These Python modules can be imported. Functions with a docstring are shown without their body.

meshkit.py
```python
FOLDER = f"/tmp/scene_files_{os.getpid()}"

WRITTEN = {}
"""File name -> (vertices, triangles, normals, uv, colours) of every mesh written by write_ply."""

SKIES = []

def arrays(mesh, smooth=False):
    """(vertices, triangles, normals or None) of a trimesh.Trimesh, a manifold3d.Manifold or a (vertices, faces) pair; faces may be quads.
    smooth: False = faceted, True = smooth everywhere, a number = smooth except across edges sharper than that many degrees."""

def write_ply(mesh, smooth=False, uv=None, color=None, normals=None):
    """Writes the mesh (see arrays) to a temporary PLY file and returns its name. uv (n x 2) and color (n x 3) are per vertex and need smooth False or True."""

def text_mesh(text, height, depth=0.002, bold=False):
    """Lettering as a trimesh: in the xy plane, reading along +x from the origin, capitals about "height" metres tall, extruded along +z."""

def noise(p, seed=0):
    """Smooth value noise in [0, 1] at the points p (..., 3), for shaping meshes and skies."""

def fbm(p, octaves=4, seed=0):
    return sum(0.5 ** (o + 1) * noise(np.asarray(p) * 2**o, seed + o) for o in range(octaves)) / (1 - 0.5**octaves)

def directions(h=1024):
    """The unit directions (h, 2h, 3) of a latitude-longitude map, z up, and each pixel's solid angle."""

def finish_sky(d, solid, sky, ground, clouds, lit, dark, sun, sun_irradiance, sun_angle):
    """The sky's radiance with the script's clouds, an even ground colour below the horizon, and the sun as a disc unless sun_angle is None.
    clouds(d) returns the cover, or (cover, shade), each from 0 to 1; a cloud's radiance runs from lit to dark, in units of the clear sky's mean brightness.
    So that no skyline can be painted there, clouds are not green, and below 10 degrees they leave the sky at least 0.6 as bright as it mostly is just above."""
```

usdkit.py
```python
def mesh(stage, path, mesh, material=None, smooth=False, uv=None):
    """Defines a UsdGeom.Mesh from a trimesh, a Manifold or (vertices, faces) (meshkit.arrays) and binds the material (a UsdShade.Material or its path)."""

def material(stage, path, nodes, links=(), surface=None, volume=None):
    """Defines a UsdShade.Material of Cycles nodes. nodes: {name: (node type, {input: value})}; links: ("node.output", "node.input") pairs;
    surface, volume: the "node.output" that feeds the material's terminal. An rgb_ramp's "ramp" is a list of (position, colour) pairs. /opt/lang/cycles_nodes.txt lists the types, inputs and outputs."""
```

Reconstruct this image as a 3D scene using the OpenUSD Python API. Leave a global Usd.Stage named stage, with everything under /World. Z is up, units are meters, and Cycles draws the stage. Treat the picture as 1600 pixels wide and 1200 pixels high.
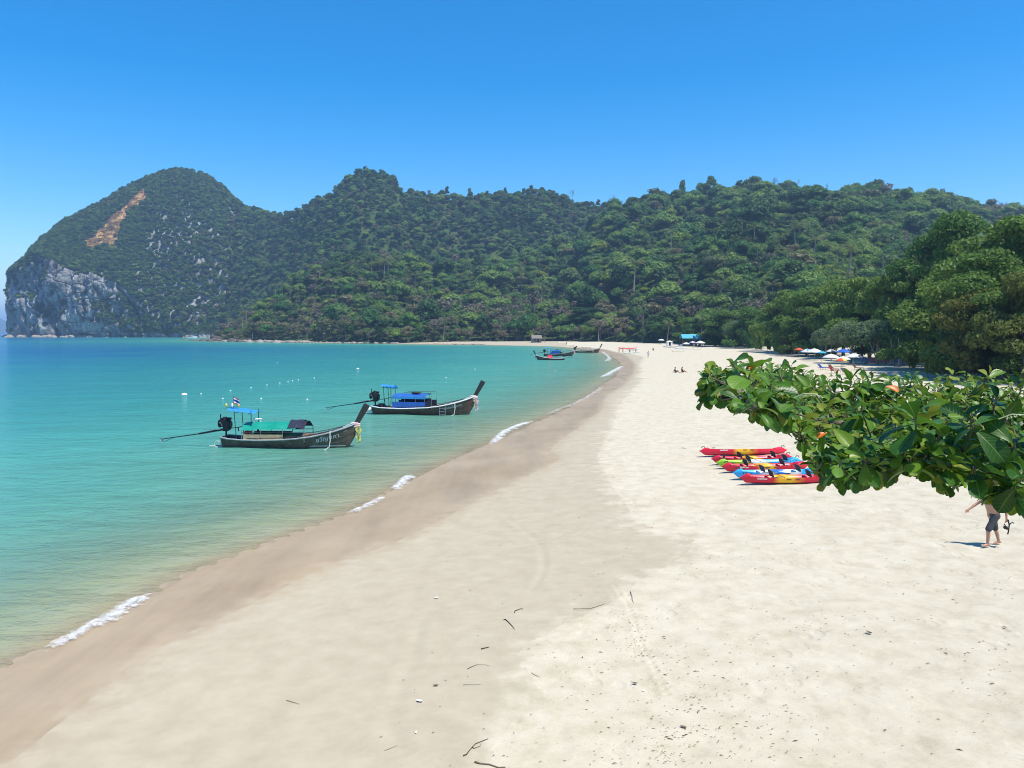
import math, random
import numpy as np, trimesh, usdkit, meshkit
import manifold3d as m3
from scipy.spatial import cKDTree
from pxr import Usd, UsdGeom, UsdLux, UsdShade, Gf, Sdf, Vt

stage = Usd.Stage.CreateInMemory()
UsdGeom.SetStageUpAxis(stage, "Z")
UsdGeom.SetStageMetersPerUnit(stage, 1.0)
world = UsdGeom.Xform.Define(stage, "/World")
stage.SetDefaultPrim(world.GetPrim())
UsdGeom.Scope.Define(stage, "/World/Looks")
random.seed(7)

# ------------------------------------------------------------------ camera, sky, sun, exposure
EYE = np.array([0.0, 0.0, 7.2])
FPX, PITCH = 1232.0, math.radians(3.76)          # focal length in photo pixels (photo 1600 wide), tilt down
cam = UsdGeom.Camera.Define(stage, "/World/camera")
cam.CreateHorizontalApertureAttr(36.0)
cam.CreateFocalLengthAttr(36.0 * FPX / 1600)
cam.CreateClippingRangeAttr((0.1, 60000.0))
cam.AddTranslateOp().Set(Gf.Vec3d(*EYE))
cam.AddRotateXOp().Set(90 - math.degrees(PITCH))
cam.CreateExposureAttr(0.60)

SUN_EL, SUN_AZ = math.radians(63), math.radians(125)   # azimuth = atan2(x, y) of the direction towards the sun
SUN = np.array([math.sin(SUN_AZ) * math.cos(SUN_EL), math.cos(SUN_AZ) * math.cos(SUN_EL), math.sin(SUN_EL)])
sun = UsdLux.DistantLight.Define(stage, "/World/sun")
sun.CreateIntensityAttr(1.2)
sun.CreateAngleAttr(0.53)
sun.CreateColorAttr(Gf.Vec3f(1.0, 0.955, 0.89))
sun.CreateNormalizeAttr(True)
sun.AddRotateZOp().Set(-math.degrees(SUN_AZ))
sun.AddRotateXOp().Set(math.degrees(SUN_EL) - 90)

dome = UsdLux.DomeLight.Define(stage, "/World/sky")
sky_m = usdkit.material(stage, "/World/Looks/sky_look", {
    "s": ("sky_texture", {"sky_type": "single_scattering", "sun_disc": False, "sun_elevation": SUN_EL, "sun_rotation": SUN_AZ,
                          "air_density": 1.0, "aerosol_density": 0.12, "ozone_density": 4.0, "altitude": 10.0}),
    "h": ("hsv", {"saturation": 1.5, "hue": 0.5, "value": 1.0, "fac": 1.0}),
    "b": ("background_shader", {"strength": 0.125})},
    [("s.color", "h.color"), ("h.color", "b.color")], surface="b.background")
UsdShade.MaterialBindingAPI.Apply(dome.GetPrim()).Bind(sky_m)

# ------------------------------------------------------------------ helpers
CP, SP = math.cos(PITCH), math.sin(PITCH)
def ray(px, py):
    """world direction (y = 1) through a point of the photograph, used to measure where things stand"""
    a, b = (px - 800.0) / FPX, -(py - 600.0) / FPX
    d = np.array([a, CP + b * SP, b * CP - SP])
    return d / d[1]
def at(px, py, depth):
    return EYE + ray(px, py) * depth
def onz(px, py, z=0.0):
    d = ray(px, py)
    return EYE + d * ((z - EYE[2]) / d[2])
def azpx(x, y):
    """photo column of a plan position (tilt is small: good to a pixel near the horizon)"""
    return 800 + FPX * x / (np.asarray(y) * CP)
def zpx(py, depth):
    return at(800, py, depth)[2]

USED = {}
def numbered(parent, name):
    k = (parent, name)
    n = USED.get(k, 0)
    USED[k] = n + 1
    return f"{parent}/{name}" if n == 0 else f"{parent}/{name}_{n:03d}"
def tag(prim, label=None, cat=None, group=None, kind=None):
    prim = prim.GetPrim() if hasattr(prim, "GetPrim") else prim
    for k, v in (("label", label), ("category", cat), ("group", group), ("kind", kind)):
        if v:
            prim.SetCustomDataByKey(k, v)
    return prim
def path_of(parent):
    return "/World" if parent is None else str(parent.GetPath())
def obj(name, mesh, mat, parent=None, smooth=False, attrs=None, label=None):
    """one Mesh prim"""
    if isinstance(mesh, list):
        mesh = trimesh.util.concatenate(mesh)
    if isinstance(mesh, tuple):
        v, f = np.asarray(mesh[0], float), np.asarray(mesh[1])
        used = np.unique(f)
        if len(used) < len(v):
            back = np.zeros(len(v), int); back[used] = np.arange(len(used))
            mesh, attrs = (v[used], back[f]), {k: np.asarray(a)[used] for k, a in (attrs or {}).items()}
    p = usdkit.mesh(stage, numbered(path_of(parent), name), mesh, mat, smooth=smooth)
    for k, v in (attrs or {}).items():
        v = np.asarray(v, np.float32)
        if v.ndim == 2:
            UsdGeom.PrimvarsAPI(p).CreatePrimvar(k, Sdf.ValueTypeNames.Color3fArray, "vertex").Set(Vt.Vec3fArray.FromNumpy(v))
        else:
            UsdGeom.PrimvarsAPI(p).CreatePrimvar(k, Sdf.ValueTypeNames.FloatArray, "vertex").Set(Vt.FloatArray.FromNumpy(v))
    prim = p.GetPrim()
    if label:
        prim.SetCustomDataByKey("label", label)
    return prim
def place(prim, loc=(0, 0, 0), rz=0.0, scale=1.0, rx=0.0, ry=0.0):
    x = UsdGeom.Xformable(prim)
    x.ClearXformOpOrder()
    x.AddTranslateOp().Set(Gf.Vec3d(*map(float, loc)))
    x.AddRotateZOp().Set(math.degrees(rz))
    if rx: x.AddRotateXOp().Set(math.degrees(rx))
    if ry: x.AddRotateYOp().Set(math.degrees(ry))
    if np.ndim(scale) or scale != 1.0:
        s = np.broadcast_to(scale, 3)
        x.AddScaleOp().Set(Gf.Vec3f(*map(float, s)))
    return prim
def thing(name, label, cat, loc=(0, 0, 0), rz=0.0, group=None, scale=1.0, rx=0.0, ry=0.0):
    x = UsdGeom.Xform.Define(stage, numbered("/World", name))
    place(x, loc, rz, scale, rx, ry)
    tag(x, label, cat, group)
    return x.GetPrim()
def proto(name):
    return stage.CreateClassPrim(f"/{name}_kind")
def copy_of(kind, name, label, cat, loc, rz=0.0, scale=1.0, group=None, rx=0.0, ry=0.0):
    r = thing(name, label, cat, loc, rz, group, scale, rx, ry)
    r.GetReferences().AddInternalReference(kind.GetPath())
    r.SetInstanceable(True)
    return r

MATS = {}
def mat(name, nodes, links, surface, volume=None):
    MATS[name] = usdkit.material(stage, f"/World/Looks/{name}", nodes, links, surface, volume)
    return MATS[name]
def plain(name, color, rough=0.6, var=0.25, scale=6.0, metallic=0.0, bump=0.0, spec=0.5, coords="object", trans=0.0):
    """a colour with uneven tone and wear, in the thing's own space"""
    c = np.array(color, float)
    nodes = {"tc": ("texture_coordinate", {}),
             "n": ("noise_texture", {"scale": scale, "detail": 5.0, "roughness": 0.62}),
             "r": ("rgb_ramp", {"ramp": [(0.28, tuple(c * (1 - var))), (0.52, tuple(c)), (0.78, tuple(np.minimum(c * (1 + var * 0.7) + 0.01 * var, 0.95)))]}),
             "p": ("principled_bsdf", {"roughness": rough, "metallic": metallic, "specular_ior_level": spec})}
    links = [(f"tc.{coords}", "n.vector"), ("n.fac", "r.fac"), ("r.color", "p.base_color")]
    if bump:
        nodes["b"] = ("bump", {"strength": 0.6, "distance": bump})
        links += [("n.fac", "b.height"), ("b.normal", "p.normal")]
    out = "p.BSDF"
    if trans:
        nodes["t"] = ("translucent_bsdf", {})
        nodes["m"] = ("mix_closure", {"fac": trans})
        links += [("r.color", "t.color"), ("p.BSDF", "m.closure1"), ("t.BSDF", "m.closure2")]
        out = "m.closure"
    return mat(name, nodes, links, out)

def box(sx, sy, sz, c=(0, 0, 0), bevel=0.0):
    if bevel:
        h = np.array([sx, sy, sz]) / 2 - bevel
        pts = []
        for s in np.ndindex(2, 2, 2):
            q = (np.array(s) * 2 - 1)
            for k in range(3):
                e = np.zeros(3); e[k] = bevel * q[k]
                pts.append(h * q + e)
        m = trimesh.convex.convex_hull(np.array(pts))
    else:
        m = trimesh.creation.box([sx, sy, sz])
    m.apply_translation(c)
    return m
def tube(pts, r, sides=8, caps=True):
    """a round bar along points; r one radius or one for each point"""
    p = np.asarray(pts, float)
    n = len(p)
    r = np.broadcast_to(r, (n,)).astype(float)
    t = np.gradient(p, axis=0)
    t /= np.linalg.norm(t, axis=1, keepdims=True) + 1e-12
    ref = np.array([0, 0, 1.0]) if abs(t[0][2]) < 0.9 else np.array([1.0, 0, 0])
    v = []
    a = np.cross(t[0], ref); a /= np.linalg.norm(a)
    ang = np.arange(sides) * 2 * np.pi / sides
    for i in range(n):
        a = a - t[i] * (a @ t[i]); a /= np.linalg.norm(a) + 1e-12
        b = np.cross(t[i], a)
        v.append(p[i] + r[i] * (np.cos(ang)[:, None] * a + np.sin(ang)[:, None] * b))
    v = np.vstack(v)
    f = []
    for i in range(n - 1):
        for j in range(sides):
            k = (j + 1) % sides
            A, B, C, D = i * sides + j, i * sides + k, (i + 1) * sides + k, (i + 1) * sides + j
            f += [[A, B, C], [A, C, D]]
    if caps:
        v = np.vstack([v, p[0], p[-1]])
        for j in range(sides):
            k = (j + 1) % sides
            f += [[n * sides, k, j], [n * sides + 1, (n - 1) * sides + j, (n - 1) * sides + k]]
    return trimesh.Trimesh(v, np.array(f), process=False)
def grid_faces(nr, nc, flip=False):
    i, j = np.meshgrid(np.arange(nr - 1), np.arange(nc - 1), indexing="ij")
    a, b, c, d = i * nc + j, i * nc + j + 1, (i + 1) * nc + j + 1, (i + 1) * nc + j
    q = np.stack([a, b, c, d], -1).reshape(-1, 4)
    if flip:
        q = q[:, ::-1]
    return np.vstack([q[:, [0, 1, 2]], q[:, [0, 2, 3]]])
def smoothstep(a, b, x):
    t = np.clip((np.asarray(x, float) - a) / (b - a), 0, 1)
    return t * t * (3 - 2 * t)
def tri(m):
    """Manifold -> trimesh"""
    q = m.to_mesh()
    return trimesh.Trimesh(np.array(q.vert_properties[:, :3]), np.array(q.tri_verts), process=False)
def fbm2(x, y, s, octaves=4, seed=0, z=0.0):
    x, y = np.broadcast_arrays(np.asarray(x, float), np.asarray(y, float))
    return meshkit.fbm(np.stack([x / s, y / s, np.full(x.shape, z)], -1), octaves, seed) - 0.5
# ------------------------------------------------------------------ plan of the bay: curves measured on the water plane
def polyline(pts, step=1.0):
    """a smooth dense curve through plan points (Catmull-Rom)"""
    p = np.asarray(pts, float)
    q = np.vstack([2 * p[0] - p[1], p, 2 * p[-1] - p[-2]])
    out = []
    for i in range(1, len(q) - 2):
        n = max(2, int(np.linalg.norm(q[i + 1] - q[i]) / step))
        t = np.linspace(0, 1, n, endpoint=False)[:, None]
        a, b, c, d = q[i - 1], q[i], q[i + 1], q[i + 2]
        out.append(0.5 * (2 * b + (c - a) * t + (2 * a - 5 * b + 4 * c - d) * t ** 2 + (3 * b - a - 3 * c + d) * t ** 3))
    return np.vstack(out + [p[-1:]])
class Curve:
    """signed distance to a plan curve walked from near to far: positive on its right (the land)"""
    def __init__(self, pts, step=1.0):
        self.p = polyline(pts, step)
        self.t = np.gradient(self.p, axis=0)
        self.t /= np.linalg.norm(self.t, axis=1, keepdims=True)
        self.tree = cKDTree(self.p)
        self.s = np.concatenate([[0], np.cumsum(np.linalg.norm(np.diff(self.p, axis=0), axis=1))])
    def d(self, x, y):
        q = np.stack([np.ravel(x), np.ravel(y)], -1)
        dist, i = self.tree.query(q)
        v = q - self.p[i]
        side = v[:, 0] * self.t[i, 1] - v[:, 1] * self.t[i, 0]
        return (np.sign(side) * dist).reshape(np.shape(x))

shore_px = [(0, 1048), (60, 1020), (240, 930), (300, 897), (420, 850), (550, 800), (630, 757), (700, 722), (770, 690), (830, 662), (900, 630), (945, 600),
            (968, 580), (968, 566), (945, 552), (905, 545), (860, 541), (760, 539.3), (640, 537.8), (520, 536.2), (420, 534.6), (330, 533.4)]
SHORE_PTS = [(-16, -60), (-14.5, -10), (-13.2, 4), (-12.0, 10)] + [tuple(onz(*p)[:2]) for p in shore_px] + \
            [(-252, 640), (-268, 690), (-296, 780), (-330, 870)] + [tuple(at(a_, 520, d_)[:2]) for a_, d_ in [(338, 1040), (280, 1125), (200, 1150)]] + [(-720, 1290), (-700, 1700)]
SHORE = Curve(SHORE_PTS, 0.8)
swash_px = [(40, 1165), (240, 1010), (400, 935), (520, 880), (640, 838), (760, 775), (870, 722), (862, 700), (905, 668), (940, 640), (948, 618), (985, 590), (990, 566), (965, 551), (910, 543)]
SWASH = Curve([(-9.5, -60), (-8.6, 0)] + [tuple(onz(px, py, 0.35)[:2]) for px, py in swash_px] + [tuple(onz(*p, 0.3)[:2]) for p in [(760, 538), (600, 536.5), (420, 533.5), (330, 532.5)]], 0.8)
damp_px = [(760, 1200), (850, 1090), (810, 1020), (850, 985), (960, 935), (1000, 905), (1068, 868), (1075, 840), (1000, 815), (975, 780), (950, 745), (935, 700), (958, 660), (972, 620), (1000, 590), (1000, 566)]
DAMP = Curve([(0.5, -60), (0.0, 3)] + [tuple(onz(px, py, 0.8)[:2]) for px, py in damp_px] + [tuple(onz(*p, 0.6)[:2]) for p in [(990, 553), (900, 540)]], 0.8)

# sand height from the distance to the water's edge
PROFILE = np.array([(-400, -9), (-150, -6), (-60, -3.4), (-25, -1.9), (-10, -0.85), (-4, -0.36), (0, 0), (4, 0.32), (10, 0.68), (18, 1.0), (30, 1.25), (60, 1.6), (110, 2.0), (400, 2.6)])
def sand_z(x, y, d=None):
    d = SHORE.d(x, y) if d is None else d
    z = np.interp(d, PROFILE[:, 0], PROFILE[:, 1])
    return z + 0.16 * smoothstep(4, 14, d) * fbm2(x, y, 9.0, 3, 3) + 0.05 * smoothstep(-2, 5, d) * fbm2(x, y, 2.6, 3, 5)

# ------------------------------------------------------------------ hills: crests and feet by direction, in metres
def table(rows):
    r = np.array(rows, float)
    return lambda a: np.stack([np.interp(a, r[:, 0], r[:, k]) for k in range(1, r.shape[1])])
# column, crest height in the photo, crest distance, foot distance
FRONT = table([(300, 530, 640, 612), (328, 527, 640, 612), (345, 516, 650, 610), (360, 500, 665, 604), (400, 470, 690, 596), (450, 438, 705, 570), (500, 416, 715, 545), (560, 406, 720, 505), (600, 408, 720, 490),
               (660, 415, 730, 490), (740, 412, 740, 490), (800, 405, 750, 490), (860, 398, 760, 485), (900, 378, 765, 470), (930, 350, 770, 460), (960, 330, 775, 450), (1000, 314, 780, 420),
               (1060, 308, 780, 380), (1110, 306, 780, 340), (1160, 296, 780, 310), (1220, 299, 780, 290), (1300, 306, 780, 270), (1400, 313, 780, 250), (1500, 329, 780, 240), (1600, 338, 780, 235), (1900, 350, 780, 230), (2200, 350, 780, 230)])
BACK = table([(225, 529, 1220, 1130), (260, 420, 1260, 1110), (300, 320, 1260, 1080), (345, 305, 1250, 1046), (370, 318, 1240, 1000), (400, 327, 1220, 930), (430, 333, 1180, 900), (460, 333, 1120, 860), (480, 322, 1080, 830), (500, 308, 1060, 800),
              (525, 297, 1040, 780), (545, 278, 1030, 770), (562, 269, 1025, 770), (582, 267, 1020, 770), (605, 271, 1020, 770), (618, 280, 1015, 770), (632, 299, 1010, 770), (690, 300, 1000, 770), (720, 308, 1000, 770), (760, 306, 990, 770), (800, 308, 980, 770), (830, 298, 980, 770), (850, 296, 980, 770), (870, 303, 980, 770), (900, 318, 980, 770), (960, 325, 980, 780),
              (1100, 340, 980, 800), (1400, 330, 1000, 800), (1600, 335, 1000, 800), (1900, 340, 1000, 800), (2200, 345, 1000, 800)])
TREE_H = 8.0
def layer_h(tab, a, v, power=1.0):
    py, dc, df = tab(a)
    zc = (EYE[2] + (519.1 - py) / FPX * dc) - TREE_H
    t = (v - df) / (dc - df)
    up = np.clip(t, 0, 1)
    prof = 0.7 * up ** power + 0.3 * (up * up * (3 - 2 * up))
    back = np.clip((t - 1) / 1.1, 0, 1)
    h = zc * prof * (1 - back * back * (3 - 2 * back))
    h = np.where(zc < 1.0, -6.0, h - 6.0 * smoothstep(0.5, 1.0, back))
    return np.where(t > -0.02, h, -5.0), t, np.clip(zc / 25.0, 0, 1)
def hills_h(x, y):
    x, y = np.asarray(x, float), np.maximum(np.asarray(y, float), 1.0)
    a = azpx(x, y)
    hf, tf, cf = layer_h(FRONT, a, y)
    hb, tb, cb = layer_h(BACK, a, y, 0.9)
    lump = fbm2(x, y, 130.0, 4, 11)
    spur = np.abs(fbm2(x + 0.35 * y, y * 0.4, 110.0, 3, 17))
    hf = hf + cf * smoothstep(0.05, 0.4, tf) * (1 - 0.75 * smoothstep(0.75, 1.0, tf)) * (34 * lump - 60 * (0.12 - np.minimum(spur, 0.12)))
    hb = hb + cb * smoothstep(0.05, 0.4, tb) * (1 - 0.8 * smoothstep(0.7, 1.0, tb)) * (60 * lump - 70 * (0.12 - np.minimum(spur, 0.12)))
    return np.maximum(hf, hb)

# ------------------------------------------------------------------ the beach and sea bed: one sheet
def polar(depths, cols):
    a, v = np.meshgrid(cols, depths)
    return (a - 800) / FPX * v * CP, v
cols = np.concatenate([np.linspace(-1800, -220, 40), np.linspace(-200, 1800, 860), np.linspace(1830, 3600, 40)])
near = 6.0 * FPX / (np.linspace(900, 7.5, 560))
deps = np.concatenate([np.linspace(-3.0, near[0] - 0.6, 8), near, [1040, 1150, 1300, 1600]])
gx, gy = polar(np.maximum(deps, 0.0), cols)
gx[:8] = gx[8] ; gy[:8] = np.linspace(-60, near[0] - 0.3, 8)[:, None]
gd = SHORE.d(gx, gy)
gz = sand_z(gx, gy, gd)
ds, dd = SWASH.d(gx, gy), DAMP.d(gx, gy)
# trampled dry sand: footprints and wind ripples as relief
dry = smoothstep(-1.0, 1.5, dd + 3 * fbm2(gx, gy, 3.0, 3, 31)) * smoothstep(220, 60, np.hypot(gx, gy))
foot = fbm2(gx, gy, 0.55, 3, 41)
gz = gz + dry * (0.09 * np.minimum(foot, 0.05) + 0.028 * fbm2(gx, gy, 1.5, 2, 43)) + 0.012 * smoothstep(0, 3, ds) * fbm2(gx, gy, 0.5, 3, 45)
# the faint tyre and keel tracks
def groove(z, pts, w, depth):
    c = Curve([tuple(onz(px, py, 0.9)[:2]) for px, py in pts], 0.2)
    d = np.abs(c.d(gx, gy))
    return z - depth * np.exp(-(d / w) ** 2) + 0.5 * depth * np.exp(-((d - 2 * w) / w) ** 2)
gz = groove(gz, [(960, 905), (985, 945), (1000, 990), (1025, 1040), (1042, 1075)], 0.05, 0.024)
gz = groove(gz, [(655, 950), (645, 1000), (620, 1060), (612, 1120), (650, 1160), (720, 1200)], 0.14, 0.016)
gz = groove(gz, [(790, 790), (838, 830), (850, 870), (835, 905)], 0.10, 0.016)
gz = groove(gz, [(700, 848), (830, 838), (900, 815)], 0.12, 0.013)

sand = mat("sand_look", {
    "g": ("geometry", {}),
    "asw": ("attribute", {"attribute": "swash"}), "ash": ("attribute", {"attribute": "shore"}), "sub": ("map_range", {"range_type": "smoothstep", "from_min": 0.1, "from_max": -2.0, "clamp": True}), "m3": ("mix", {"color2": (0.42, 0.38, 0.27)}), "adp": ("attribute", {"attribute": "damp"}),
    "big": ("noise_texture", {"scale": 0.22, "detail": 6.0, "roughness": 0.6}),
    "mid": ("noise_texture", {"scale": 1.6, "detail": 6.0, "roughness": 0.65}),
    "mapf": ("mapping", {"scale": (1.0, 2.0, 1.0)}),
    "fine": ("noise_texture", {"scale": 9.0, "detail": 8.0, "roughness": 0.7}),
    "grain": ("noise_texture", {"scale": 60.0, "detail": 4.0, "roughness": 0.7}),
    # edge of the dry sand, ragged
    "w1": ("math", {"math_type": "multiply_add", "value2": 5.0, "value3": -2.5}),
    "w2": ("math", {"math_type": "add"}),
    "w3": ("math", {"math_type": "multiply_add", "value2": 1.8, "value3": -0.9}),
    "w4": ("math", {"math_type": "add"}),
    "dry": ("map_range", {"range_type": "smoothstep", "from_min": -0.8, "from_max": 0.7, "clamp": True}),
    "s1": ("math", {"math_type": "multiply_add", "value2": 1.6, "value3": -0.8}),
    "s2": ("math", {"math_type": "add"}),
    "wet": ("map_range", {"range_type": "smoothstep", "from_min": 1.0, "from_max": -0.9, "clamp": True}),
    "cdry": ("rgb_ramp", {"ramp": [(0.3, (0.425, 0.370, 0.262)), (0.46, (0.485, 0.428, 0.313)), (0.60, (0.52, 0.465, 0.35)), (0.8, (0.545, 0.495, 0.385))]}),
    "cdamp": ("rgb_ramp", {"ramp": [(0.3, (0.345, 0.295, 0.208)), (0.5, (0.378, 0.325, 0.232)), (0.75, (0.415, 0.36, 0.262))]}),
    "cwet": ("rgb_ramp", {"ramp": [(0.3, (0.285, 0.208, 0.118)), (0.55, (0.33, 0.25, 0.153)), (0.8, (0.365, 0.288, 0.185))]}),
    "spk": ("rgb_ramp", {"ramp": [(0.30, (0.62, 0.58, 0.52)), (0.42, (1, 1, 1))]}),
    "mk": ("mix", {"mix_type": "multiply", "fac": 0.55}),
    "m1": ("mix", {"mix_type": "mix"}), "m2": ("mix", {"mix_type": "mix"}),
    "mg": ("math", {"math_type": "multiply_add", "value2": 0.5}),
    "bmp": ("bump", {"strength": 0.5, "distance": 0.022}),
    "bs": ("math", {"math_type": "multiply", "value2": 0.9}),
    "fpm": ("mapping", {"scale": (1.0, 0.62, 0.0), "rotation": (0, 0, 0.5)}),
    "fpv": ("voronoi_texture", {"scale": 2.1, "randomness": 1.0}), "fpd": ("map_range", {"range_type": "smoothstep", "from_min": 0.16, "from_max": 0.34, "clamp": True}),
    "fpn": ("noise_texture", {"scale": 0.5, "detail": 2.0}), "fpk": ("map_range", {"from_min": 0.46, "from_max": 0.60, "clamp": True}), "fpx": ("math", {"math_type": "multiply"}), "fps": ("math", {"math_type": "multiply", "value2": 0.6}),
    "bmp2": ("bump", {"strength": 0.6, "distance": 0.035}),
    "wmp": ("mapping", {"scale": (1.0, 0.16, 1.0), "rotation": (0, 0, -0.12)}), "wn": ("noise_texture", {"scale": 0.8, "detail": 6.0, "roughness": 0.65}), "wr": ("rgb_ramp", {"ramp": [(0.34, (0.90, 0.90, 0.91)), (0.5, (1.03, 1.03, 1.02)), (0.66, (1.13, 1.12, 1.09))]}), "wmix": ("mix", {"mix_type": "multiply", "fac": 1.0}), "ro": ("map_range", {"from_min": 0.0, "from_max": 1.0, "to_min": 0.85, "to_max": 0.42}),
    "sp": ("map_range", {"from_min": 0.0, "from_max": 1.0, "to_min": 0.12, "to_max": 0.25}),
    "p": ("principled_bsdf", {"diffuse_roughness": 0.3})},
    [("g.position", "big.vector"), ("g.position", "mid.vector"), ("g.position", "mapf.vector"), ("mapf.vector", "fine.vector"), ("g.position", "grain.vector"),
     ("big.fac", "w1.value1"), ("w1.value", "w2.value1"), ("adp.fac", "w2.value2"), ("mid.fac", "w3.value1"), ("w3.value", "w4.value1"), ("w2.value", "w4.value2"), ("w4.value", "dry.value"),
     ("mid.fac", "s1.value1"), ("s1.value", "s2.value1"), ("asw.fac", "s2.value2"), ("s2.value", "wet.value"),
     ("mid.fac", "cdry.fac"), ("mid.fac", "cdamp.fac"), ("big.fac", "cwet.fac"),
     ("fine.fac", "spk.fac"), ("cdry.color", "mk.color1"), ("spk.color", "mk.color2"),
     ("dry.result", "m1.fac"), ("cdamp.color", "m1.color1"), ("mk.color", "m1.color2"),
     ("wet.result", "m2.fac"), ("m1.color", "m2.color1"), ("g.position", "wmp.vector"), ("wmp.vector", "wn.vector"), ("wn.fac", "wr.fac"), ("cwet.color", "wmix.color1"), ("wr.color", "wmix.color2"), ("wmix.color", "m2.color2"),
     ("grain.fac", "mg.value1"), ("fine.fac", "mg.value3"), ("mg.value", "bmp.height"),
     ("dry.result", "bs.value1"), ("bs.value", "bmp.strength"), ("g.position", "fpm.vector"), ("fpm.vector", "fpv.vector"), ("fpv.distance", "fpd.value"), ("fpd.result", "bmp2.height"), ("g.position", "fpn.vector"), ("fpn.fac", "fpk.value"), ("fpk.result", "fpx.value1"), ("dry.result", "fpx.value2"),
     ("fpx.value", "fps.value1"), ("fps.value", "bmp2.strength"), ("bmp.normal", "bmp2.normal"), ("bmp2.normal", "p.normal"),
     ("wet.result", "ro.value"), ("ro.result", "p.roughness"), ("wet.result", "sp.value"), ("sp.result", "p.specular_ior_level"),
     ("ash.fac", "sub.value"), ("sub.result", "m3.fac"), ("m2.color", "m3.color1"), ("m3.color", "p.base_color")], "p.BSDF")
beach = obj("beach", (np.stack([gx, gy, gz], -1).reshape(-1, 3), grid_faces(*gx.shape)), sand, smooth=True, attrs={"swash": ds.ravel(), "damp": dd.ravel(), "shore": gd.ravel()})
tag(beach, "pale sand beach sloping to the bay, damp and dark along the water", kind="structure")

def gz_at(x, y):
    return float(sand_z(np.array([x]), np.array([y]))[0])
def on_sand(px, py):
    """where the ray of a photo point meets the sand"""
    z = 1.0
    for _ in range(12):
        p = onz(px, py, z)
        z = 0.5 * z + 0.5 * gz_at(p[0], p[1])
    p = onz(px, py, z)
    return np.array([p[0], p[1], gz_at(p[0], p[1])])

# ------------------------------------------------------------------ the sea
scols = np.concatenate([np.linspace(-2600, -120, 50), np.linspace(-100, 1010, 620), np.linspace(1040, 2200, 12)])
snear = 7.2 * FPX / np.linspace(560, 4.5, 560)
sdeps = np.concatenate([[-60, 2, 8], snear, [2100, 2500, 3200, 4500, 7000, 12000, 25000, 45000]])
sx, sy = polar(np.maximum(sdeps, 1), scols)
sx[0], sy[0] = sx[2], -60.0
sd = SHORE.d(sx, sy)
keep = sd < 3.0
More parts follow.
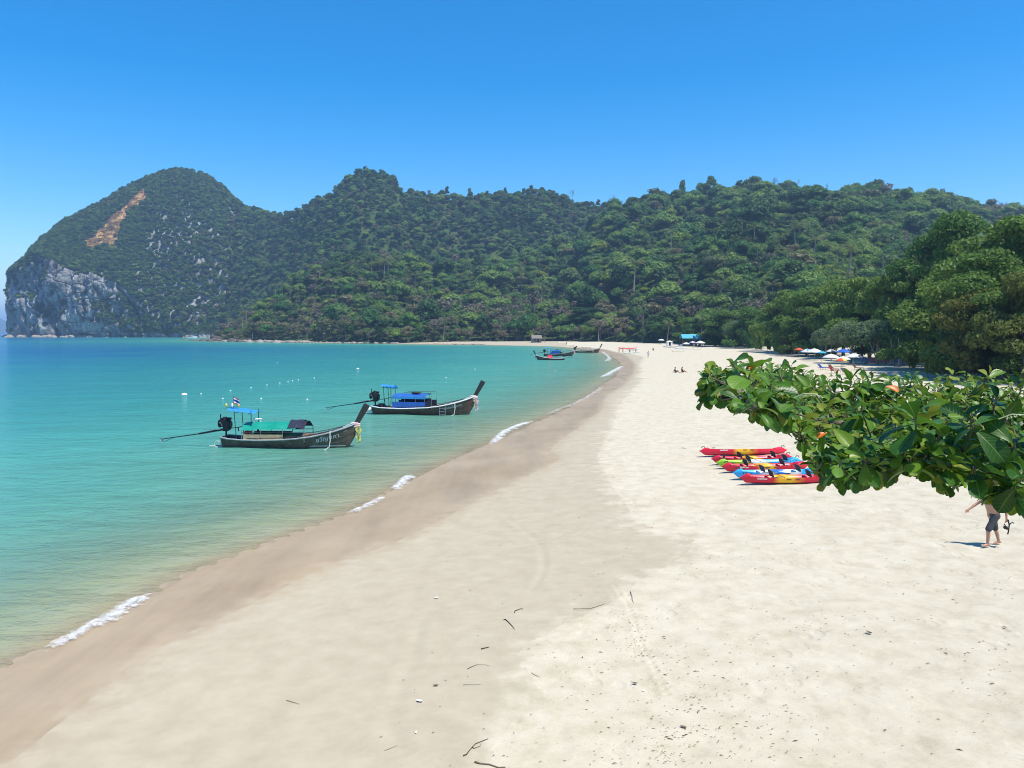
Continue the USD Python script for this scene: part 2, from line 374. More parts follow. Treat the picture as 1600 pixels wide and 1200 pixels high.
# small swell running to the beach, steeper near it
ph = sd * 0.9 + 4.0 * fbm2(sx, sy, 14.0, 3, 51)
sz = 0.035 * np.sin(ph) * smoothstep(-60, -6, sd) * smoothstep(260, 90, np.hypot(sx, sy)) + 0.05 * fbm2(sx, sy, 2.2, 3, 53) * smoothstep(200, 50, np.hypot(sx, sy)) * smoothstep(-0.5, -4, sd)
sf = grid_faces(*sx.shape)
sf = sf[keep.ravel()[sf].any(1)]
water = mat("sea_look", {
    "g": ("geometry", {}), "off": ("attribute", {"attribute": "offshore"}),
    "patch": ("noise_texture", {"scale": 0.035, "detail": 5.0, "roughness": 0.6}),
    "pm": ("math", {"math_type": "multiply_add", "value2": 1.1, "value3": 0.45}),
    "o2": ("math", {"math_type": "multiply"}),
    "lg": ("math", {"math_type": "logarithm", "value2": 10.0}),
    "lgc": ("math", {"math_type": "divide", "value2": 3.0}),
    # log10(offshore metres + 1) / 3
    "cr": ("rgb_ramp", {"ramp": [(0.0, (0.306, 0.297, 0.18)), (0.16, (0.234, 0.3105, 0.198)), (0.26, (0.1665, 0.3105, 0.2205)), (0.36, (0.1035, 0.3015, 0.225)), (0.466, (0.0612, 0.2655, 0.216)), (0.566, (0.036, 0.2205, 0.2025)), (0.667, (0.0216, 0.1755, 0.198)), (0.75, (0.0117, 0.1215, 0.2115)), (0.84, (0.0081, 0.0765, 0.198)), (0.95, (0.0072, 0.0675, 0.18))]}),
    "op": ("rgb_ramp", {"ramp": [(0.0, (0.03, 0.03, 0.03)), (0.08, (0.12,) * 3), (0.16, (0.30,) * 3), (0.26, (0.56,) * 3), (0.36, (0.82,) * 3), (0.46, (1, 1, 1))]}),
    "mp": ("mapping", {"scale": (0.55, 1.0, 1.0), "rotation": (0, 0, 0.5)}),
    "n1": ("noise_texture", {"scale": 1.1, "detail": 5.0, "roughness": 0.62, "distortion": 0.4}),
    "n2": ("noise_texture", {"scale": 0.16, "detail": 3.0, "roughness": 0.5}),
    "na": ("math", {"math_type": "multiply_add", "value2": 3.0}),
    "bmp": ("bump", {"strength": 0.9, "distance": 0.30}),
    "tr": ("transparent_bsdf", {}), "df": ("diffuse_bsdf", {}),
    "tint": ("rgb_ramp", {"ramp": [(0.0, (0.98, 0.97, 0.93)), (0.2, (0.86, 0.96, 0.86)), (0.45, (0.6, 0.9, 0.8))]}),
    "gl": ("glossy_bsdf", {"roughness": 0.12, "color": (0.85, 0.92, 1.0)}),
    "fr": ("fresnel", {"IOR": 1.33}),
    "fm": ("math", {"math_type": "multiply", "value2": 0.62}),
    "mb": ("mix_closure", {}), "ms": ("mix_closure", {})},
    [("g.position", "patch.vector"), ("patch.fac", "pm.value1"), ("off.fac", "o2.value1"), ("pm.value", "o2.value2"),
     ("o2.value", "lg.value1"), ("lg.value", "lgc.value1"), ("lgc.value", "cr.fac"), ("lgc.value", "op.fac"), ("lgc.value", "tint.fac"),
     ("g.position", "mp.vector"), ("mp.vector", "n1.vector"), ("mp.vector", "n2.vector"), ("n2.fac", "na.value1"), ("n1.fac", "na.value3"), ("na.value", "bmp.height"),
     ("bmp.normal", "gl.normal"), ("bmp.normal", "fr.normal"), ("bmp.normal", "df.normal"), ("cr.color", "df.color"), ("tint.color", "tr.color"),
     ("op.color", "mb.fac"), ("tr.BSDF", "mb.closure1"), ("df.BSDF", "mb.closure2"),
     ("fr.fac", "fm.value1"), ("fm.value", "ms.fac"), ("mb.closure", "ms.closure1"), ("gl.BSDF", "ms.closure2")], "ms.closure")
sea = obj("sea", (np.stack([sx, sy, sz], -1).reshape(-1, 3), sf), water, smooth=True, attrs={"offshore": np.maximum(-sd, 0.0).ravel() + 1.0})
tag(sea, "clear turquoise bay, deeper blue towards the far cliff", kind="structure")

# ------------------------------------------------------------------ forested hills (soil under the trees)
soil = mat("forest_floor_look", {
    "g": ("geometry", {}), "n": ("noise_texture", {"scale": 0.05, "detail": 8.0, "roughness": 0.65}),
    "r": ("rgb_ramp", {"ramp": [(0.3, (0.022, 0.045, 0.012)), (0.5, (0.042, 0.075, 0.020)), (0.7, (0.085, 0.085, 0.034))]}),
    "p": ("principled_bsdf", {"roughness": 0.95, "specular_ior_level": 0.1})},
    [("g.position", "n.vector"), ("n.fac", "r.fac"), ("r.color", "p.base_color")], "p.BSDF")
hcols = np.concatenate([np.linspace(180, 1720, 330), np.linspace(1735, 2300, 25)])
hdeps = np.concatenate([np.linspace(225, 620, 80), np.linspace(624, 1300, 150), np.linspace(1320, 2300, 22)])
hx, hy = polar(hdeps, hcols)
hz = hills_h(hx, hy)
hf_ = grid_faces(*hx.shape)
hz_ = hz.ravel()
hf_ = hf_[(hz_[hf_] > -1.0).any(1)]
hills = obj("hills", (np.stack([hx, hy, hz], -1).reshape(-1, 3), hf_), soil, smooth=True)
tag(hills, "steep jungle covered hills behind the bay", kind="structure")

# ------------------------------------------------------------------ limestone headland: cliff at the far left, wooded dome above
# column of the foot, foot distance, cliff height in the photo, column and height of the crest, crest distance
HEAD = np.array([(40, 1330, 440, 60, 418, 1290), (26, 1260, 436, 44, 416, 1260), (17, 1190, 434, 34, 415, 1230), (15, 1140, 434, 32, 414, 1210), (19, 1112, 430, 34, 410, 1200), (30, 1100, 420, 42, 404, 1195), (46, 1092, 412, 53, 400, 1195), (54, 1088, 398, 61, 384, 1195),
                 (63, 1086, 400, 78, 366, 1200), (80, 1085, 412, 104, 345, 1210), (104, 1084, 424, 140, 327, 1220), (130, 1083, 430, 172, 308, 1230), (156, 1082, 436, 204, 288, 1240),
                 (180, 1080, 445, 236, 273, 1250), (204, 1076, 470, 262, 265, 1255), (232, 1072, 495, 290, 264, 1255), (262, 1066, 510, 318, 270, 1255), (300, 1055, 520, 342, 287, 1250), (345, 1045, 523, 372, 316, 1240)], float)
nC, nR = 620, 240
u = np.linspace(0, len(HEAD) - 1, nC)
hd = np.stack([np.interp(u, np.arange(len(HEAD)), HEAD[:, k]) for k in range(6)], 1)
V = np.zeros((nR, nC, 3))
for j in range(nC):
    fpx, fd, cpy, kx, ky, kd = hd[j]
    F = at(fpx, 527, fd); F[2] = -3.0
    zc = EYE[2] + (519.1 - cpy) / FPX * fd
    K = at(kx, ky, kd); K[2] -= 5.0
    top = F + (K - F) * 0.05; top[2] = min(zc, K[2] - 4)
    nc = int(nR * 0.5)
    for i in range(nR):
        if i < nc:
            s = i / (nc - 1)
            p = F + (top - F) * np.array([s ** 1.5, s ** 1.5, s])
        elif i < nR - 20:
            s = (i - nc + 1) / (nR - 20 - nc)
            p = top + (K - top) * np.array([s, s, 0])
            p[2] = top[2] + (K[2] - top[2]) * (0.35 * s + 0.65 * math.sin(s * math.pi / 2))
        else:
            s = (i - (nR - 21)) / 20
            p = K + np.array([0.1 * s * 60, s * 220, -K[2] * s * s])
        V[i, j] = p
Pn = V.reshape(-1, 3)
steep = np.zeros((nR, nC)); steep[:int(nR * 0.5)] = 1.0; steep = steep.ravel()
rise = np.clip((V[..., 2].ravel() + 1) / 6, 0, 1)
q = Pn / np.array([26.0, 26.0, 90.0])
fl = (meshkit.fbm(q, 4, 71) - 0.5)                                   # vertical flutes
q2 = Pn / np.array([11.0, 11.0, 24.0])
f2 = (meshkit.fbm(q2, 4, 73) - 0.5)
f3 = (meshkit.fbm(Pn / np.array([4.5, 4.5, 9.0]), 3, 77) - 0.5)
lumps = (meshkit.fbm(Pn / 60.0, 3, 75) - 0.5)
crk = np.exp(-((meshkit.fbm(Pn / np.array([17.0, 17.0, 75.0]) + 9.0, 3, 79) - 0.5) / 0.018) ** 2) * 9.0 + np.exp(-((meshkit.fbm(Pn / np.array([40.0, 40.0, 16.0]) + 5.0, 3, 80) - 0.5) / 0.014) ** 2) * 4.0
leftend = np.tile(0.35 + 0.65 * smoothstep(2.0, 7.0, u), nR)
push = leftend * (fl * 50 + f2 * 26 + f3 * 9 + lumps * 34 * smoothstep(3.0, 8.0, np.tile(u, nR)) - crk) * (0.25 + 0.75 * steep)
topmask = np.ones((nR, nC)); topmask[-48:] = np.linspace(1, 0.05, 48)[:, None]; push = push * topmask.ravel()
nrm = trimesh.Trimesh(Pn, grid_faces(nR, nC), process=False).vertex_normals
sgn = np.sign((nrm * (np.array([0, 0, 40.0]) * 0 + np.array([-0.2, -1, 0.3]))).sum(1).mean())
Pd = Pn + nrm * sgn * push[:, None]
# undercut notch at the waterline
notch = np.exp(-((Pn[:, 2] - 2.5) / 2.5) ** 2) * 3.0 * steep
Pd += -nrm * sgn * notch[:, None]
crack = np.minimum(fl, f2)
ga, gp = 800 + FPX * Pd[:, 0] / Pd[:, 1], 519.1 - (Pd[:, 2] - EYE[2]) / Pd[:, 1] * FPX
def streak_d(qa, qpy):
    """distance, in photo pixels at the cliff, from the bare grassy streak below the shoulder"""
    qd = np.full(len(qa), 99.0)
    for (ax, ay), (bx, by) in [((232, 308), (152, 384)), ((196, 340), (176, 380))]:
        t = np.clip(((qa - ax) * (bx - ax) + (qpy - ay) * (by - ay)) / ((bx - ax) ** 2 + (by - ay) ** 2), 0, 1)
        qd = np.minimum(qd, np.hypot(qa - ax - t * (bx - ax), qpy - ay - t * (by - ay)) - 7 - 9 * t)
    return qd
grassy = smoothstep(6, -7, streak_d(ga, gp) + 18 * fbm2(Pd[:, 0], Pd[:, 2], 18.0, 3, 91) + 12 * fbm2(Pd[:, 0], Pd[:, 2], 5.0, 2, 92))
rock = mat("limestone_look", {
    "gr": ("attribute", {"attribute": "grassy"}), "mg": ("mix", {"color2": (0.44, 0.26, 0.10)}),
    "g": ("geometry", {}), "mp": ("mapping", {"scale": (1.0, 1.0, 0.28)}),
    "n1": ("noise_texture", {"scale": 0.05, "detail": 8.0, "roughness": 0.65}),
    "n2": ("noise_texture", {"scale": 0.14, "detail": 8.0, "roughness": 0.7}),
    "n3": ("noise_texture", {"scale": 0.02, "detail": 5.0, "roughness": 0.6}),
    "r": ("rgb_ramp", {"ramp": [(0.30, (0.07, 0.075, 0.07)), (0.43, (0.17, 0.17, 0.165)), (0.54, (0.27, 0.27, 0.26)), (0.66, (0.42, 0.41, 0.39))]}),
    "rs": ("rgb_ramp", {"ramp": [(0.38, (0.07, 0.07, 0.075)), (0.50, (1, 1, 1))]}),
    "ro": ("rgb_ramp", {"ramp": [(0.60, (0, 0, 0)), (0.72, (1, 1, 1))]}),
    "mo": ("mix", {"mix_type": "mix", "color2": (0.34, 0.25, 0.15)}), "ms": ("mix", {"mix_type": "multiply", "fac": 0.9}),
    "b": ("bump", {"strength": 1.0, "distance": 3.0}),
    "p": ("principled_bsdf", {"roughness": 0.9, "specular_ior_level": 0.2})},
    [("g.position", "mp.vector"), ("mp.vector", "n1.vector"), ("mp.vector", "n2.vector"), ("g.position", "n3.vector"), ("n1.fac", "r.fac"), ("n2.fac", "rs.fac"), ("n3.fac", "ro.fac"),
     ("ro.color", "mo.fac"), ("r.color", "mo.color1"), ("mo.color", "ms.color1"), ("rs.color", "ms.color2"), ("gr.fac", "mg.fac"), ("ms.color", "mg.color1"), ("mg.color", "p.base_color"), ("n2.fac", "b.height"), ("b.normal", "p.normal")], "p.BSDF")
cliff = obj("limestone_headland", (Pd, grid_faces(nR, nC)), rock, smooth=True, attrs={"grassy": grassy})
tag(cliff, "grey limestone headland with sheer fluted cliffs above the sea at the far left", kind="structure")
CLIFF_GRID, CLIFF_STEEP = Pd.reshape(nR, nC, 3), steep.reshape(nR, nC)

# ------------------------------------------------------------------ far island on the horizon
ix = np.linspace(-3000, -1, 60)
IX = []
ipx = np.linspace(-420, 60, 90)
prof = np.interp(ipx, [-420, -300, -150, -60, -10, 12, 30, 60], [524, 480, 470, 484, 490, 500, 510, 524])
rows = []
for k, (dz, dy) in enumerate([(0, 0), (0.55, 120), (1, 300), (0, 900)]):
    r = []
    for a_, pz in zip(ipx, prof):
        p = at(a_, 520, 7000 + dy)
        h = (520 - pz) / FPX * 7000 * dz * (1 + 0.25 * (meshkit.noise(np.array([a_ / 17.0, k, 0.0])) - 0.5))
        r.append([p[0], p[1], max(h, 0) - (2 if dz == 0 else 0)])
    rows.append(r)
isl = np.array(rows)
tag(obj("far_island", (isl.reshape(-1, 3), grid_faces(*isl.shape[:2])), soil, smooth=True), "distant island hazy on the horizon behind the cliff", kind="structure")

# ------------------------------------------------------------------ haze: the sea air
haze_m = mat("haze_look", {"v": ("principled_volume", {"color": (0.50, 0.72, 1.0), "density": 0.00017, "anisotropy": 0.2})}, [], None, "v.volume")
hb_ = trimesh.creation.box([24000, 20000, 342.0]); hb_.apply_translation([-1500, 6500, 342 / 2 - 12.0])
tag(obj("haze", hb_, haze_m), "thin blue sea haze over the bay", kind="stuff")
# ------------------------------------------------------------------ foliage materials: every leaf, tree and patch of forest has its own tone
def foliage(name, ramp, trans=0.25, rough=0.55, var=0.45, spec=0.3):
    return mat(name, {
        "g": ("geometry", {}), "oi": ("object_info", {}),
        "n": ("noise_texture", {"scale": 0.018, "detail": 3.0}),
        "n2": ("noise_texture", {"scale": 0.45, "detail": 3.0}),
        "a1": ("math", {"math_type": "multiply_add", "value2": 0.85, "value3": -0.22}),
        "a2": ("math", {"math_type": "multiply_add", "value2": 0.55}),
        "a3": ("math", {"math_type": "multiply_add", "value2": 0.22}),
        "r": ("rgb_ramp", {"ramp": ramp}),
        "v": ("math", {"math_type": "multiply_add", "value2": var, "value3": 1 - var / 2}),
        "h": ("hsv", {"hue": 0.5, "saturation": 1.0, "fac": 1.0}),
        "p": ("principled_bsdf", {"roughness": rough, "specular_ior_level": spec}),
        "t": ("translucent_bsdf", {}), "m": ("mix_closure", {"fac": trans})},
        [("oi.location", "n.vector"), ("g.position", "n2.vector"), ("oi.random", "a1.value1"), ("n.fac", "a2.value1"), ("a1.value", "a2.value3"),
         ("n2.fac", "a3.value1"), ("a2.value", "a3.value3"), ("a3.value", "r.fac"),
         ("g.random_per_island", "v.value1"), ("v.value", "h.value"), ("r.color", "h.color"), ("h.color", "p.base_color"), ("h.color", "t.color"),
         ("p.BSDF", "m.closure1"), ("t.BSDF", "m.closure2")], "m.closure")
foliage("dark_leaves", [(0.15, (0.03226, 0.0887, 0.0215)), (0.45, (0.07392, 0.1586, 0.03494)), (0.85, (0.1411, 0.2285, 0.05376))], trans=0.42)
foliage("green_leaves", [(0.15, (0.05564, 0.1601, 0.03061)), (0.45, (0.1224, 0.2643, 0.04729)), (0.85, (0.2503, 0.3756, 0.06955))], trans=0.45)
foliage("beach_leaves", [(0.15, (0.04752, 0.132, 0.02376)), (0.45, (0.103, 0.2178, 0.03696)), (0.85, (0.1848, 0.2904, 0.05016))], trans=0.48)
foliage("fresh_leaves", [(0.15, (0.06296, 0.1545, 0.02519)), (0.45, (0.1259, 0.2461, 0.04121)), (0.85, (0.229, 0.3434, 0.05724))], trans=0.48)
foliage("lime_leaves", [(0.15, (0.11, 0.23, 0.022)), (0.45, (0.19, 0.32, 0.028)), (0.85, (0.29, 0.37, 0.035))], trans=0.45)
foliage("olive_leaves", [(0.15, (0.09072, 0.1186, 0.04113)), (0.45, (0.1693, 0.1875, 0.07016)), (0.85, (0.2661, 0.2419, 0.1064))], trans=0.38)
foliage("dry_twigs", [(0.15, (0.125, 0.105, 0.075)), (0.45, (0.215, 0.18, 0.128)), (0.85, (0.29, 0.24, 0.165))], trans=0.1)
foliage("palm_leaves", [(0.15, (0.08, 0.14, 0.030)), (0.45, (0.15, 0.21, 0.046)), (0.85, (0.26, 0.28, 0.08))], spec=0.5, rough=0.4)
foliage("needle_leaves", [(0.15, (0.08625, 0.1552, 0.0667)), (0.45, (0.138, 0.2185, 0.09775)), (0.85, (0.207, 0.2875, 0.138))], trans=0.4)
foliage("dry_grass", [(0.2, (0.36, 0.21, 0.08)), (0.5, (0.48, 0.29, 0.11)), (0.8, (0.55, 0.38, 0.17))])
foliage("rust_leaves", [(0.15, (0.055, 0.125, 0.02)), (0.45, (0.105, 0.18, 0.028)), (0.85, (0.20, 0.215, 0.04))], trans=0.45)
plain("bark_look", (0.11, 0.088, 0.068), 0.9, 0.4, 3.0, bump=0.03, spec=0.2)
plain("pale_bark_look", (0.26, 0.22, 0.18), 0.9, 0.35, 3.0, bump=0.03, spec=0.2)

def leaf_quads(pos, nrm, size, rng, aspect=0.62, jitter=0.9):
    """one small folded leaf clump for each point"""
    n = len(pos)
    d = nrm + jitter * rng.normal(size=(n, 3))
    d /= np.linalg.norm(d, axis=1, keepdims=True) + 1e-9
    a = np.cross(d, rng.normal(size=(n, 3)))
    a /= np.linalg.norm(a, axis=1, keepdims=True) + 1e-9
    b = np.cross(d, a)
    s = (size * rng.uniform(0.6, 1.4, n))[:, None]
    v = np.stack([pos - a * s * 0.5, pos + b * s * 0.5 * aspect + d * s * 0.10, pos + a * s * 0.5, pos - b * s * 0.5 * aspect + d * s * 0.10], 1).reshape(-1, 3)
    k = np.arange(n)[:, None] * 4
    return v, np.vstack([k + [0, 1, 2], k + [0, 2, 3]])
def sphere_dirs(n, rng, low=-0.35):
    z = rng.uniform(low, 1, n); t = rng.uniform(0, 2 * np.pi, n); r = np.sqrt(np.maximum(1 - z * z, 0))
    return np.stack([r * np.cos(t), r * np.sin(t), z], 1)
ICO = trimesh.creation.icosphere(1)
def crown_mesh(lobes, nleaf, leaf, rng, core=0.80, jitter=0.8, low=-0.45, pads=1.0):
    """lobes: rows (x, y, z, radius, squash). Leaf clumps on the free surface of the lobes over a dark inner core"""
    L = np.asarray(lobes, float)
    w = L[:, 3] ** 2; w /= w.sum()
    k = rng.choice(len(L), nleaf, p=w)
    d = sphere_dirs(nleaf, rng, low)
    rr = L[k, 3] * rng.uniform(0.82, 1.12, nleaf)
    sq = np.stack([np.ones(len(L)), np.ones(len(L)), L[:, 4]], 1)
    pos = L[k, :3] + d * rr[:, None] * sq[k]
    inside = np.zeros(nleaf, bool)
    for i in range(len(L)):
        e = (pos - L[i, :3]) / (L[i, 3] * sq[i])
        inside |= ((e ** 2).sum(1) < 0.70 ** 2) & (k != i)
    pos, d = pos[~inside], d[~inside]
    v, f = leaf_quads(pos, d + [0, 0, 0.55], leaf, rng, jitter=jitter)
    parts = [trimesh.Trimesh(v, f, process=False)]
    if core:
        for i in range(len(L)):
            c = ICO.copy()
            c.vertices = c.vertices * (1 + 0.22 * rng.normal(size=(len(c.vertices), 1))) * core * L[i, 3] * sq[i] + L[i, :3]
            parts.append(c)
    return trimesh.util.concatenate(parts)
def round_lobes(rng, R, H, z0, n, squash=0.75):
    d = sphere_dirs(n, rng, -0.5)
    s = rng.uniform(0.30, 0.46, n) * R
    rad = (R - s * 0.9)
    c = np.stack([d[:, 0] * rad, d[:, 1] * rad, z0 + H * 0.5 + d[:, 2] * (H * 0.5 - s * squash * 0.6)], 1)
    L = np.column_stack([c, s, np.full(n, squash)])
    return np.vstack([L, [0, 0, z0 + H * 0.5, R * 0.55, H / R * 0.45]])
def trunk_mesh(h, r, rng, limbs=5, spread=2.2, lean=0.3, sides=6):
    p = np.array([[0, 0, -0.6], [lean * 0.3, 0, h * 0.35], [lean, 0.2 * lean, h * 0.7], [lean * 1.2, 0, h]])
    parts = [tube(p, [r * 1.25, r, r * 0.75, r * 0.35], sides)]
    for i in range(limbs):
        t = 2 * np.pi * i / max(limbs, 1) + rng.uniform(-0.4, 0.4)
        z = h * rng.uniform(0.5, 0.8)
        e = spread * rng.uniform(0.7, 1.2)
        q = np.array([[lean * 0.8, 0, z], [e * 0.5 * math.cos(t), e * 0.5 * math.sin(t), z + 0.25 * e], [e * math.cos(t), e * math.sin(t), z + 0.6 * e]])
        parts.append(tube(q, [r * 0.45, r * 0.3, r * 0.12], 5))
    return trimesh.util.concatenate(parts)
def bare_crown(rng, h, R, levels=3, n=5):
    """forking branches of a leafless tree"""
    parts = []
    def grow(p, d, l, r, lev):
        q = p + d * l
        parts.append(tube([p, (p + q) / 2 + rng.normal(size=3) * l * 0.06, q], [r, r * 0.8, r * 0.6], 4, caps=False))
        if lev:
            for _ in range(n if lev == levels else 3):
                e = d + rng.normal(size=3) * 0.65 + [0, 0, 0.15]
                e /= np.linalg.norm(e)
                grow(p + d * l * rng.uniform(0.6, 1.0), e, l * rng.uniform(0.55, 0.8), r * 0.55, lev - 1)
    grow(np.array([0, 0, h * 0.3]), np.array([0, 0, 1.0]), h * 0.32, h * 0.016, levels)
    return trimesh.util.concatenate(parts)
def palm_crown(rng, h, L=3.6, n=18, seg=7, leaflets=22):
    """arching fronds with separate leaflets"""
    vs, fs, k = [], [], 0
    for i in range(n):
        t = 2 * np.pi * i / n * 2.4 + rng.uniform(-0.2, 0.2)
        e0 = rng.uniform(-0.25, 1.25)
        u = np.linspace(0, 1, leaflets)
        el = e0 - 1.5 * u ** 1.4
        ds = L / leaflets
        r = np.cumsum(np.cos(el)) * ds; z = np.cumsum(np.sin(el)) * ds
        dirr = np.array([math.cos(t), math.sin(t), 0]); sidev = np.array([-math.sin(t), math.cos(t), 0])
        P = r[:, None] * dirr + np.array([0, 0, h]) + z[:, None] * [0, 0, 1]
        ll = 0.75 * np.sin(np.pi * np.clip(u * 0.85 + 0.12, 0, 1)) * L / 3.6
        for s in (-1, 1):
            tip = P + sidev * s * ll[:, None] * 0.85 + dirr * ll[:, None] * 0.45 - np.array([0, 0, 1]) * ll[:, None] * rng.uniform(0.25, 0.6, (leaflets, 1))
            b = P + dirr * 0.11
            vs.append(np.stack([P, b, tip], 1).reshape(-1, 3))
            fs.append(np.arange(leaflets * 3).reshape(-1, 3) + k); k += leaflets * 3
    return trimesh.Trimesh(np.vstack(vs), np.vstack(fs), process=False)

KINDS = {}
def kind(name, crown, leaves, trunk=None, bark="bark_look", extra=()):
    c = proto(name)
    if trunk is not None:
        usdkit.mesh(stage, f"/{name}_kind/trunk", trunk, MATS[bark])
    usdkit.mesh(stage, f"/{name}_kind/crown", crown, MATS[leaves])
    for n_, m_, l_ in extra:
        usdkit.mesh(stage, f"/{name}_kind/{n_}", m_, MATS[l_])
    KINDS[name] = c
    return c
# far forest kinds, about 9 m wide and 9 m high
for i in range(3):
    g = np.random.default_rng(100 + i)
    kind(f"dark_round_{'abc'[i]}", crown_mesh(round_lobes(g, 4.6, 6.2 + i, 3.2, 13), 880, 0.82, g, core=0.70, jitter=1.0), "dark_leaves", trunk_mesh(6, 0.22, g, 3))
    kind(f"green_round_{'abc'[i]}", crown_mesh(round_lobes(g, 4.8, 5.6 + 0.7 * i, 3.0, 14), 880, 0.78, g, core=0.70, jitter=1.0), "green_leaves", trunk_mesh(6, 0.2, g, 3))
for i in range(2):
    g = np.random.default_rng(200 + i)
    kind(f"lime_round_{'ab'[i]}", crown_mesh(round_lobes(g, 4.6, 4.6, 4.0, 13, 0.6), 820, 0.76, g, core=0.68, jitter=1.0), "lime_leaves", trunk_mesh(6, 0.2, g, 4))
    kind(f"olive_open_{'ab'[i]}", crown_mesh(round_lobes(g, 4.4, 6.0, 3.0, 12), 560, 0.8, g, core=0.6, jitter=1.2), "olive_leaves", trunk_mesh(7, 0.2, g, 5), "pale_bark_look")
    bc = bare_crown(g, 9.5, 4.0, 4, 5)
    tips = bc.vertices[g.choice(len(bc.vertices), 420)]
    v, f = leaf_quads(tips[tips[:, 2] > 4.2] + g.normal(size=(int((tips[:, 2] > 4.2).sum()), 3)) * 0.25, np.tile([0, 0, 1.0], (int((tips[:, 2] > 4.2).sum()), 1)), 0.62, g)
    kind(f"dry_open_{'ab'[i]}", trimesh.util.concatenate([bc, trimesh.Trimesh(v, f, process=False)]), "dry_twigs", tube([(0, 0, -0.5), (0.2, 0, 3.0)], [0.26, 0.17], 6), "pale_bark_look")
    kind(f"tall_dark_{'ab'[i]}", crown_mesh(round_lobes(g, 3.3, 9.5, 3.5, 16, 0.8), 640, 0.85, g), "dark_leaves", trunk_mesh(10, 0.25, g, 4))
    hp = 8.5 + 2 * i
    kind(f"palm_{'ab'[i]}", palm_crown(g, hp, 3.4), "palm_leaves", tube([(0.9, 0, -0.5), (0.45, 0, hp * 0.4), (0.1, 0, hp * 0.8), (0, 0, hp)], [0.24, 0.17, 0.15, 0.13], 7), "pale_bark_look")
gsc = np.random.default_rng(33)
kind("scrub", crown_mesh(np.array([[0.6 * a, 0.6 * b, 0.5, r, 0.8] for a, b, r in gsc.uniform([-2, -2, 0.8], [2, 2, 1.4], (7, 3))]), 240, 0.8, gsc), "olive_leaves")
kind("grass_tuft", trimesh.Trimesh(*leaf_quads(gsc.uniform([-4, -4, 0], [4, 4, 1.6], (260, 3)), np.tile([0, -0.3, 0.9], (260, 1)), 0.9, gsc, aspect=0.5), process=False), "dry_grass")

# finer kinds for the trees behind the near beach
def tiered(rng, R, H, z0, n):
    L = []
    for i in range(n):
        t = rng.uniform(0, 2 * np.pi); lev = rng.uniform(0, 1) ** 0.8
        rmax = R * (1.0 - 0.55 * lev ** 2)
        r = rmax * math.sqrt(rng.uniform(0.05, 1))
        s = rng.uniform(0.20, 0.34) * R
        L.append([r * math.cos(t), r * math.sin(t), z0 + H * lev * (1 - 0.25 * (r / R) ** 2), s, rng.uniform(0.38, 0.55)])
    return np.array(L)
for i in range(3):
    g = np.random.default_rng(300 + i)
    kind(f"beach_broadleaf_{'abc'[i]}", crown_mesh(tiered(g, 6.2, 10.6, 1.4, 42), 13000, 0.42, g, core=0.50, jitter=1.0, low=-0.7), "beach_leaves", trunk_mesh(9.5, 0.28, g, 9, 4.2, 0.8, 9))
    kind(f"beach_green_{'abc'[i]}", crown_mesh(tiered(g, 5.6, 8.0, 0.8, 36), 10500, 0.42, g, core=0.52, jitter=1.0, low=-0.7), "fresh_leaves", trunk_mesh(7, 0.22, g, 7, 3.4, 0.6, 8))
g = np.random.default_rng(340)
kind("beach_rust", crown_mesh(tiered(g, 5.2, 8.2, 0.8, 32), 9500, 0.40, g, core=0.5, jitter=1.0, low=-0.8), "rust_leaves", trunk_mesh(7, 0.32, g, 7, 3.2, 0.6, 8))
kind("casuarina", crown_mesh(round_lobes(g, 4.2, 5.6, 2.2, 26, 0.8), 8000, 0.34, g, core=0.4, jitter=1.4, low=-0.9), "needle_leaves", trunk_mesh(7, 0.22, g, 9, 3.0, 0.5, 7), "pale_bark_look")
kind("beach_shrub", crown_mesh(np.array([[a, b, c, r, 0.8] for a, b, c, r in g.uniform([-1.8, -1.8, 0.5, 0.6], [1.8, 1.8, 2.2, 1.1], (16, 4))]), 3600, 0.36, g, core=0.6, low=-0.6), "green_leaves", trunk_mesh(1.8, 0.08, g, 5, 1.4, 0.2))
kind("olive_shrub", crown_mesh(np.array([[a, b, c, r, 0.7] for a, b, c, r in g.uniform([-1.8, -1.8, 0.6, 0.5], [1.8, 1.8, 2.8, 0.9], (14, 4))]), 2400, 0.34, g, core=0.4, low=-0.8, jitter=1.2), "lime_leaves", trunk_mesh(2.4, 0.07, g, 6, 1.6, 0.2))
bc = bare_crown(g, 8.0, 3.0, 5, 5)
kind("bare_tree", bc, "dry_twigs", tube([(0, 0, -0.5), (0.2, 0, 2.5)], [0.2, 0.14], 6), "pale_bark_look")
kind("fine_palm", palm_crown(g, 7.0, 3.6, 22, 9, 36), "palm_leaves", tube([(1.1, 0, -0.5), (0.55, 0, 2.4), (0.15, 0, 5.0), (0, 0, 7.0)], [0.24, 0.17, 0.15, 0.13], 9), "pale_bark_look")

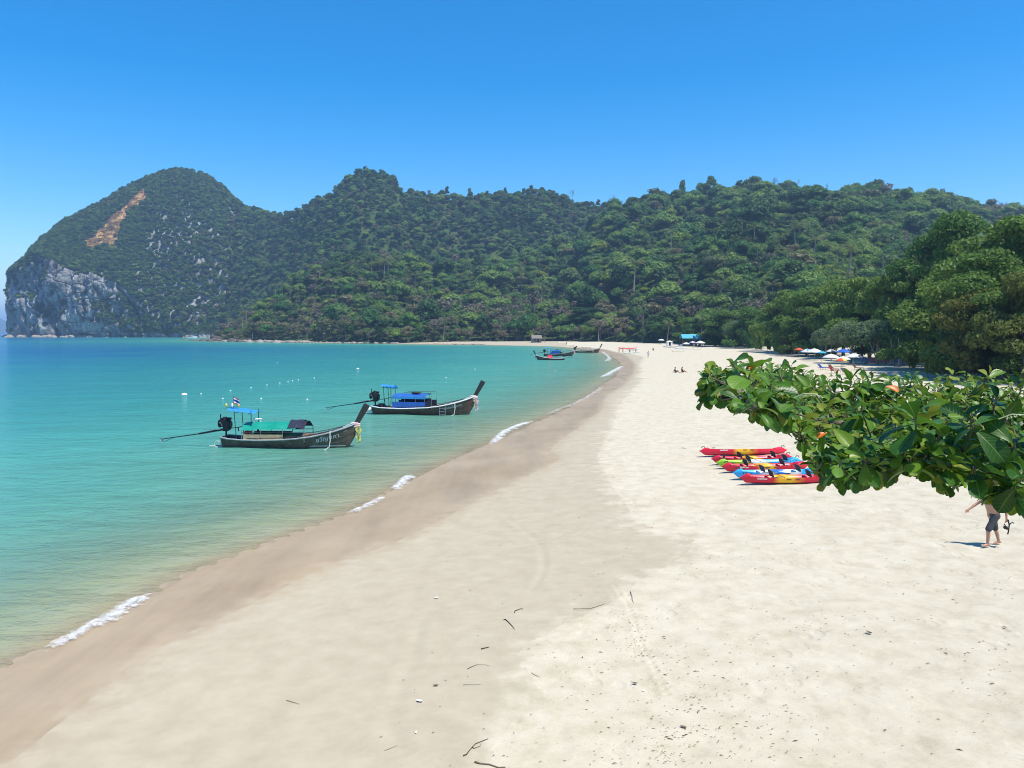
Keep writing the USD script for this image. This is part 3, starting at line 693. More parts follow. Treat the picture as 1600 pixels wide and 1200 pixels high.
# ------------------------------------------------------------------ where the trees stand
TREELINE = Curve([(62, -20), (60, 30), (55, 70)] + [tuple(on_sand(*p)[:2]) for p in
                 [(1600, 592), (1545, 583), (1480, 576), (1400, 566), (1330, 556), (1262, 550), (1215, 547), (1160, 544.5), (1120, 542), (1070, 537.5), (1000, 535.5), (930, 533.6), (850, 532.6), (780, 532.2)]], 1.0)
rng = np.random.default_rng(12)
PLACED = []            # (kind, x, y, z, scale, turn, zone)
def hand(kind_, px, depth, top_py, width_px=None, zone="", rz=None, dz=0.0, h0=12.0):
    """a tree at photo column px, that far away, whose top reaches top_py"""
    depth = depth * (1.08 if zone == "right" and px < 1440 else 1.0)
    p = at(px, 520, depth)
    z = max(gz_at(p[0], p[1]), float(hills_h(p[0], p[1]))) + dz
    s = (zpx(top_py, depth) - z) / h0
    sw = s if width_px is None else width_px / FPX * depth / 11.5
    PLACED.append((kind_, p[0], p[1], z, (sw, sw, s), rng.uniform(0, 6.28) if rz is None else rz, zone))
R = "right"
hand("beach_broadleaf_a", 1572, 112, 326, 250, R, h0=12.6); hand("beach_broadleaf_b", 1510, 132, 330, 180, R, h0=12.6); hand("beach_broadleaf_c", 1462, 150, 356, 150, R, h0=12.6)
hand("beach_broadleaf_b", 1640, 104, 330, 230, R, h0=12.6); hand("beach_broadleaf_c", 1545, 100, 388, 190, R, h0=12.6); hand("beach_broadleaf_a", 1487, 120, 405, 170, R, h0=12.6)
hand("beach_rust", 1604, 88, 422, 180, R, h0=9.6); hand("beach_rust", 1515, 96, 446, 140, R, h0=9.6); hand("beach_broadleaf_b", 1572, 92, 455, 150, R, h0=12.6)
hand("beach_broadleaf_c", 1432, 146, 440, 130, R, h0=12.6); hand("beach_green_a", 1400, 142, 418, 130, R, h0=9.6); hand("beach_green_b", 1360, 158, 425, 130, R, h0=9.6)
hand("beach_green_c", 1318, 172, 432, 120, R, h0=9.6); hand("beach_green_a", 1278, 190, 440, 105, R, h0=9.6); hand("beach_green_b", 1240, 206, 446, 95, R, h0=9.6)
hand("beach_green_c", 1212, 222, 460, 80, R, h0=9.6); hand("beach_rust", 1262, 178, 478, 80, R, h0=9.6); hand("beach_green_b", 1300, 176, 470, 100, R, h0=9.6)
hand("beach_green_a", 1348, 160, 462, 110, R, h0=9.6); hand("beach_broadleaf_a", 1395, 156, 472, 110, R, h0=12.6); hand("casuarina", 1372, 132, 498, 120, R, h0=8.4)
hand("casuarina", 1330, 136, 500, 90, R, h0=8.4); hand("casuarina", 1410, 128, 505, 80, R, h0=8.4); hand("olive_shrub", 1452, 102, 524, 80, R, h0=3.6)
hand("olive_shrub", 1500, 97, 532, 70, R, h0=3.6); hand("olive_shrub", 1426, 112, 540, 50, R, h0=3.6); hand("beach_broadleaf_c", 1590, 97, 500, 110, R, h0=12.6)
hand("beach_shrub", 1190, 236, 504, 60, R, h0=3.4); hand("beach_shrub", 1168, 252, 512, 45, R, h0=3.4); hand("beach_shrub", 1218, 214, 512, 50, R, h0=3.4)
hand("olive_shrub", 1200, 224, 526, 36, R, h0=3.6); hand("casuarina", 1150, 268, 500, 55, R, h0=8.4); hand("beach_shrub", 1130, 292, 522, 30, R, h0=3.4)
hand("beach_green_c", 1172, 262, 476, 80, R, h0=9.6); hand("beach_green_a", 1140, 285, 480, 80, R, h0=9.6); hand("beach_broadleaf_b", 1245, 196, 500, 70, R, h0=12.6)
hand("beach_rust", 1240, 190, 505, 50, R, h0=9.6); hand("casuarina", 1290, 158, 512, 60, R, h0=8.4); hand("bare_tree", 1300, 152, 520, 40, R, h0=8.6)
B = "far beach"
hand("fine_palm", 1008, 432, 503, 50, B, h0=8.0); hand("fine_palm", 985, 452, 515, 40, B, h0=8.0); hand("fine_palm", 1097, 356, 494, 48, B, h0=8.0); hand("fine_palm", 1120, 330, 502, 44, B, h0=8.0)
hand("fine_palm", 1062, 400, 505, 38, B, h0=8.0); hand("fine_palm", 1010, 470, 488, 40, B, h0=8.0); hand("fine_palm", 1145, 330, 470, 40, B, h0=8.0)
hand("beach_broadleaf_a", 918, 500, 478, 62, B, h0=12.6); hand("beach_broadleaf_c", 945, 492, 492, 50, B, h0=12.6); hand("beach_broadleaf_b", 892, 512, 496, 44, B, h0=12.6)
hand("beach_broadleaf_b", 1118, 320, 490, 52, B, h0=12.6); hand("dry_open_a", 1128, 318, 506, 34, B, h0=9.5); hand("beach_green_b", 960, 478, 500, 50, B, h0=9.6); hand("casuarina", 1030, 420, 506, 34, B, h0=8.4)
hand("beach_green_a", 1085, 372, 492, 60, B, h0=9.6); hand("casuarina", 1108, 336, 515, 36, B, h0=8.4); hand("beach_green_c", 1040, 415, 488, 60, B, h0=9.6)
for px, dp, tp, w in [(835, 540, 456, 60), (690, 560, 466, 60), (745, 555, 472, 56), (1040, 450, 462, 62), (780, 545, 480, 50), (655, 560, 490, 46), (990, 470, 478, 56), (870, 525, 480, 50), (600, 570, 478, 46), (560, 575, 488, 46), (812, 535, 492, 44), (1075, 420, 470, 44), (720, 545, 500, 40), (965, 470, 505, 36)]:
    hand("dry_open_" + rng.choice(["a", "b"]), px, dp, tp, w, B, h0=9.5)
S = "ridge"
for kn, px, dp, tp, w, h0 in [("beach_broadleaf_c", 1105, 782, 275, 30, 12.6), ("green_round_b", 1092, 784, 286, 22, 9.5), ("bare_tree", 1206, 786, 272, 26, 9), ("olive_open_b", 1464, 786, 296, 20, 9), ("bare_tree", 893, 988, 291, 18, 9), ("tall_dark_a", 790, 992, 293, 12, 13),
                              ("bare_tree", 1480, 788, 309, 34, 9), ("olive_open_b", 1540, 786, 312, 34, 9), ("palm_a", 1286, 790, 288, 10, 9.5), ("tall_dark_b", 1318, 790, 294, 10, 13), ("dark_round_a", 1064, 790, 284, 16, 9), ("bare_tree", 955, 800, 296, 20, 9),
                              ("tall_dark_b", 700, 1000, 291, 12, 13), ("tall_dark_a", 735, 1000, 294, 16, 13), ("palm_b", 1242, 790, 283, 10, 11), ("dark_round_b", 1394, 790, 300, 22, 9)]:
    hand(kn, px, dp, tp, w, S, h0=h0)

# the forest: a jittered net of trees over the hills, kinds by zone
CAND = []
def pick(a, y, z, n1, n2, tfront):
    """kind of tree by where it stands"""
    r = rng.uniform()
    low = z < 26 and a < 1140
    if y > 880:
        w = dict(dark=0.50, green=0.22, tall=0.10, olive=0.10, dry=0.08)
    elif low and a < 1010:
        w = dict(dark=0.12, green=0.26, olive=0.29, dry=0.17, lime=0.05, palm=0.07)
    elif z < 60:
        w = dict(dark=0.22, green=0.40, olive=0.10, dry=0.06, lime=0.12, palm=0.15)
    else:
        w = dict(dark=0.30, green=0.50, olive=0.08, dry=0.04, lime=0.05, tall=0.03)
    if n1 > 0.08: w["green"] = w.get("green", 0) * 2.2; w["lime"] = w.get("lime", 0) * 1.6
    if n1 < -0.08: w["dark"] = w.get("dark", 0) * 2.2
    if n2 > 0.12: w["dry"] = w.get("dry", 0) * 2.5; w["olive"] = w.get("olive", 0) * 2
    k = list(w); p = np.array([w[i] for i in k]); p /= p.sum()
    k = k[int(np.searchsorted(np.cumsum(p), r))]
    return {"dark": "dark_round_" + "abc"[rng.integers(3)], "green": "green_round_" + "abc"[rng.integers(3)], "lime": "lime_round_" + "ab"[rng.integers(2)], "olive": "olive_open_" + "ab"[rng.integers(2)],
            "dry": "dry_open_" + "ab"[rng.integers(2)], "tall": "tall_dark_" + "ab"[rng.integers(2)], "palm": "palm_" + "ab"[rng.integers(2)]}[k]
step = 5.6
fx, fy = np.meshgrid(np.arange(-760, 900, step), np.arange(110, 1300, step))
fx = (fx + rng.uniform(-0.5, 0.5, fx.shape) * step).ravel(); fy = (fy + rng.uniform(-0.5, 0.5, fy.shape) * step).ravel()
fa = azpx(fx, fy)
ok = (fa > 240) & (fa < 1760)
fx, fy, fa = fx[ok], fy[ok], fa[ok]
fz, fs, ft = hills_h(fx, fy), sand_z(fx, fy), TREELINE.d(fx, fy)
shore_d = SHORE.d(fx, fy)
PROFILE_R = np.interp(fa, [1120, 1180, 1215, 1300, 1400, 1430, 1500, 1600, 1800], [560, 505, 470, 445, 425, 362, 338, 326, 326])    # what the trees behind the near beach hide
TOPPY = 519.1 - (np.maximum(fz, fs) + 14 - EYE[2]) / fy * FPX
ok = ((fz > 0.8) | ((ft > 5) & (fy < 560) & (fa > 900))) & ((shore_d > 5.0) | (fy > 720)) & ((TOPPY < PROFILE_R) | (fa < 1120)) & ~((fa < 340) & (fy < 700))
fx, fy, fa, fz = fx[ok], fy[ok], fa[ok], np.maximum(fz[ok], fs[ok])
# leave out what lies behind a crest: compare the view angle with the highest nearer one
order = np.argsort(fy)
fx, fy, fa, fz = fx[order], fy[order], fa[order], fz[order]
ang = (fz + 11 - EYE[2]) / fy
best = np.full(900, -1.0)
vis = np.zeros(len(fx), bool)
for i in range(len(fx)):
    b = min(max(int(fa[i] / 2), 0), 899)
    vis[i] = ang[i] > best[b] - 0.004
    ground_ang = (fz[i] + 5 - EYE[2]) / fy[i]
    w = max(1, int(3.0 / fy[i] * FPX / 2))
    lo, hi = max(b - w, 0), min(b + w + 1, 900)
    best[lo:hi] = np.maximum(best[lo:hi], ground_ang)
fx, fy, fa, fz = fx[vis], fy[vis], fa[vis], fz[vis]
n1, n2 = fbm2(fx, fy, 70.0, 3, 81), fbm2(fx, fy, 90.0, 3, 83)
for x, y, a, z, k1, k2 in zip(fx, fy, fa, fz, n1, n2):
    s = float(np.clip(0.80 * math.exp(rng.normal() * 0.36), 0.38, 2.0)) * (1.0 if y < 850 else 0.90)
    if y > 850: s = min(s, 1.05)
    if a < 420 and y < 720:
        s *= 0.62 + 0.4 * max(0.0, (a - 330) / 90)
    kn = pick(a, y, z, k1, k2, 0)
    if kn.startswith("palm"): s = max(s, 0.8) * 1.25
    CAND.append((kn, x, y, z - 0.5, (s * rng.uniform(0.85, 1.2), s * rng.uniform(0.85, 1.2), s), rng.uniform(0, 6.28), "hill"))
# on the headland: trees on ledges and the dome, grass down the bare streak
G, ST = CLIFF_GRID, CLIFF_STEEP
tn = trimesh.Trimesh(G.reshape(-1, 3), grid_faces(*G.shape[:2]), process=False).vertex_normals.reshape(G.shape).copy()
tn *= np.sign(tn[..., 2].mean())
ii = rng.integers(2, G.shape[0] - 12, 34000); jj = rng.integers(0, G.shape[1], 34000)
Pq = G[ii, jj]
qa, qpy = 800 + FPX * Pq[:, 0] / Pq[:, 1], 519.1 - (Pq[:, 2] - EYE[2]) / Pq[:, 1] * FPX
qd = streak_d(qa, qpy)
qd += 18 * fbm2(Pq[:, 0], Pq[:, 2], 18.0, 3, 91)
qc = fbm2(Pq[:, 0], Pq[:, 2] * 1.2, 40.0, 4, 93)
for i, j, p, a, py, dstr, cov in zip(ii, jj, Pq, qa, qpy, qd, qc):
    if p[2] < 5 or a > 400:
        continue
    if dstr < rng.uniform(-5, 2):
        if rng.uniform() < 0.5: CAND.append(("grass_tuft", *p, (0.7, 0.7, 0.6), rng.uniform(0, 6.28), "cliff"))
        continue
    face = ST[i, j] > 0.5
    bare_dome = (a - 268) ** 2 / 50 ** 2 + (py - 362) ** 2 / 42 ** 2 < 0.3 + 4.0 * cov
    if face:
        okp = (cov > (0.11 if a < 200 else 0.06) or (tn[i, j, 2] > 0.5 and cov > -0.08) or (a > 190 and cov > -0.10) or a > 235) and rng.uniform() < 0.55
        s = rng.uniform(0.30, 0.65)
    else:
        okp = rng.uniform() < 0.98
        s = rng.uniform(0.40, 0.66) if bare_dome else rng.uniform(0.45, 0.9)
    if okp:
        kn = rng.choice(["dark_round_a", "dark_round_b", "dark_round_c", "green_round_a", "green_round_b", "olive_open_a", "tall_dark_a", "scrub"], p=[.2, .2, .2, .1, .08, .1, .04, .08])
        CAND.append((kn, p[0], p[1], p[2] - 1.2, (s, s, s), rng.uniform(0, 6.28), "cliff"))
# low scrub along the rocky shore of the near point
for px in np.arange(338, 900, 3.0):
    dfoot = float(FRONT(np.array([px]))[2, 0])
    p = at(px + rng.uniform(-3, 3), 520, dfoot + rng.uniform(4, 14))
    CAND.append((rng.choice(["scrub", "scrub", "olive_open_b", "dry_open_b"]), p[0], p[1], max(float(hills_h(p[0], p[1])), gz_at(p[0], p[1])) - 0.2, (0.7, 0.7, rng.uniform(0.5, 0.9)), rng.uniform(0, 6.28), "shore"))

near_first = sorted([c for c in CAND if c[6] in ("hill", "shore") and c[0] not in ("scrub", "grass_tuft")], key=lambda c: c[2] / c[4][2])
N_SINGLE = 296 - len(PLACED)
SINGLE, REST = near_first[:N_SINGLE], near_first[N_SINGLE:] + [c for c in CAND if c[6] == "cliff" or c[0] in ("scrub", "grass_tuft")]
WORDS = {"dark_round": ("dense dark green round tree", "forest_tree"), "green_round": ("mid green bushy tree", "forest_tree"), "lime_round": ("bright lime green tree", "forest_tree"), "olive_open": ("dull olive open tree", "forest_tree"),
         "dry_open": ("leafless mauve brown tree", "bare_tree"), "tall_dark": ("tall narrow dark tree", "forest_tree"), "palm": ("coconut palm with ragged crown", "palm_tree"), "beach_broadleaf": ("tall dark tiered tree", "broadleaf_tree"),
         "beach_green": ("fresh green broadleaf tree", "broadleaf_tree"), "beach_rust": ("rusty yellowing broadleaf tree", "broadleaf_tree"), "casuarina": ("feathery grey green casuarina", "casuarina_tree"), "beach_shrub": ("low green shrub", "shrub"),
         "olive_shrub": ("sparse yellow green shrub", "shrub"), "bare_tree": ("leafless pale tree", "bare_tree"), "fine_palm": ("yellow green coconut palm", "palm_tree")}
def base_kind(k):
    return k[:-2] if k[-2] == "_" and k[-1] in "abc" else k
MARKS = [(352, "at the tip of the rocky point"), (380, "on the rocky point"), (410, "behind the rocky point"), (440, "left of the rocky shore"), (475, "over the rocky shore's left third"), (510, "over the middle of the rocky shore"), (550, "over the rocky shore's right third"),
         (590, "where rocky shore turns to sand"), (630, "over the far sand strip's left end"), (670, "over the thin far sand strip"), (710, "above the second longtail's canopy"), (750, "above the second longtail's prow"), (785, "well left of the grey hut"), (815, "just left of the grey hut"),
         (850, "behind the grey hut"), (880, "above the red cloth boat"), (915, "above the far moored boats"), (945, "above the farthest boat's prow"), (970, "left of the red canoe"), (995, "behind the red canoe"), (1020, "above the lone standing person"), (1045, "above the white tent"),
         (1070, "left of the teal shelter"), (1100, "above the teal shelter"), (1130, "right of the teal shelter"), (1160, "above the branch's left tip"), (1190, "above the branch's big leaves"), (1220, "left of the shaded standing figures"), (1250, "above the shaded standing figures"),
         (1285, "above the red parasol"), (1320, "above the blue parasol"), (1360, "above the blue chairs"), (1400, "above the red chairs"), (1440, "left of the tallest right trees"), (1800, "behind the tallest right trees")]
def where(a, y, z, zone):
    """a place one can find in the picture"""
    if zone == "ridge":
        return "on the skyline of the " + ("right hill" if a > 930 else "far ridge")
    if zone == "right":
        return ("over the shaded loungers" if a > 1490 else "behind the red chairs" if a > 1360 else "behind the blue chairs" if a > 1310 else "behind the parasol row" if a > 1230 else "left of the parasol row")
    m = next(w for lim, w in MARKS if a <= lim)
    h = 519.1 - (z - EYE[2]) / y * FPX
    return m + (", low" if h > 500 else ", halfway up" if h > 440 else ", high up")
rows = [(k, x, y, z, s, t, zone, float(azpx(x, y))) for k, x, y, z, s, t, zone in PLACED + SINGLE]
sets = {}
for r in rows:
    sets.setdefault((base_kind(r[0]), where(r[7], r[2], r[3], r[6])), []).append(r)
ORD = ["leftmost", "second from left", "third from left", "fourth from left", "fifth from left", "sixth from left", "seventh from left", "eighth from left", "ninth from left"]
for (bk, wh), rs in sets.items():
    words, nm = WORDS[bk]
    rs.sort(key=lambda r: r[7])
    for i, (k, x, y, z, s, t, zone, a) in enumerate(rs):
        many = len(rs) > 9
        lab = f"{words} {wh}" if len(rs) == 1 or many else f"{words} {wh}, {ORD[i] if i < len(rs) - 1 else 'rightmost'}"
        copy_of(KINDS[k], nm, lab, "shrub" if nm == "shrub" else "palm tree" if nm == "palm_tree" else "tree", (x, y, z), t, s, group=f"{words}s {wh}" if many else None)
def instancer(name, label, items):
    pi = UsdGeom.PointInstancer.Define(stage, f"/World/{name}")
    names = sorted({c[0] for c in items})
    rel = pi.CreatePrototypesRel()
    for k in names:
        q = UsdGeom.Xform.Define(stage, f"/World/{name}/{base_kind(k)}{'_' + k[-1] if base_kind(k) != k else ''}")
        q.GetPrim().GetReferences().AddInternalReference(KINDS[k].GetPath())
        rel.AddTarget(q.GetPath())
    pi.CreateProtoIndicesAttr([names.index(c[0]) for c in items])
    pi.CreatePositionsAttr(Vt.Vec3fArray.FromNumpy(np.array([c[1:4] for c in items], np.float32)))
    pi.CreateScalesAttr(Vt.Vec3fArray.FromNumpy(np.array([c[4] for c in items], np.float32)))
    pi.CreateOrientationsAttr([Gf.Quath(math.cos(c[5] / 2), 0, 0, math.sin(c[5] / 2)) for c in items])
    return tag(pi, label, kind="stuff")
instancer("forest", "dense mixed jungle covering the hills behind the bay", [c for c in REST if c[6] != "cliff"])
instancer("headland_forest", "dark trees and dry grass clinging to the limestone headland", [c for c in REST if c[6] == "cliff"])
print("trees", len(rows), "forest", len(REST))
# ------------------------------------------------------------------ long-tail boats
from shapely.geometry import Polygon
plain("weathered_hull", (0.080, 0.060, 0.042), 0.68, 0.7, 2.6, bump=0.01)
plain("brown_hull", (0.085, 0.046, 0.028), 0.62, 0.65, 2.6, bump=0.01)
plain("grey_rail", (0.30, 0.31, 0.31), 0.6, 0.35, 4.0)
plain("white_rail", (0.68, 0.66, 0.62), 0.5, 0.2, 4.0)
plain("inner_wood", (0.16, 0.10, 0.065), 0.7, 0.45, 3.0)
plain("tan_board", (0.38, 0.30, 0.17), 0.65, 0.3, 3.0)
plain("dark_prow", (0.030, 0.024, 0.022), 0.5, 0.5, 4.0)
plain("green_tarp", (0.010, 0.34, 0.24), 0.5, 0.18, 3.0, trans=0.3)
plain("blue_tarp", (0.045, 0.30, 0.68), 0.5, 0.15, 3.0, trans=0.3)
plain("deep_blue_tarp", (0.03, 0.13, 0.48), 0.5, 0.2, 3.0, trans=0.2)
plain("navy_cloth", (0.012, 0.014, 0.035), 0.85, 0.4, 4.0)
plain("red_cloth", (0.62, 0.035, 0.05), 0.8, 0.25, 3.0, trans=0.2)
plain("engine_iron", (0.012, 0.012, 0.013), 0.45, 0.6, 9.0, metallic=0.2)
plain("steel", (0.34, 0.35, 0.36), 0.4, 0.3, 9.0, metallic=0.8)
plain("black_pole", (0.02, 0.02, 0.022), 0.5, 0.4, 5.0)
plain("white_plastic", (0.66, 0.67, 0.66), 0.4, 0.08, 5.0)
plain("rope_white", (0.62, 0.60, 0.53), 0.9, 0.2, 20.0)
plain("ribbon_pink", (0.66, 0.42, 0.40), 0.85, 0.25, 8.0)
plain("ribbon_yellow", (0.62, 0.48, 0.10), 0.85, 0.25, 8.0)
plain("ribbon_green", (0.34, 0.46, 0.05), 0.85, 0.25, 8.0)
plain("flag_red", (0.55, 0.04, 0.05), 0.8, 0.1)
plain("flag_white", (0.75, 0.75, 0.75), 0.8, 0.05)
plain("flag_blue", (0.02, 0.03, 0.25), 0.8, 0.1)
plain("paint_white", (0.42, 0.42, 0.38), 0.7, 0.5, 14.0)
plain("letter_white", (0.75, 0.74, 0.70), 0.5, 0.1, 14.0)
plain("black_rubber", (0.015, 0.015, 0.016), 0.7, 0.4)
THAI = {"near":[[[196,38,196,44,200,46,211,46,216,42,217,12,208,12,208,37,205,39]],[[159,16,163,18,163,27,166,29,161,34,166,43,182,45,189,41,191,37,191,12,182,12,182,34,178,38,171,36,176,30,172,26,171,13,161,11]],[[122,19,122,45,131,45,131,23,135,19,139,19,143,24,143,45,152,45,152,12,145,12,143,15,137,11,129,11]],[[65,16,65,26,70,31,65,33,68,43,75,46,84,46,91,43,94,38,94,23,99,20,104,25,104,45,113,45,113,11,109,3,102,0,87,2,87,9,99,7,103,9,104,15,91,13,86,17,85,36,81,39,74,36,79,33,79,28,74,25,74,18,79,17,79,12,70,11]],[[41,54,42,60,48,60,49,56,64,56,64,50,45,50]],[[34,16,36,20,47,19,50,25,48,37,43,39,35,37,34,44,39,46,53,44,59,34,57,17,49,11,36,12]],[[0,40,1,45,11,45,14,42,10,22,16,18,19,22,19,45,28,45,28,19,24,13,10,11,3,15,1,29,5,37]]],"far":[[[305,38,305,44,309,46,320,46,325,42,326,12,317,12,317,37,314,39]],[[268,12,268,16,272,18,272,27,275,30,270,33,271,39,279,45,291,45,297,42,300,37,300,12,291,12,291,34,287,38,280,36,285,30,281,26,280,13,277,11]],[[231,45,240,45,240,22,243,19,247,19,252,24,252,45,261,45,261,12,254,12,252,15,246,11,238,11,232,16]],[[174,16,174,26,179,31,174,33,177,43,184,46,193,46,200,43,203,38,203,23,208,20,213,25,213,45,222,45,222,11,218,3,211,0,196,2,196,9,208,7,212,9,213,15,200,13,195,17,194,36,190,39,183,36,188,33,188,28,183,25,183,18,188,17,188,12,179,11]],[[150,54,151,60,157,60,158,56,173,56,173,50,154,50]],[[143,16,145,20,156,19,159,25,157,37,152,39,144,37,143,44,148,46,162,44,168,34,166,17,158,11,145,12]],[[109,40,110,45,120,45,123,42,119,22,125,18,128,22,128,45,137,45,137,19,133,13,119,11,112,15,110,29,114,37]],[[81,12,72,46,81,45,89,19,93,23,94,33,92,38,86,39,85,46,93,46,100,42,103,35,103,25,96,14]],[[38,21,38,31,53,31,53,25,47,25,50,18,57,19,59,24,57,37,48,39,40,36,40,44,57,46,65,41,68,34,68,23,62,13,57,11,45,12]],[[12,50,12,53,16,56,16,58,12,59,13,63,22,63,23,56,32,56,32,50]],[[0,19,0,45,9,45,9,23,13,19,17,19,21,24,21,45,30,45,30,12,23,12,21,15,15,11,7,11]]]}
def text_strip(glyphs, length, depth=0.006):
    """letter shapes from outlines, length metres long, in the xy plane"""
    parts = []
    w = max(max(r[0][0::2]) for r in glyphs)
    s = length / w
    for rings in glyphs:
        rs = [np.array(r, float).reshape(-1, 2) * s for r in rings]
        p = Polygon(rs[0], [h for h in rs[1:]]).buffer(0)
        for g in getattr(p, "geoms", [p]):
            if g.area > 1e-6:
                parts.append(trimesh.creation.extrude_polygon(g, depth, engine="earcut"))
    return trimesh.util.concatenate(parts)

HX = np.array([-4.25, -3.6, -2.8, -1.8, -0.6, 0.6, 1.6, 2.5, 3.2, 3.8, 4.3, 4.6])
HB = np.array([0.62, 0.80, 0.92, 1.00, 1.03, 1.00, 0.90, 0.74, 0.56, 0.37, 0.18, 0.05])     # half beam at the sheer
HS = np.array([0.66, 0.58, 0.54, 0.53, 0.56, 0.63, 0.75, 0.93, 1.11, 1.30, 1.50, 1.62])     # sheer height
HK = np.array([-0.12, -0.22, -0.28, -0.30, -0.30, -0.30, -0.28, -0.26, -0.22, -0.10, 0.75, 1.38])  # keel
def hull_at(x):
    return np.interp(x, HX, HB), np.interp(x, HX, HS), np.interp(x, HX, HK)
def hull_y(x, z):
    """half width of the outer skin at height z"""
    b, s, k = hull_at(x)
    t = np.clip((z - k) / (s - k), 0, 1)
    return b * (0.25 + 0.75 * t) ** 0.9 * np.minimum(1, t * 6) ** 0.5
def longtail(label, loc, yaw, scale, hull_m, rail_m, canopy, stern_roof, name, prow_m="dark_prow", extras=(), flip=False, prow=1.0, shaft_len=4.2, bright_rail=True):
    t = thing("longtail_boat", label, "boat", loc, yaw, None, scale)
    xs = np.concatenate([np.linspace(-4.25, 3.6, 34), np.linspace(3.75, 4.6, 10)])
    nt = 12
    tt = np.linspace(0, 1, nt)
    def shell(inset, zin):
        rows = []
        for x in xs:
            b, s, k = hull_at(x)
            z = k + zin + (s - k - zin) * tt
            y = np.maximum(hull_y(x, z) - inset, 0.008)
            rows.append(np.concatenate([np.stack([np.full(nt, x), -y[::-1], z[::-1]], 1), np.stack([np.full(nt, x), y, z], 1)]))
        return np.array(rows)
    o = shell(0, 0); i_ = shell(0.05, 0.12)
    nx, nc = o.shape[:2]
    parts = [trimesh.Trimesh(o.reshape(-1, 3), grid_faces(nx, nc), process=False), trimesh.Trimesh(i_.reshape(-1, 3), grid_faces(nx, nc, True), process=False)]
    # transom, and lapped strakes along the side
    tr = o[0]; c = tr.mean(0)
    parts.append(trimesh.Trimesh(np.vstack([tr, c]), [[j, j + 1, nc] for j in range(nc - 1)] + [[nc - 1, 0, nc]], process=False))
    for sgn in (-1, 1):
        for fr in (0.42, 0.62, 0.80):
            p = []
            for x in np.linspace(-4.2, 4.1, 30):
                b, s, k = hull_at(x); z = k + (s - k) * fr
                p.append([x, sgn * (hull_y(x, z) + 0.004), z])
            parts.append(tube(p, 0.012, 5, False))
    obj("hull", parts, MATS[hull_m], t, smooth=35)
    for sgn in (-1, 1):
        p = np.array([[x, sgn * (hull_at(x)[0] + 0.01), hull_at(x)[1]] for x in np.linspace(-4.25, 4.5, 40)])
        obj("gunwale", tube(p, 0.050, 6), MATS[rail_m], t, smooth=True)
        p2 = p.copy(); p2[:, 2] += 0.12; p2[:, 1] *= 0.97
        obj("rail", tube(p2[6:36], 0.022, 5), MATS["dark_prow"], t, smooth=True)
    fl = [[x, s * max(hull_y(x, 0.12) - 0.06, 0.02), 0.12] for x in np.linspace(-4.1, 3.5, 20) for s in (-1, 1)]
    obj("floor_boards", (np.array(fl), grid_faces(20, 2)), MATS["inner_wood"], t)
    for x in (-3.1, -2.3, 1.9, 2.7, 3.3):
        b, s, k = hull_at(x)
        obj("thwart", box(0.16, 2 * b - 0.08, 0.05, (x, 0, s - 0.10)), MATS["inner_wood"], t)
    b, s, k = hull_at(3.55)
    obj("foredeck", trimesh.Trimesh([[3.3, -0.50, 1.10], [3.3, 0.50, 1.10], [4.3, 0.14, 1.44], [4.3, -0.14, 1.44]], [[0, 1, 2], [0, 2, 3]], process=False), MATS["inner_wood"], t)
    # stem post: a heavy slanting board
    a0, a1 = np.array([4.22, 0, 1.25]), np.array([4.22 + 0.92 * prow, 0, 1.25 + 1.62 * prow])
    ax = (a1 - a0) / np.linalg.norm(a1 - a0); sd_ = np.array([ax[2], 0, -ax[0]])
    pv = []
    for q, wd, th in ((a0, 0.12, 0.07), (a0 + (a1 - a0) * 0.3, 0.15, 0.07), (a0 + (a1 - a0) * 0.93, 0.20, 0.075), (a1, 0.17, 0.07)):
        for s1, s2 in ((-1, -1), (1, -1), (1, 1), (-1, 1)):
            pv.append(q + sd_ * wd * s1 + np.array([0, th * s2, 0]))
    pf = []
    for r in range(3):
        for j in range(4):
            a_, b_ = r * 4 + j, r * 4 + (j + 1) % 4
            pf += [[a_, b_, b_ + 4], [a_, b_ + 4, a_ + 4]]
    pf += [[0, 2, 1], [0, 3, 2], [12, 13, 14], [12, 14, 15]]
    obj("prow_post", trimesh.Trimesh(pv, pf), MATS[prow_m], t)
    # ribbons and garlands tied round the prow
    g = np.random.default_rng(int(abs(loc[0]) * 10) + 5)
    b0 = a0 + (a1 - a0) * 0.10
    knot = [tube([b0 + np.array([0.25 * math.cos(q), 0.13 * math.sin(q), 0.10 * k_ - 0.08 + 0.03 * math.sin(3 * q)]) for q in np.linspace(0, 6.28, 14)], 0.075, 6) for k_ in range(3)]
    obj("garland", knot, MATS["ribbon_pink"], t, smooth=True)
    for k_ in range(5):
        x0, y0 = 0.10 + 0.06 * k_ + g.uniform(-0.05, 0.05), -0.16 - 0.02 * k_
        L_ = [0.55, 0.8, 1.15, 0.7, 0.95][k_]
        w = 0.05
        pts = [[b0[0] + x0 + g.uniform(-0.03, 0.03) * (q > 0) + 0.05 * math.sin(q * 2 + k_), y0, b0[2] - L_ * q / 6] for q in range(7)]
        v = np.array([[p[0] + s_ * w, p[1] + 0.02 * math.sin(j_ * 1.7), p[2]] for j_, p in enumerate(pts) for s_ in (-1, 1)])
        obj("ribbon", (v, grid_faces(7, 2)), MATS[["ribbon_pink", "ribbon_yellow", "ribbon_green", "ribbon_pink", "ribbon_yellow"][k_] if "green" in extras else ["ribbon_pink", "ribbon_yellow", "ribbon_pink", "ribbon_pink", "ribbon_pink"][k_]], t)
    # engine on its pivot, with the long shaft
    e = np.array([-4.15, 0, 1.05])
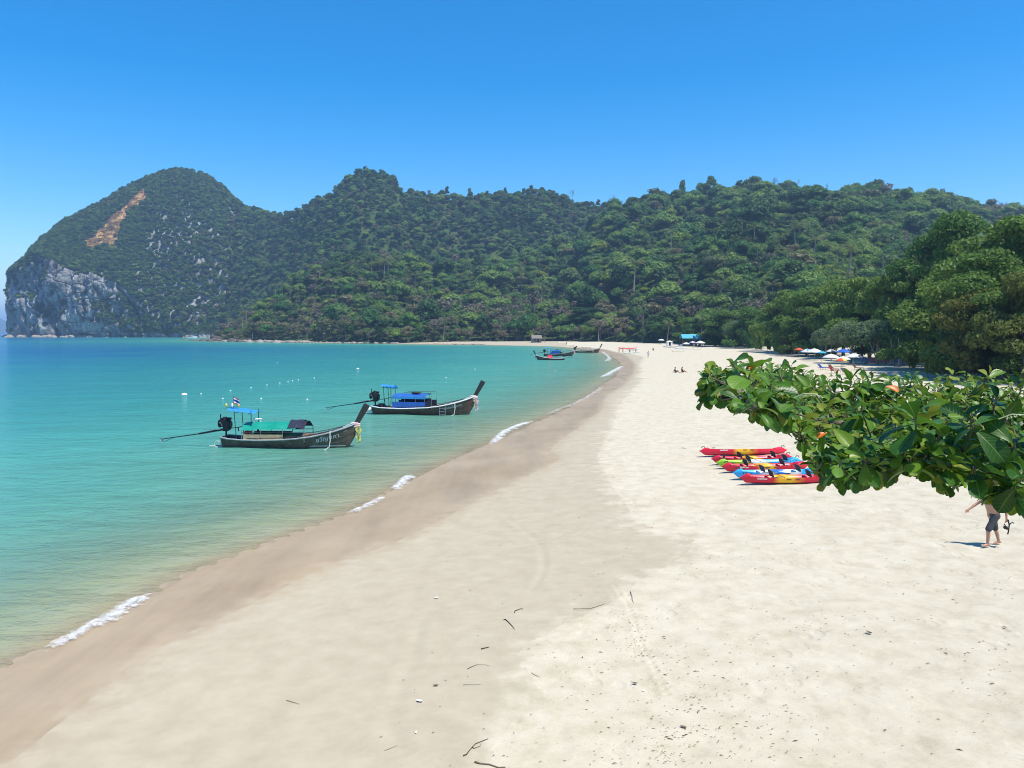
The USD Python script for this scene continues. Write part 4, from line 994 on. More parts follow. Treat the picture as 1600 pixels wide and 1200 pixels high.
    en = obj("engine", [box(0.62, 0.46, 0.42, e + [0.02, 0, 0.42], 0.04), box(0.42, 0.36, 0.26, e + [0.12, 0, 0.13], 0.04), tube([e + [-0.30, 0.0, 0.42], e + [-0.38, 0, 0.42]], 0.26, 14), tube([e + [0.33, 0, 0.36], e + [0.40, 0, 0.36]], 0.22, 14)], MATS["engine_iron"], t, smooth=30)
    obj("air_filter", [tube([e + [0.05, -0.1, 0.62], e + [0.05, -0.1, 0.86]], 0.13, 12), tube([e + [-0.2, 0.1, 0.60], e + [-0.2, 0.1, 0.76]], 0.10, 10)], MATS["black_rubber"], en, smooth=30)
    obj("exhaust_pipe", tube([e + [-0.05, -0.26, 0.45], e + [-0.16, -0.30, 0.72], e + [-0.16, -0.30, 1.05]], 0.035, 7), MATS["engine_iron"], en, smooth=True)
    obj("fuel_tank", box(0.30, 0.24, 0.16, e + [0.20, 0.12, 0.72], 0.03), MATS["engine_iron"], en)
    obj("radiator_cap", [tube([e + [-0.22, -0.24, 0.50], e + [-0.22, -0.26, 0.50]], 0.06, 8), box(0.05, 0.02, 0.16, e + [-0.12, -0.245, 0.36])], MATS["steel"], en)
    obj("pivot", [tube([e + [0.05, 0, -0.55], e + [0.05, 0, 0.05]], 0.06, 8), box(0.34, 0.30, 0.12, e + [0.05, 0, 0.0], 0.03), box(0.2, 0.9, 0.12, e + [0.02, 0, -0.42], 0.02)], MATS["engine_iron"], t)
    obj("tiller", [tube([e + [0.30, -0.1, 0.12], e + [0.95, -0.12, 0.20], e + [1.55, -0.12, 0.34]], 0.028, 6), tube([e + [0.9, -0.12, 0.19], e + [0.92, -0.12, -0.06]], 0.03, 6)], MATS["black_pole"], t)
    obj("guard_bar", tube([e + [-0.2, -0.28, 0.05], e + [-1.35, -0.28, 0.10]], 0.02, 6), MATS["steel"], t)
    s1 = e + [-shaft_len, 0.0, -0.62]
    obj("propeller_shaft", [tube([e + [-0.1, 0, 0.05], e + (s1 - e) * 0.42], [0.075, 0.055], 8), tube([e + (s1 - e) * 0.40, s1], [0.035, 0.028], 8), tube([e + (s1 - e) * 0.80, e + (s1 - e) * 0.9 + [0, 0, -0.12], s1 + [0.15, 0, -0.16], s1 + [-0.05, 0, -0.02]], 0.014, 5)], MATS["engine_iron"], t, smooth=30)
    bl = []
    for k_ in range(3):
        q = k_ * 2.094 + 0.4
        m = box(0.03, 0.10, 0.17, (0, 0, 0.10), 0.01)
        m.apply_transform(trimesh.transformations.rotation_matrix(0.5, [0, 0, 1])); m.apply_transform(trimesh.transformations.rotation_matrix(q, [1, 0, 0])); m.apply_translation(s1)
        bl.append(m)
    obj("propeller", bl + [tube([s1 + [-0.08, 0, 0], s1 + [0.08, 0, 0]], 0.045, 8)], MATS["steel"], t)
    # passenger roof
    if canopy == "green":
        X = np.linspace(-2.75, 0.75, 22); A = np.linspace(-1, 1, 15)
        v = []
        for x in X:
            for a_ in A:
                z = 1.12 + 0.10 * (x + 2.75) / 3.5 + 0.46 * math.cos(a_ * 1.45) - 0.05 * math.sin((x + 2.75) * 2.7) ** 2 * (1 - abs(a_))
                v.append([x, a_ * 0.98, z + (0.03 * math.sin(5 * x + a_ * 3))])
        obj("canopy", (np.array(v), grid_faces(22, 15)), MATS["green_tarp"], t, smooth=True)
        X2 = np.linspace(-0.10, 1.25, 10)
        v = [[x, a_ * 0.99, 1.24 + 0.50 * math.cos(a_ * 1.5) + 0.02 * math.sin(9 * x + 5 * a_)] for x in X2[2:9] for a_ in np.linspace(-0.95, 0.9, 13)]
        obj("draped_cloth", (np.array(v), grid_faces(7, 13)), MATS["navy_cloth"], t, smooth=True)
        v = [[x, a_ * 0.96, 1.20 + 0.49 * math.cos(a_ * 1.5)] for x in (0.72, 1.0, 1.28) for a_ in np.linspace(-1, 1, 11)]
        obj("canopy_end", (np.array(v), grid_faces(3, 11)), MATS["navy_cloth"], t)
        for x, zt in ((-2.72, 1.15), (-1.5, 1.2), (-0.1, 1.25), (1.27, 1.28)):
            for sgn in (-1, 1):
                obj("canopy_post", tube([(x, sgn * 0.95, 0.45), (x, sgn * 0.95, zt)], 0.022, 6), MATS["steel" if sgn < 0 else "black_pole"], t)
        for sgn in (-1, 1):
            obj("side_board", box(2.55, 0.035, 0.34, (-1.35, sgn * 0.93, 0.72)), MATS["tan_board"], t)
        obj("seat_box", box(1.2, 1.5, 0.5, (0.6, 0, 0.55), 0.02), MATS["inner_wood"], t)
        obj("bench", [box(0.4, 1.6, 0.08, (x, 0, 0.86), 0.01) for x in (-2.0, -1.2, -0.4)], MATS["black_rubber"], t)
        obj("cushion", trimesh.creation.icosphere(2, 1.0).apply_scale([0.26, 0.22, 0.13]).apply_translation([-2.45, -0.6, 0.98]), MATS["red_cloth"], t, smooth=True)
        obj("side_rail", [tube([(x0_, s_ * 0.96, 1.02), (x1_, s_ * 0.96, 1.04)], 0.018, 5) for s_ in (-1, 1) for x0_, x1_ in ((-2.7, -0.1), (-0.1, 1.27))], MATS["black_pole"], t)
    elif canopy in ("blue", "darkblue"):
        x0, x1 = -2.35, 0.95
        for sgn in (-1, 1):
            obj("side_curtain", [box((x1 - x0) * 0.84, 0.03, 0.52, (x0 + (x1 - x0) * 0.42, sgn * 0.95, 0.82))], MATS["deep_blue_tarp"], t)
            obj("end_panel", box(0.5, 0.03, 0.55, (x1 - 0.25, sgn * 0.94, 0.85)), MATS["navy_cloth"], t)
            for x in (x0, -1.3, -0.4, 0.35, x1):
                obj("canopy_post", tube([(x, sgn * 0.93, 0.5), (x, sgn * 0.93, 1.62)], 0.02, 6), MATS["steel"], t)
        v = [[x, a_ * 1.02, 1.50 + 0.20 * math.cos(a_ * 1.4) + 0.012 * math.sin(6 * x)] for x in np.linspace(x0, x1 - 0.45, 12) for a_ in np.linspace(-1, 1, 11)]
        obj("canopy", (np.array(v), grid_faces(12, 11)), MATS["deep_blue_tarp"], t, smooth=True)
        v = [[x, s_ * 1.02, z] for s_ in (-1,) for z in (1.33, 1.53) for x in np.linspace(x0, x1 - 0.45, 6)]
        obj("valance", (np.array(v), grid_faces(2, 6)), MATS["blue_tarp"], t)
        obj("roof_rail", [tube([(x0 + 0.9, s_ * 0.6, 1.82), (x1, s_ * 0.8, 1.80)], 0.018, 5) for s_ in (-1, 1)], MATS["black_pole"], t)
        obj("roof_bundle", trimesh.creation.icosphere(2, 1.0).apply_scale([0.42, 0.3, 0.10]).apply_translation([-0.5, -0.2, 1.80]), MATS["black_rubber"], t, smooth=True)
        obj("back_rest", box(2.6, 0.05, 0.32, (-0.7, 0.5, 1.12)), MATS["navy_cloth"], t)
    elif canopy == "frame":
        for x in (-1.6, -0.2, 1.2):
            for sgn in (-1, 1):
                obj("canopy_post", tube([(x, sgn * 0.9, 0.4), (x, sgn * 0.9, 1.65)], 0.03, 6), MATS["steel"], t)
        obj("canopy", box(3.0, 1.9, 0.07, (-0.2, 0, 1.68), 0.02), MATS["navy_cloth"], t)
        obj("hanging_cloth", box(0.35, 0.04, 0.9, (1.9, -0.75, 0.85), 0.01), MATS["rope_white"], t)
    elif canopy == "red":
        v = [[x, a_ * 0.9, 0.65 + 0.75 * math.cos(a_ * 1.35) + 0.04 * math.sin(7 * x)] for x in np.linspace(-0.5, 0.95, 9) for a_ in np.linspace(-1.15, 1.15, 13)]
        obj("canopy", (np.array(v), grid_faces(9, 13)), MATS["red_cloth"], t, smooth=True)
        obj("dark_awning", box(1.5, 1.5, 0.06, (-1.4, 0, 1.1), 0.02), MATS["navy_cloth"], t)
        for x in (-2.1, -0.7):
            for sgn in (-1, 1):
                obj("canopy_post", tube([(x, sgn * 0.7, 0.4), (x, sgn * 0.7, 1.1)], 0.03, 6), MATS["steel"], t)
    if stern_roof:
        tl = 0.10
        zr = 2.30
        v = [[x, a_ * 0.72, zr - 0.12 * (x + 3.0) + 0.14 * math.cos(a_ * 1.5) + 0.02 * math.sin(4 * x + a_)] for x in np.linspace(-3.75, -1.95, 9) for a_ in np.linspace(-1, 1, 9)]
        if stern_roof == "short":
            v = [[x, a_ * 0.72, zr + 0.14 - 0.22 * (a_ + 0.3) ** 2 - 0.05 * x - 0.15] for x in np.linspace(-3.45, -2.3, 9) for a_ in np.linspace(-1, 1, 9)]
        obj("stern_canopy", (np.array(v), grid_faces(9, 9)), MATS["blue_tarp"], t, smooth=True)
        for x in (-3.3, -2.2) if stern_roof != "short" else (-3.2, -2.55):
            for sgn in (-1, 1):
                obj("stern_post", tube([(x + 0.12 * (x < -3), sgn * 0.62, 0.45), (x, sgn * 0.62, 2.38)], 0.024, 6), MATS["black_pole"], t)
        obj("crossbar", [tube([(-3.3, -0.62, 2.2), (-3.3, 0.62, 2.2)], 0.02, 5), tube([(-2.4, -0.62, 2.15), (-2.4, 0.62, 2.15)], 0.02, 5)], MATS["black_pole"], t)
    if "flag" in extras:
        f0 = np.array([-3.45, -0.3, 2.55])
        pole = obj("flag_pole", [tube([f0 + [0, 0, -0.2], f0 + [0.02, 0, 0.72]], 0.014, 5), tube([f0 + [-0.5, 0, 0.0], f0 + [0.35, 0, 0.02]], 0.02, 5)], MATS["black_pole"], t)
        z = 0.66
        for h, m_ in ((0.07, "flag_red"), (0.07, "flag_white"), (0.14, "flag_blue"), (0.07, "flag_white"), (0.07, "flag_red")):
            v = []
            for q in np.linspace(0, 1, 6):
                for zz in (z - h, z):
                    v.append(f0 + [0.02 + 0.38 * q, 0.05 * math.sin(q * 5), zz - 0.16 * q])
            obj("flag_stripe", (np.array(v), grid_faces(6, 2)), MATS[m_], pole)
            z -= h
        for q, m_ in ((-0.48, "ribbon_yellow"), (0.33, "ribbon_yellow"), (-0.08, "flag_white")):
            obj("flower_bunch", trimesh.creation.icosphere(1, 0.09).apply_scale([0.8, 0.8, 1.5]).apply_translation(f0 + [q, 0, 0.12]), MATS[m_], t, smooth=True)
    if "ladder" in extras:
        x0 = 1.62
        lad = [tube([(x0 + d, -hull_at(x0 + d)[0] - 0.05, hull_at(x0)[1] + 0.02), (x0 + d + 0.02, -hull_at(x0 + d)[0] - 0.16, -0.05)], 0.022, 5) for d in (0, 0.46)]
        for k_ in range(3):
            f_ = 0.25 + k_ * 0.33
            y = -hull_at(x0)[0] - 0.05 - 0.11 * f_; z = hull_at(x0)[1] * (1 - f_)
            lad.append(tube([(x0, y, z), (x0 + 0.47, y, z)], 0.022, 5))
        obj("boarding_ladder", lad, MATS["steel"], t)
    if "rope" in extras:
        x0 = 2.85
        b, s, k = hull_at(x0)
        obj("mooring_rope", [tube([(x0, -b + 0.2, s + 0.12), (x0, -b - 0.05, s + 0.05), (x0 + 0.02, -b - 0.10, s * 0.5), (x0 - 0.03, -b - 0.14, 0.12), (x0 - 0.25, -b - 0.22, -0.02), (x0 - 0.7, -b - 0.5, -0.10)], 0.024, 6)], MATS["rope_white"], t, smooth=True)
        obj("rope_coil", [tube([(-4.55 + 0.24 * math.cos(q), -0.25, 0.17 + 0.2 * math.sin(q)) for q in np.linspace(0, 6.28, 18)], 0.022, 5), tube([(-4.75, -0.3, 0.05), (-4.95, -0.35, 0.06), (-5.1, -0.3, 0.03)], 0.03, 5), tube([(-4.3, -0.2, 0.6), (-4.4, -0.2, 0.3), (-4.35, -0.25, 0.05)], 0.02, 5)], MATS["rope_white"], t, smooth=True)
        obj("bow_line", tube([(4.25, -0.1, 1.6), (3.6, -0.38, 1.34), (2.9, -0.62, 1.14)], 0.018, 5), MATS["rope_white"], t)
    if "buoy" in extras:
        obj("fender", trimesh.creation.icosphere(2, 0.2).apply_translation([-4.55, -0.2, 0.35]), MATS["white_plastic"], t, smooth=True)
        obj("stern_line", tube([(-4.1, -0.6, 0.62), (-4.5, -0.3, 0.35)], 0.018, 5), MATS["rope_white"], t)
        obj("antenna", tube([(-3.05, 0.1, 2.4), (-3.05, 0.1, 3.5)], 0.012, 5), MATS["steel"], t)
        obj("oil_drum", tube([(-3.5, -0.1, 0.35), (-3.5, -0.1, 0.85)], 0.3, 14), MATS["black_rubber"], t, smooth=30)
    if name:
        m = text_strip(THAI[name], 1.40 if name == "near" else 1.45)
        v = m.vertices.copy()
        x = 1.95 + v[:, 0]
        hz0 = np.interp(x, HX, HS) - (0.52 if name == "near" else 0.42) + v[:, 1] * 1.0
        m.vertices = np.stack([x, -hull_y(x, hz0) - 0.012 - v[:, 2], hz0], 1)
        obj("name_lettering", m, MATS["paint_white"], t)
        if name == "near":
            m = meshkit.text_mesh("5409", 0.075, 0.004)
            v = m.vertices; x = 3.62 + v[:, 0] * 0.9; hz0 = np.interp(x, HX, HS) - 0.24 + v[:, 1]
            m.vertices = np.stack([x, -hull_y(x, hz0) - 0.010 - v[:, 2], hz0], 1)
            obj("number_lettering", m, MATS["paint_white"], t)
            st = [[x, -hull_y(x, z) - 0.012, z] for x in np.linspace(1.5, 3.72, 14) for z in (0.10, 0.155)]
            obj("waterline_stripe", (np.array(st), grid_faces(14, 2)), MATS["paint_white"], t)
    return t
p = onz(452, 698); longtail("dark wooden longtail boat with green canopy and blue stern awning, nearest the shore", (p[0], p[1], 0), math.radians(-3), 0.985, "weathered_hull", "grey_rail", "green", "long", "near", extras=("flag", "rope", "green"), prow=0.92)
p = onz(661, 647.0); longtail("brown longtail boat with blue curtained canopy and white rail, second from the shore", (p[0], p[1], 0), math.radians(-8), 1.06, "brown_hull", "white_rail", "blue", "short", "far", extras=("ladder", "rope", "buoy"), prow=0.95)
p = onz(860, 562.5); longtail("small longtail boat with bright red cloth, its prow towards the left", (p[0], p[1], 0), math.radians(184), 0.86, "weathered_hull", "white_rail", "red", None, None)
p = onz(873, 556.2); longtail("dark longtail boat with blue roof moored behind the red cloth boat", (p[0], p[1], 0), math.radians(-10), 1.06, "weathered_hull", "grey_rail", "darkblue", "long", None)
p = onz(917, 551); longtail("dark longtail boat with bare canopy frame, closest to the far sand", (p[0], p[1], 0), math.radians(6), 1.05, "brown_hull", "grey_rail", "frame", None, None)
p = onz(402.5, 697.5)
ws = thing("white_stool", "white plastic stool standing on the nearest longtail boat", "stool", (p[0], p[1] + 0.1, 1.28), 0.2)
obj("seat", box(0.52, 0.42, 0.05, (0, 0, 0.46), 0.015), MATS["white_plastic"], ws)
for a_ in (-1, 1):
    for b_ in (-1, 1):
        obj("leg", box(0.06, 0.06, 0.44, (a_ * 0.19, b_ * 0.15, 0.22), 0.01), MATS["white_plastic"], ws)
p2 = trimesh.util.concatenate([box(0.5, 0.5, 0.06, (0, 0, -0.03), 0.01), tube([(0, 0, -0.8), (0, 0, -0.04)], 0.05, 6)])
obj("pedestal", p2, MATS["black_pole"], ws)

# ------------------------------------------------------------------ mooring floats
def float_ball(px, py, r, label, pole=0.0, group=None, m="white_plastic"):
    p = onz(px, py)
    b = thing("mooring_float", label, "buoy", (p[0], p[1], 0), 0, group)
    ball = trimesh.creation.icosphere(2, r).apply_scale([1.25, 1.0, 0.8]).apply_translation([0, 0, r * 0.35])
    obj("float", ball, MATS[m], b, smooth=True)
    obj("ring", tube([(r * 1.2 * math.cos(q), r * math.sin(q), r * 0.3) for q in np.linspace(0, 6.28, 13)], r * 0.1, 5), MATS["rope_white"], b)
    if pole:
        obj("pole", tube([(0, 0, r * 0.8), (0.06, 0, pole)], 0.025, 5), MATS["steel"], b)
float_ball(288, 618, 0.26, "white mooring buoy with a thin pole, left of the nearest longtail boat", 1.5)
float_ball(559, 577, 0.24, "white marker buoy with pole, alone in front of the wooded shore", 1.6)
for px, py, lab in [(314, 616, "just right of the tall white buoy"), (360, 611, "second from the left of the line"), (392, 606, "above the small flag of the nearest longtail"), (417, 602, "fourth from the left of the line"), (437, 599, "fifth from the left of the line"), (450, 596.5, "sixth from the left of the line"), (457, 595, "third from the right of the line"), (466, 594, "second from the right of the line"), (491, 591, "at the right end of the line"), (433, 567, "far beyond the line, below the rocky shore")]:
    float_ball(px, py, 0.085, "small white float " + lab)
for px, py, lab in [(348, 623, "left of the small flag"), (408, 623, "right of the small flag"), (480, 624.5, "left of the second longtail's propeller"), (697, 590, "above the second longtail's bow"), (742, 577, "alone between second longtail and far boats"), (868, 580, "below the red cloth boat")]:
    float_ball(px, py, 0.085, "loose white float " + lab)
p = onz(300, 528.5)
w = thing("white_speedboat", "tiny white boat moored below the wooded foot of the cliff", "boat", (p[0], p[1], 0), 0.3)
hb = []
for x, b, z0, z1 in ((-5, 1.5, -.3, 1.3), (0, 1.6, -.3, 1.4), (3.5, 1.1, -.2, 1.8), (6, 0.1, 0.8, 2.2)):
    hb += [[x, -b * .6, z0], [x, b * .6, z0], [x, b, z1], [x, -b, z1]]
obj("hull", trimesh.convex.convex_hull(np.array(hb)), MATS["white_plastic"], w)
obj("canopy", box(4.5, 2.6, 0.2, (-1, 0, 3.2), 0.05), MATS["white_plastic"], w)
for x in (-3, 1):
    for s_ in (-1, 1):
        obj("post", tube([(x, s_ * 1.2, 1.2), (x, s_ * 1.2, 3.2)], 0.08, 5), MATS["steel"], w)

# ------------------------------------------------------------------ kayaks
def kayak_look(name, stops, rough=0.32):
    nodes = {"tc": ("texture_coordinate", {}), "s": ("separate_xyz", {}), "n": ("noise_texture", {"scale": 3.0, "detail": 3.0}), "m": ("math", {"math_type": "multiply_add", "value2": 0.22, "value3": 1.99}),
             "a": ("math", {"math_type": "add"}), "d": ("math", {"math_type": "multiply", "value2": 0.238}), "r": ("rgb_ramp", {"ramp": stops}),
             "n2": ("noise_texture", {"scale": 40.0, "detail": 4.0}), "ro": ("map_range", {"from_min": 0.3, "from_max": 0.7, "to_min": rough - 0.08, "to_max": rough + 0.2}), "p": ("principled_bsdf", {"specular_ior_level": 0.45})}
    return mat(name, nodes, [("tc.object", "s.vector"), ("tc.object", "n.vector"), ("n.fac", "m.value1"), ("s.x", "a.value1"), ("m.value", "a.value2"), ("a.value", "d.value1"), ("d.value", "r.fac"), ("r.color", "p.base_color"), ("tc.object", "n2.vector"), ("n2.fac", "ro.value"), ("ro.result", "p.roughness")], "p.BSDF")
RED, YEL, ORA, LIM, WHI, SKY, BLU = (0.58, 0.012, 0.035), (0.80, 0.42, 0.015), (0.70, 0.16, 0.02), (0.28, 0.52, 0.03), (0.72, 0.74, 0.74), (0.03, 0.36, 0.72), (0.01, 0.13, 0.55)
kayak_look("kayak_red_yellow", [(0, RED), (0.34, RED), (0.40, YEL), (0.52, YEL), (0.60, ORA), (0.66, RED), (1, RED)])
kayak_look("kayak_red_gold", [(0, RED), (0.36, RED), (0.40, ORA), (0.46, YEL), (0.56, YEL), (0.60, RED), (1, RED)])
kayak_look("kayak_lime_blue", [(0, LIM), (0.36, LIM), (0.41, WHI), (0.55, WHI), (0.61, SKY), (1, SKY)])
kayak_look("kayak_blue_white", [(0, SKY), (0.27, SKY), (0.33, WHI), (0.42, WHI), (0.46, BLU), (0.58, BLU), (0.62, WHI), (0.68, WHI), (0.74, SKY), (1, SKY)])
plain("seat_foam", (0.028, 0.028, 0.032), 0.85, 0.4, 8.0)
plain("dark_well", (0.03, 0.02, 0.025), 0.7, 0.3)
def kayak_z(x):
    """keel and gunwale height: the ends sweep up and come to a point"""
    x = np.abs(x)
    zg = 0.285 + 0.075 * x ** 2.2 - 0.10 * smoothstep(0.80, 1.0, x)
    zb = 0.02 + 0.03 * x ** 3 + 0.19 * smoothstep(0.84, 1.0, x) ** 1.3
    return np.minimum(zb, zg - 0.012), zg
def kayak(label, px, py, yaw, look, L=4.0, roll=0.0, letters=False, seats=(-0.62, 0.95), pads=True):
    c = on_sand(px, py)
    t = thing("kayak", label, "kayak", c + [0, 0, 0.0], yaw, None, 1.0, rx=roll)
    n, m = 61, 30
    V = np.zeros((n, m, 3))
    for i, x in enumerate(np.linspace(-1, 1, n)):
        w = 0.385 * max(1 - abs(x) ** 2.3, 0.0) ** 0.95 + 0.006
        zb, zg = kayak_z(x)
        well = 0.15 * (smoothstep(-0.80, -0.72, x) * smoothstep(-0.12, -0.2, x) + smoothstep(0.02, 0.1, x) * smoothstep(0.70, 0.62, x))
        crown = (0.07 * smoothstep(0.6, 0.85, abs(x)) + 0.02) * smoothstep(1.0, 0.88, abs(x))
        for j in range(m):
            if j < m // 2:                      # under side, from the left edge round to the right edge
                q = math.pi * j / (m // 2 - 1)
                y = -math.cos(q) * w; f_ = math.sin(q) ** 0.55
                V[i, j] = [x * L / 2, y, zg + (zb - zg) * f_ + 0.012 * math.cos(q * 6) * f_]
            else:
                q = (j - m // 2) / (m - m // 2 - 1)
                y = (1 - 2 * q) * w * 0.985
                e = 1 - abs(1 - 2 * q) ** 4
                rib = 0.02 * (abs(math.sin(x * 46)) > 0.75) * (well > 0.1)
                V[i, j] = [x * L / 2, y, zg + (crown * e if well < 0.01 else 0) - (well - rib) * smoothstep(0.0, 0.30, min(q, 1 - q)) + (0.015 if 0.02 < q < 0.1 or 0.9 < q < 0.98 else 0)]
    f = []
    for i in range(n - 1):
        for j in range(m):
            k = (j + 1) % m
            f += [[i * m + j, i * m + k, (i + 1) * m + k], [i * m + j, (i + 1) * m + k, (i + 1) * m + j]]
    f += [[0, (j + 1), j] for j in range(1, m - 1)] + [[(n - 1) * m, (n - 1) * m + j, (n - 1) * m + j + 1] for j in range(1, m - 1)]
    obj("hull", trimesh.Trimesh(V.reshape(-1, 3), f, process=False), MATS[look], t, smooth=40)
    if pads:
        for x in seats:
            s_ = obj("seat_back", [box(0.07, 0.42, 0.30, (x, 0, 0.42), 0.03).apply_transform(trimesh.transformations.rotation_matrix(-0.35, [0, 1, 0], [x, 0, 0.3])), box(0.34, 0.40, 0.05, (x + 0.2, 0, 0.20), 0.02)], MATS["seat_foam"], t, smooth=30)
            for sg in (-1, 1):
                obj("strap", tube([(x - 0.02, sg * 0.2, 0.50), (x + 0.25, sg * 0.32, 0.36), (x + 0.42, sg * 0.35, 0.31)], 0.012, 5), MATS["black_rubber"], s_)
    for x, s1 in ((-L / 2 + 0.22, -1), (L / 2 - 0.22, 1)):
        obj("carry_handle", tube([(x - 0.09, 0, 0.40), (x - 0.05, 0, 0.48), (x + 0.05, 0, 0.48), (x + 0.09, 0, 0.40)], 0.018, 6), MATS["black_rubber"], t)
    obj("hatch", tube([(-1.55, 0, 0.385), (-1.55, 0, 0.405)], 0.10, 16), MATS["dark_well"], t)
    for x in (0.05, 0.42):
        obj("side_grip", box(0.20, 0.02, 0.035, (x - 0.1, -0.392, 0.24), 0.008), MATS["dark_well"], t)
    if letters:
        mtx = meshkit.text_mesh("feelfree", 0.075, 0.004, True)
        v = mtx.vertices; v[:, 0] = v[:, 0] + 0.2 * v[:, 1] - 1.32
        xx = v[:, 0] / (L / 2)
        w = 0.385 * (1 - np.abs(xx) ** 2.3) ** 0.95 + 0.006
        zz = 0.21 + v[:, 1] * 0.9
        zb, zg = kayak_z(xx)
        q = np.clip((zg - zz) / (zg - zb), 0, 1) ** (1 / 0.55)
        mtx.vertices = np.stack([v[:, 0], -np.sqrt(np.maximum(1 - q ** 2, 0)) * w - 0.006 - v[:, 2], zz], 1)
        obj("lettering", mtx, MATS["letter_white"], t)
    return t
kayak("red kayak with yellow middle and white lettering, frontmost of the group", 1229, 755, math.radians(2), "kayak_red_yellow", 3.9, letters=True)
kayak("sky blue and white kayak with dark blue wells, next to the frontmost red one", 1214, 746.5, math.radians(5), "kayak_blue_white", 3.9)
kayak("red kayak with golden middle between the lime green and blue kayaks", 1196, 736, math.radians(6), "kayak_red_gold", 4.1, letters=True, seats=(-0.9, 0.8))
kayak("lime green, white and blue kayak in the middle of the group", 1186, 729.5, math.radians(8), "kayak_lime_blue", 4.2, seats=(-0.5, 1.3))
kayak("red kayak with yellow middle and grey seat pads behind the lime green kayak", 1175, 723.5, math.radians(8), "kayak_red_gold", 4.1, seats=(-0.6, 1.1))
kayak("red and orange kayak lying apart at the back of the group", 1162, 711.5, math.radians(4), "kayak_red_yellow", 4.6, roll=math.radians(-14), letters=True, pads=False)
p = on_sand(1131, 729)
pst = obj("wooden_post", tube([(0, 0, -0.2), (0.0, 0, 0.62)], [0.05, 0.045], 8), MATS["black_pole"]); place(pst, p); tag(pst, "short dark post standing in the sand by the kayak bows", "post")
p = on_sand(1285, 742)
pad = thing("kayak_paddle", "pink bladed paddle lying beyond the frontmost red kayak", "paddle", p + [1.0, -0.1, 0.33], 0.1)
obj("shaft", tube([(-0.9, 0, 0), (0.2, 0, 0.0)], 0.015, 6), MATS["black_pole"], pad)
obj("blade", box(0.42, 0.17, 0.02, (0.4, 0, 0.0), 0.009), MATS["ribbon_pink"], pad)
# ------------------------------------------------------------------ people
plain("skin_tan", (0.42, 0.215, 0.135), 0.5, 0.12, 5.0)
plain("skin_brown", (0.24, 0.12, 0.075), 0.5, 0.12, 5.0)
plain("hair_dark", (0.018, 0.012, 0.009), 0.6, 0.3, 20.0)
plain("shorts_charcoal", (0.040, 0.043, 0.050), 0.8, 0.35, 12.0)
plain("cloth_black", (0.015, 0.015, 0.017), 0.8, 0.3, 8.0)
plain("cloth_white", (0.68, 0.68, 0.66), 0.8, 0.1, 8.0)
plain("cloth_blue", (0.04, 0.10, 0.32), 0.8, 0.2, 8.0)
plain("cloth_red", (0.45, 0.05, 0.05), 0.8, 0.2, 8.0)
plain("cloth_green", (0.08, 0.25, 0.10), 0.8, 0.2, 8.0)
def ball(c, r, seg=14):
    return m3.Manifold.sphere(float(r), seg).translate([float(v) for v in c])
def chain(pts, seg=14):
    """hulls of spheres along (x, y, z, r) joints"""
    out = m3.Manifold()
    for a, b in zip(pts[:-1], pts[1:]):
        out += m3.Manifold.batch_hull([ball(a[:3], a[3], seg), ball(b[:3], b[3], seg)])
    return out
def hand(wrist, direc, palm_n, side, s=1.0):
    """palm, four unequal curled fingers and a thumb from the side of the palm"""
    d = np.array(direc, float); d /= np.linalg.norm(d)
    n = np.array(palm_n, float); n -= d * (n @ d); n /= np.linalg.norm(n)
    w = np.cross(d, n) * side
    W = np.array(wrist, float)
    knuck = [W + d * 0.085 * s + w * o * s for o in (0.032, 0.011, -0.011, -0.031)]
    out = m3.Manifold.batch_hull([ball(W, 0.022 * s), ball(W + d * 0.02 * s + w * 0.022 * s, 0.014 * s)] + [ball(k, 0.0115 * s) for k in (knuck[0], knuck[3])])
    for k, L_ in zip(knuck, (0.070, 0.078, 0.072, 0.056)):
        a = k + d * L_ * 0.5 * s + n * 0.012 * s
        b = k + d * L_ * 0.82 * s + n * 0.040 * s
        out += chain([(*k, 0.0100 * s), (*a, 0.009 * s), (*b, 0.0078 * s)], 10)
    t0 = W + d * 0.025 * s + w * 0.026 * s
    t1 = t0 + d * 0.034 * s + w * 0.026 * s + n * 0.012 * s
    t2 = t1 + d * 0.030 * s + w * 0.004 * s + n * 0.016 * s
    return out + chain([(*t0, 0.013 * s), (*t1, 0.0105 * s), (*t2, 0.009 * s)], 10)
def smooth_body(m, fine):
    b = tri(m.refine_to_length(fine))
    b.merge_vertices()
    trimesh.smoothing.filter_taubin(b, 0.5, 0.53, 10)
    return b
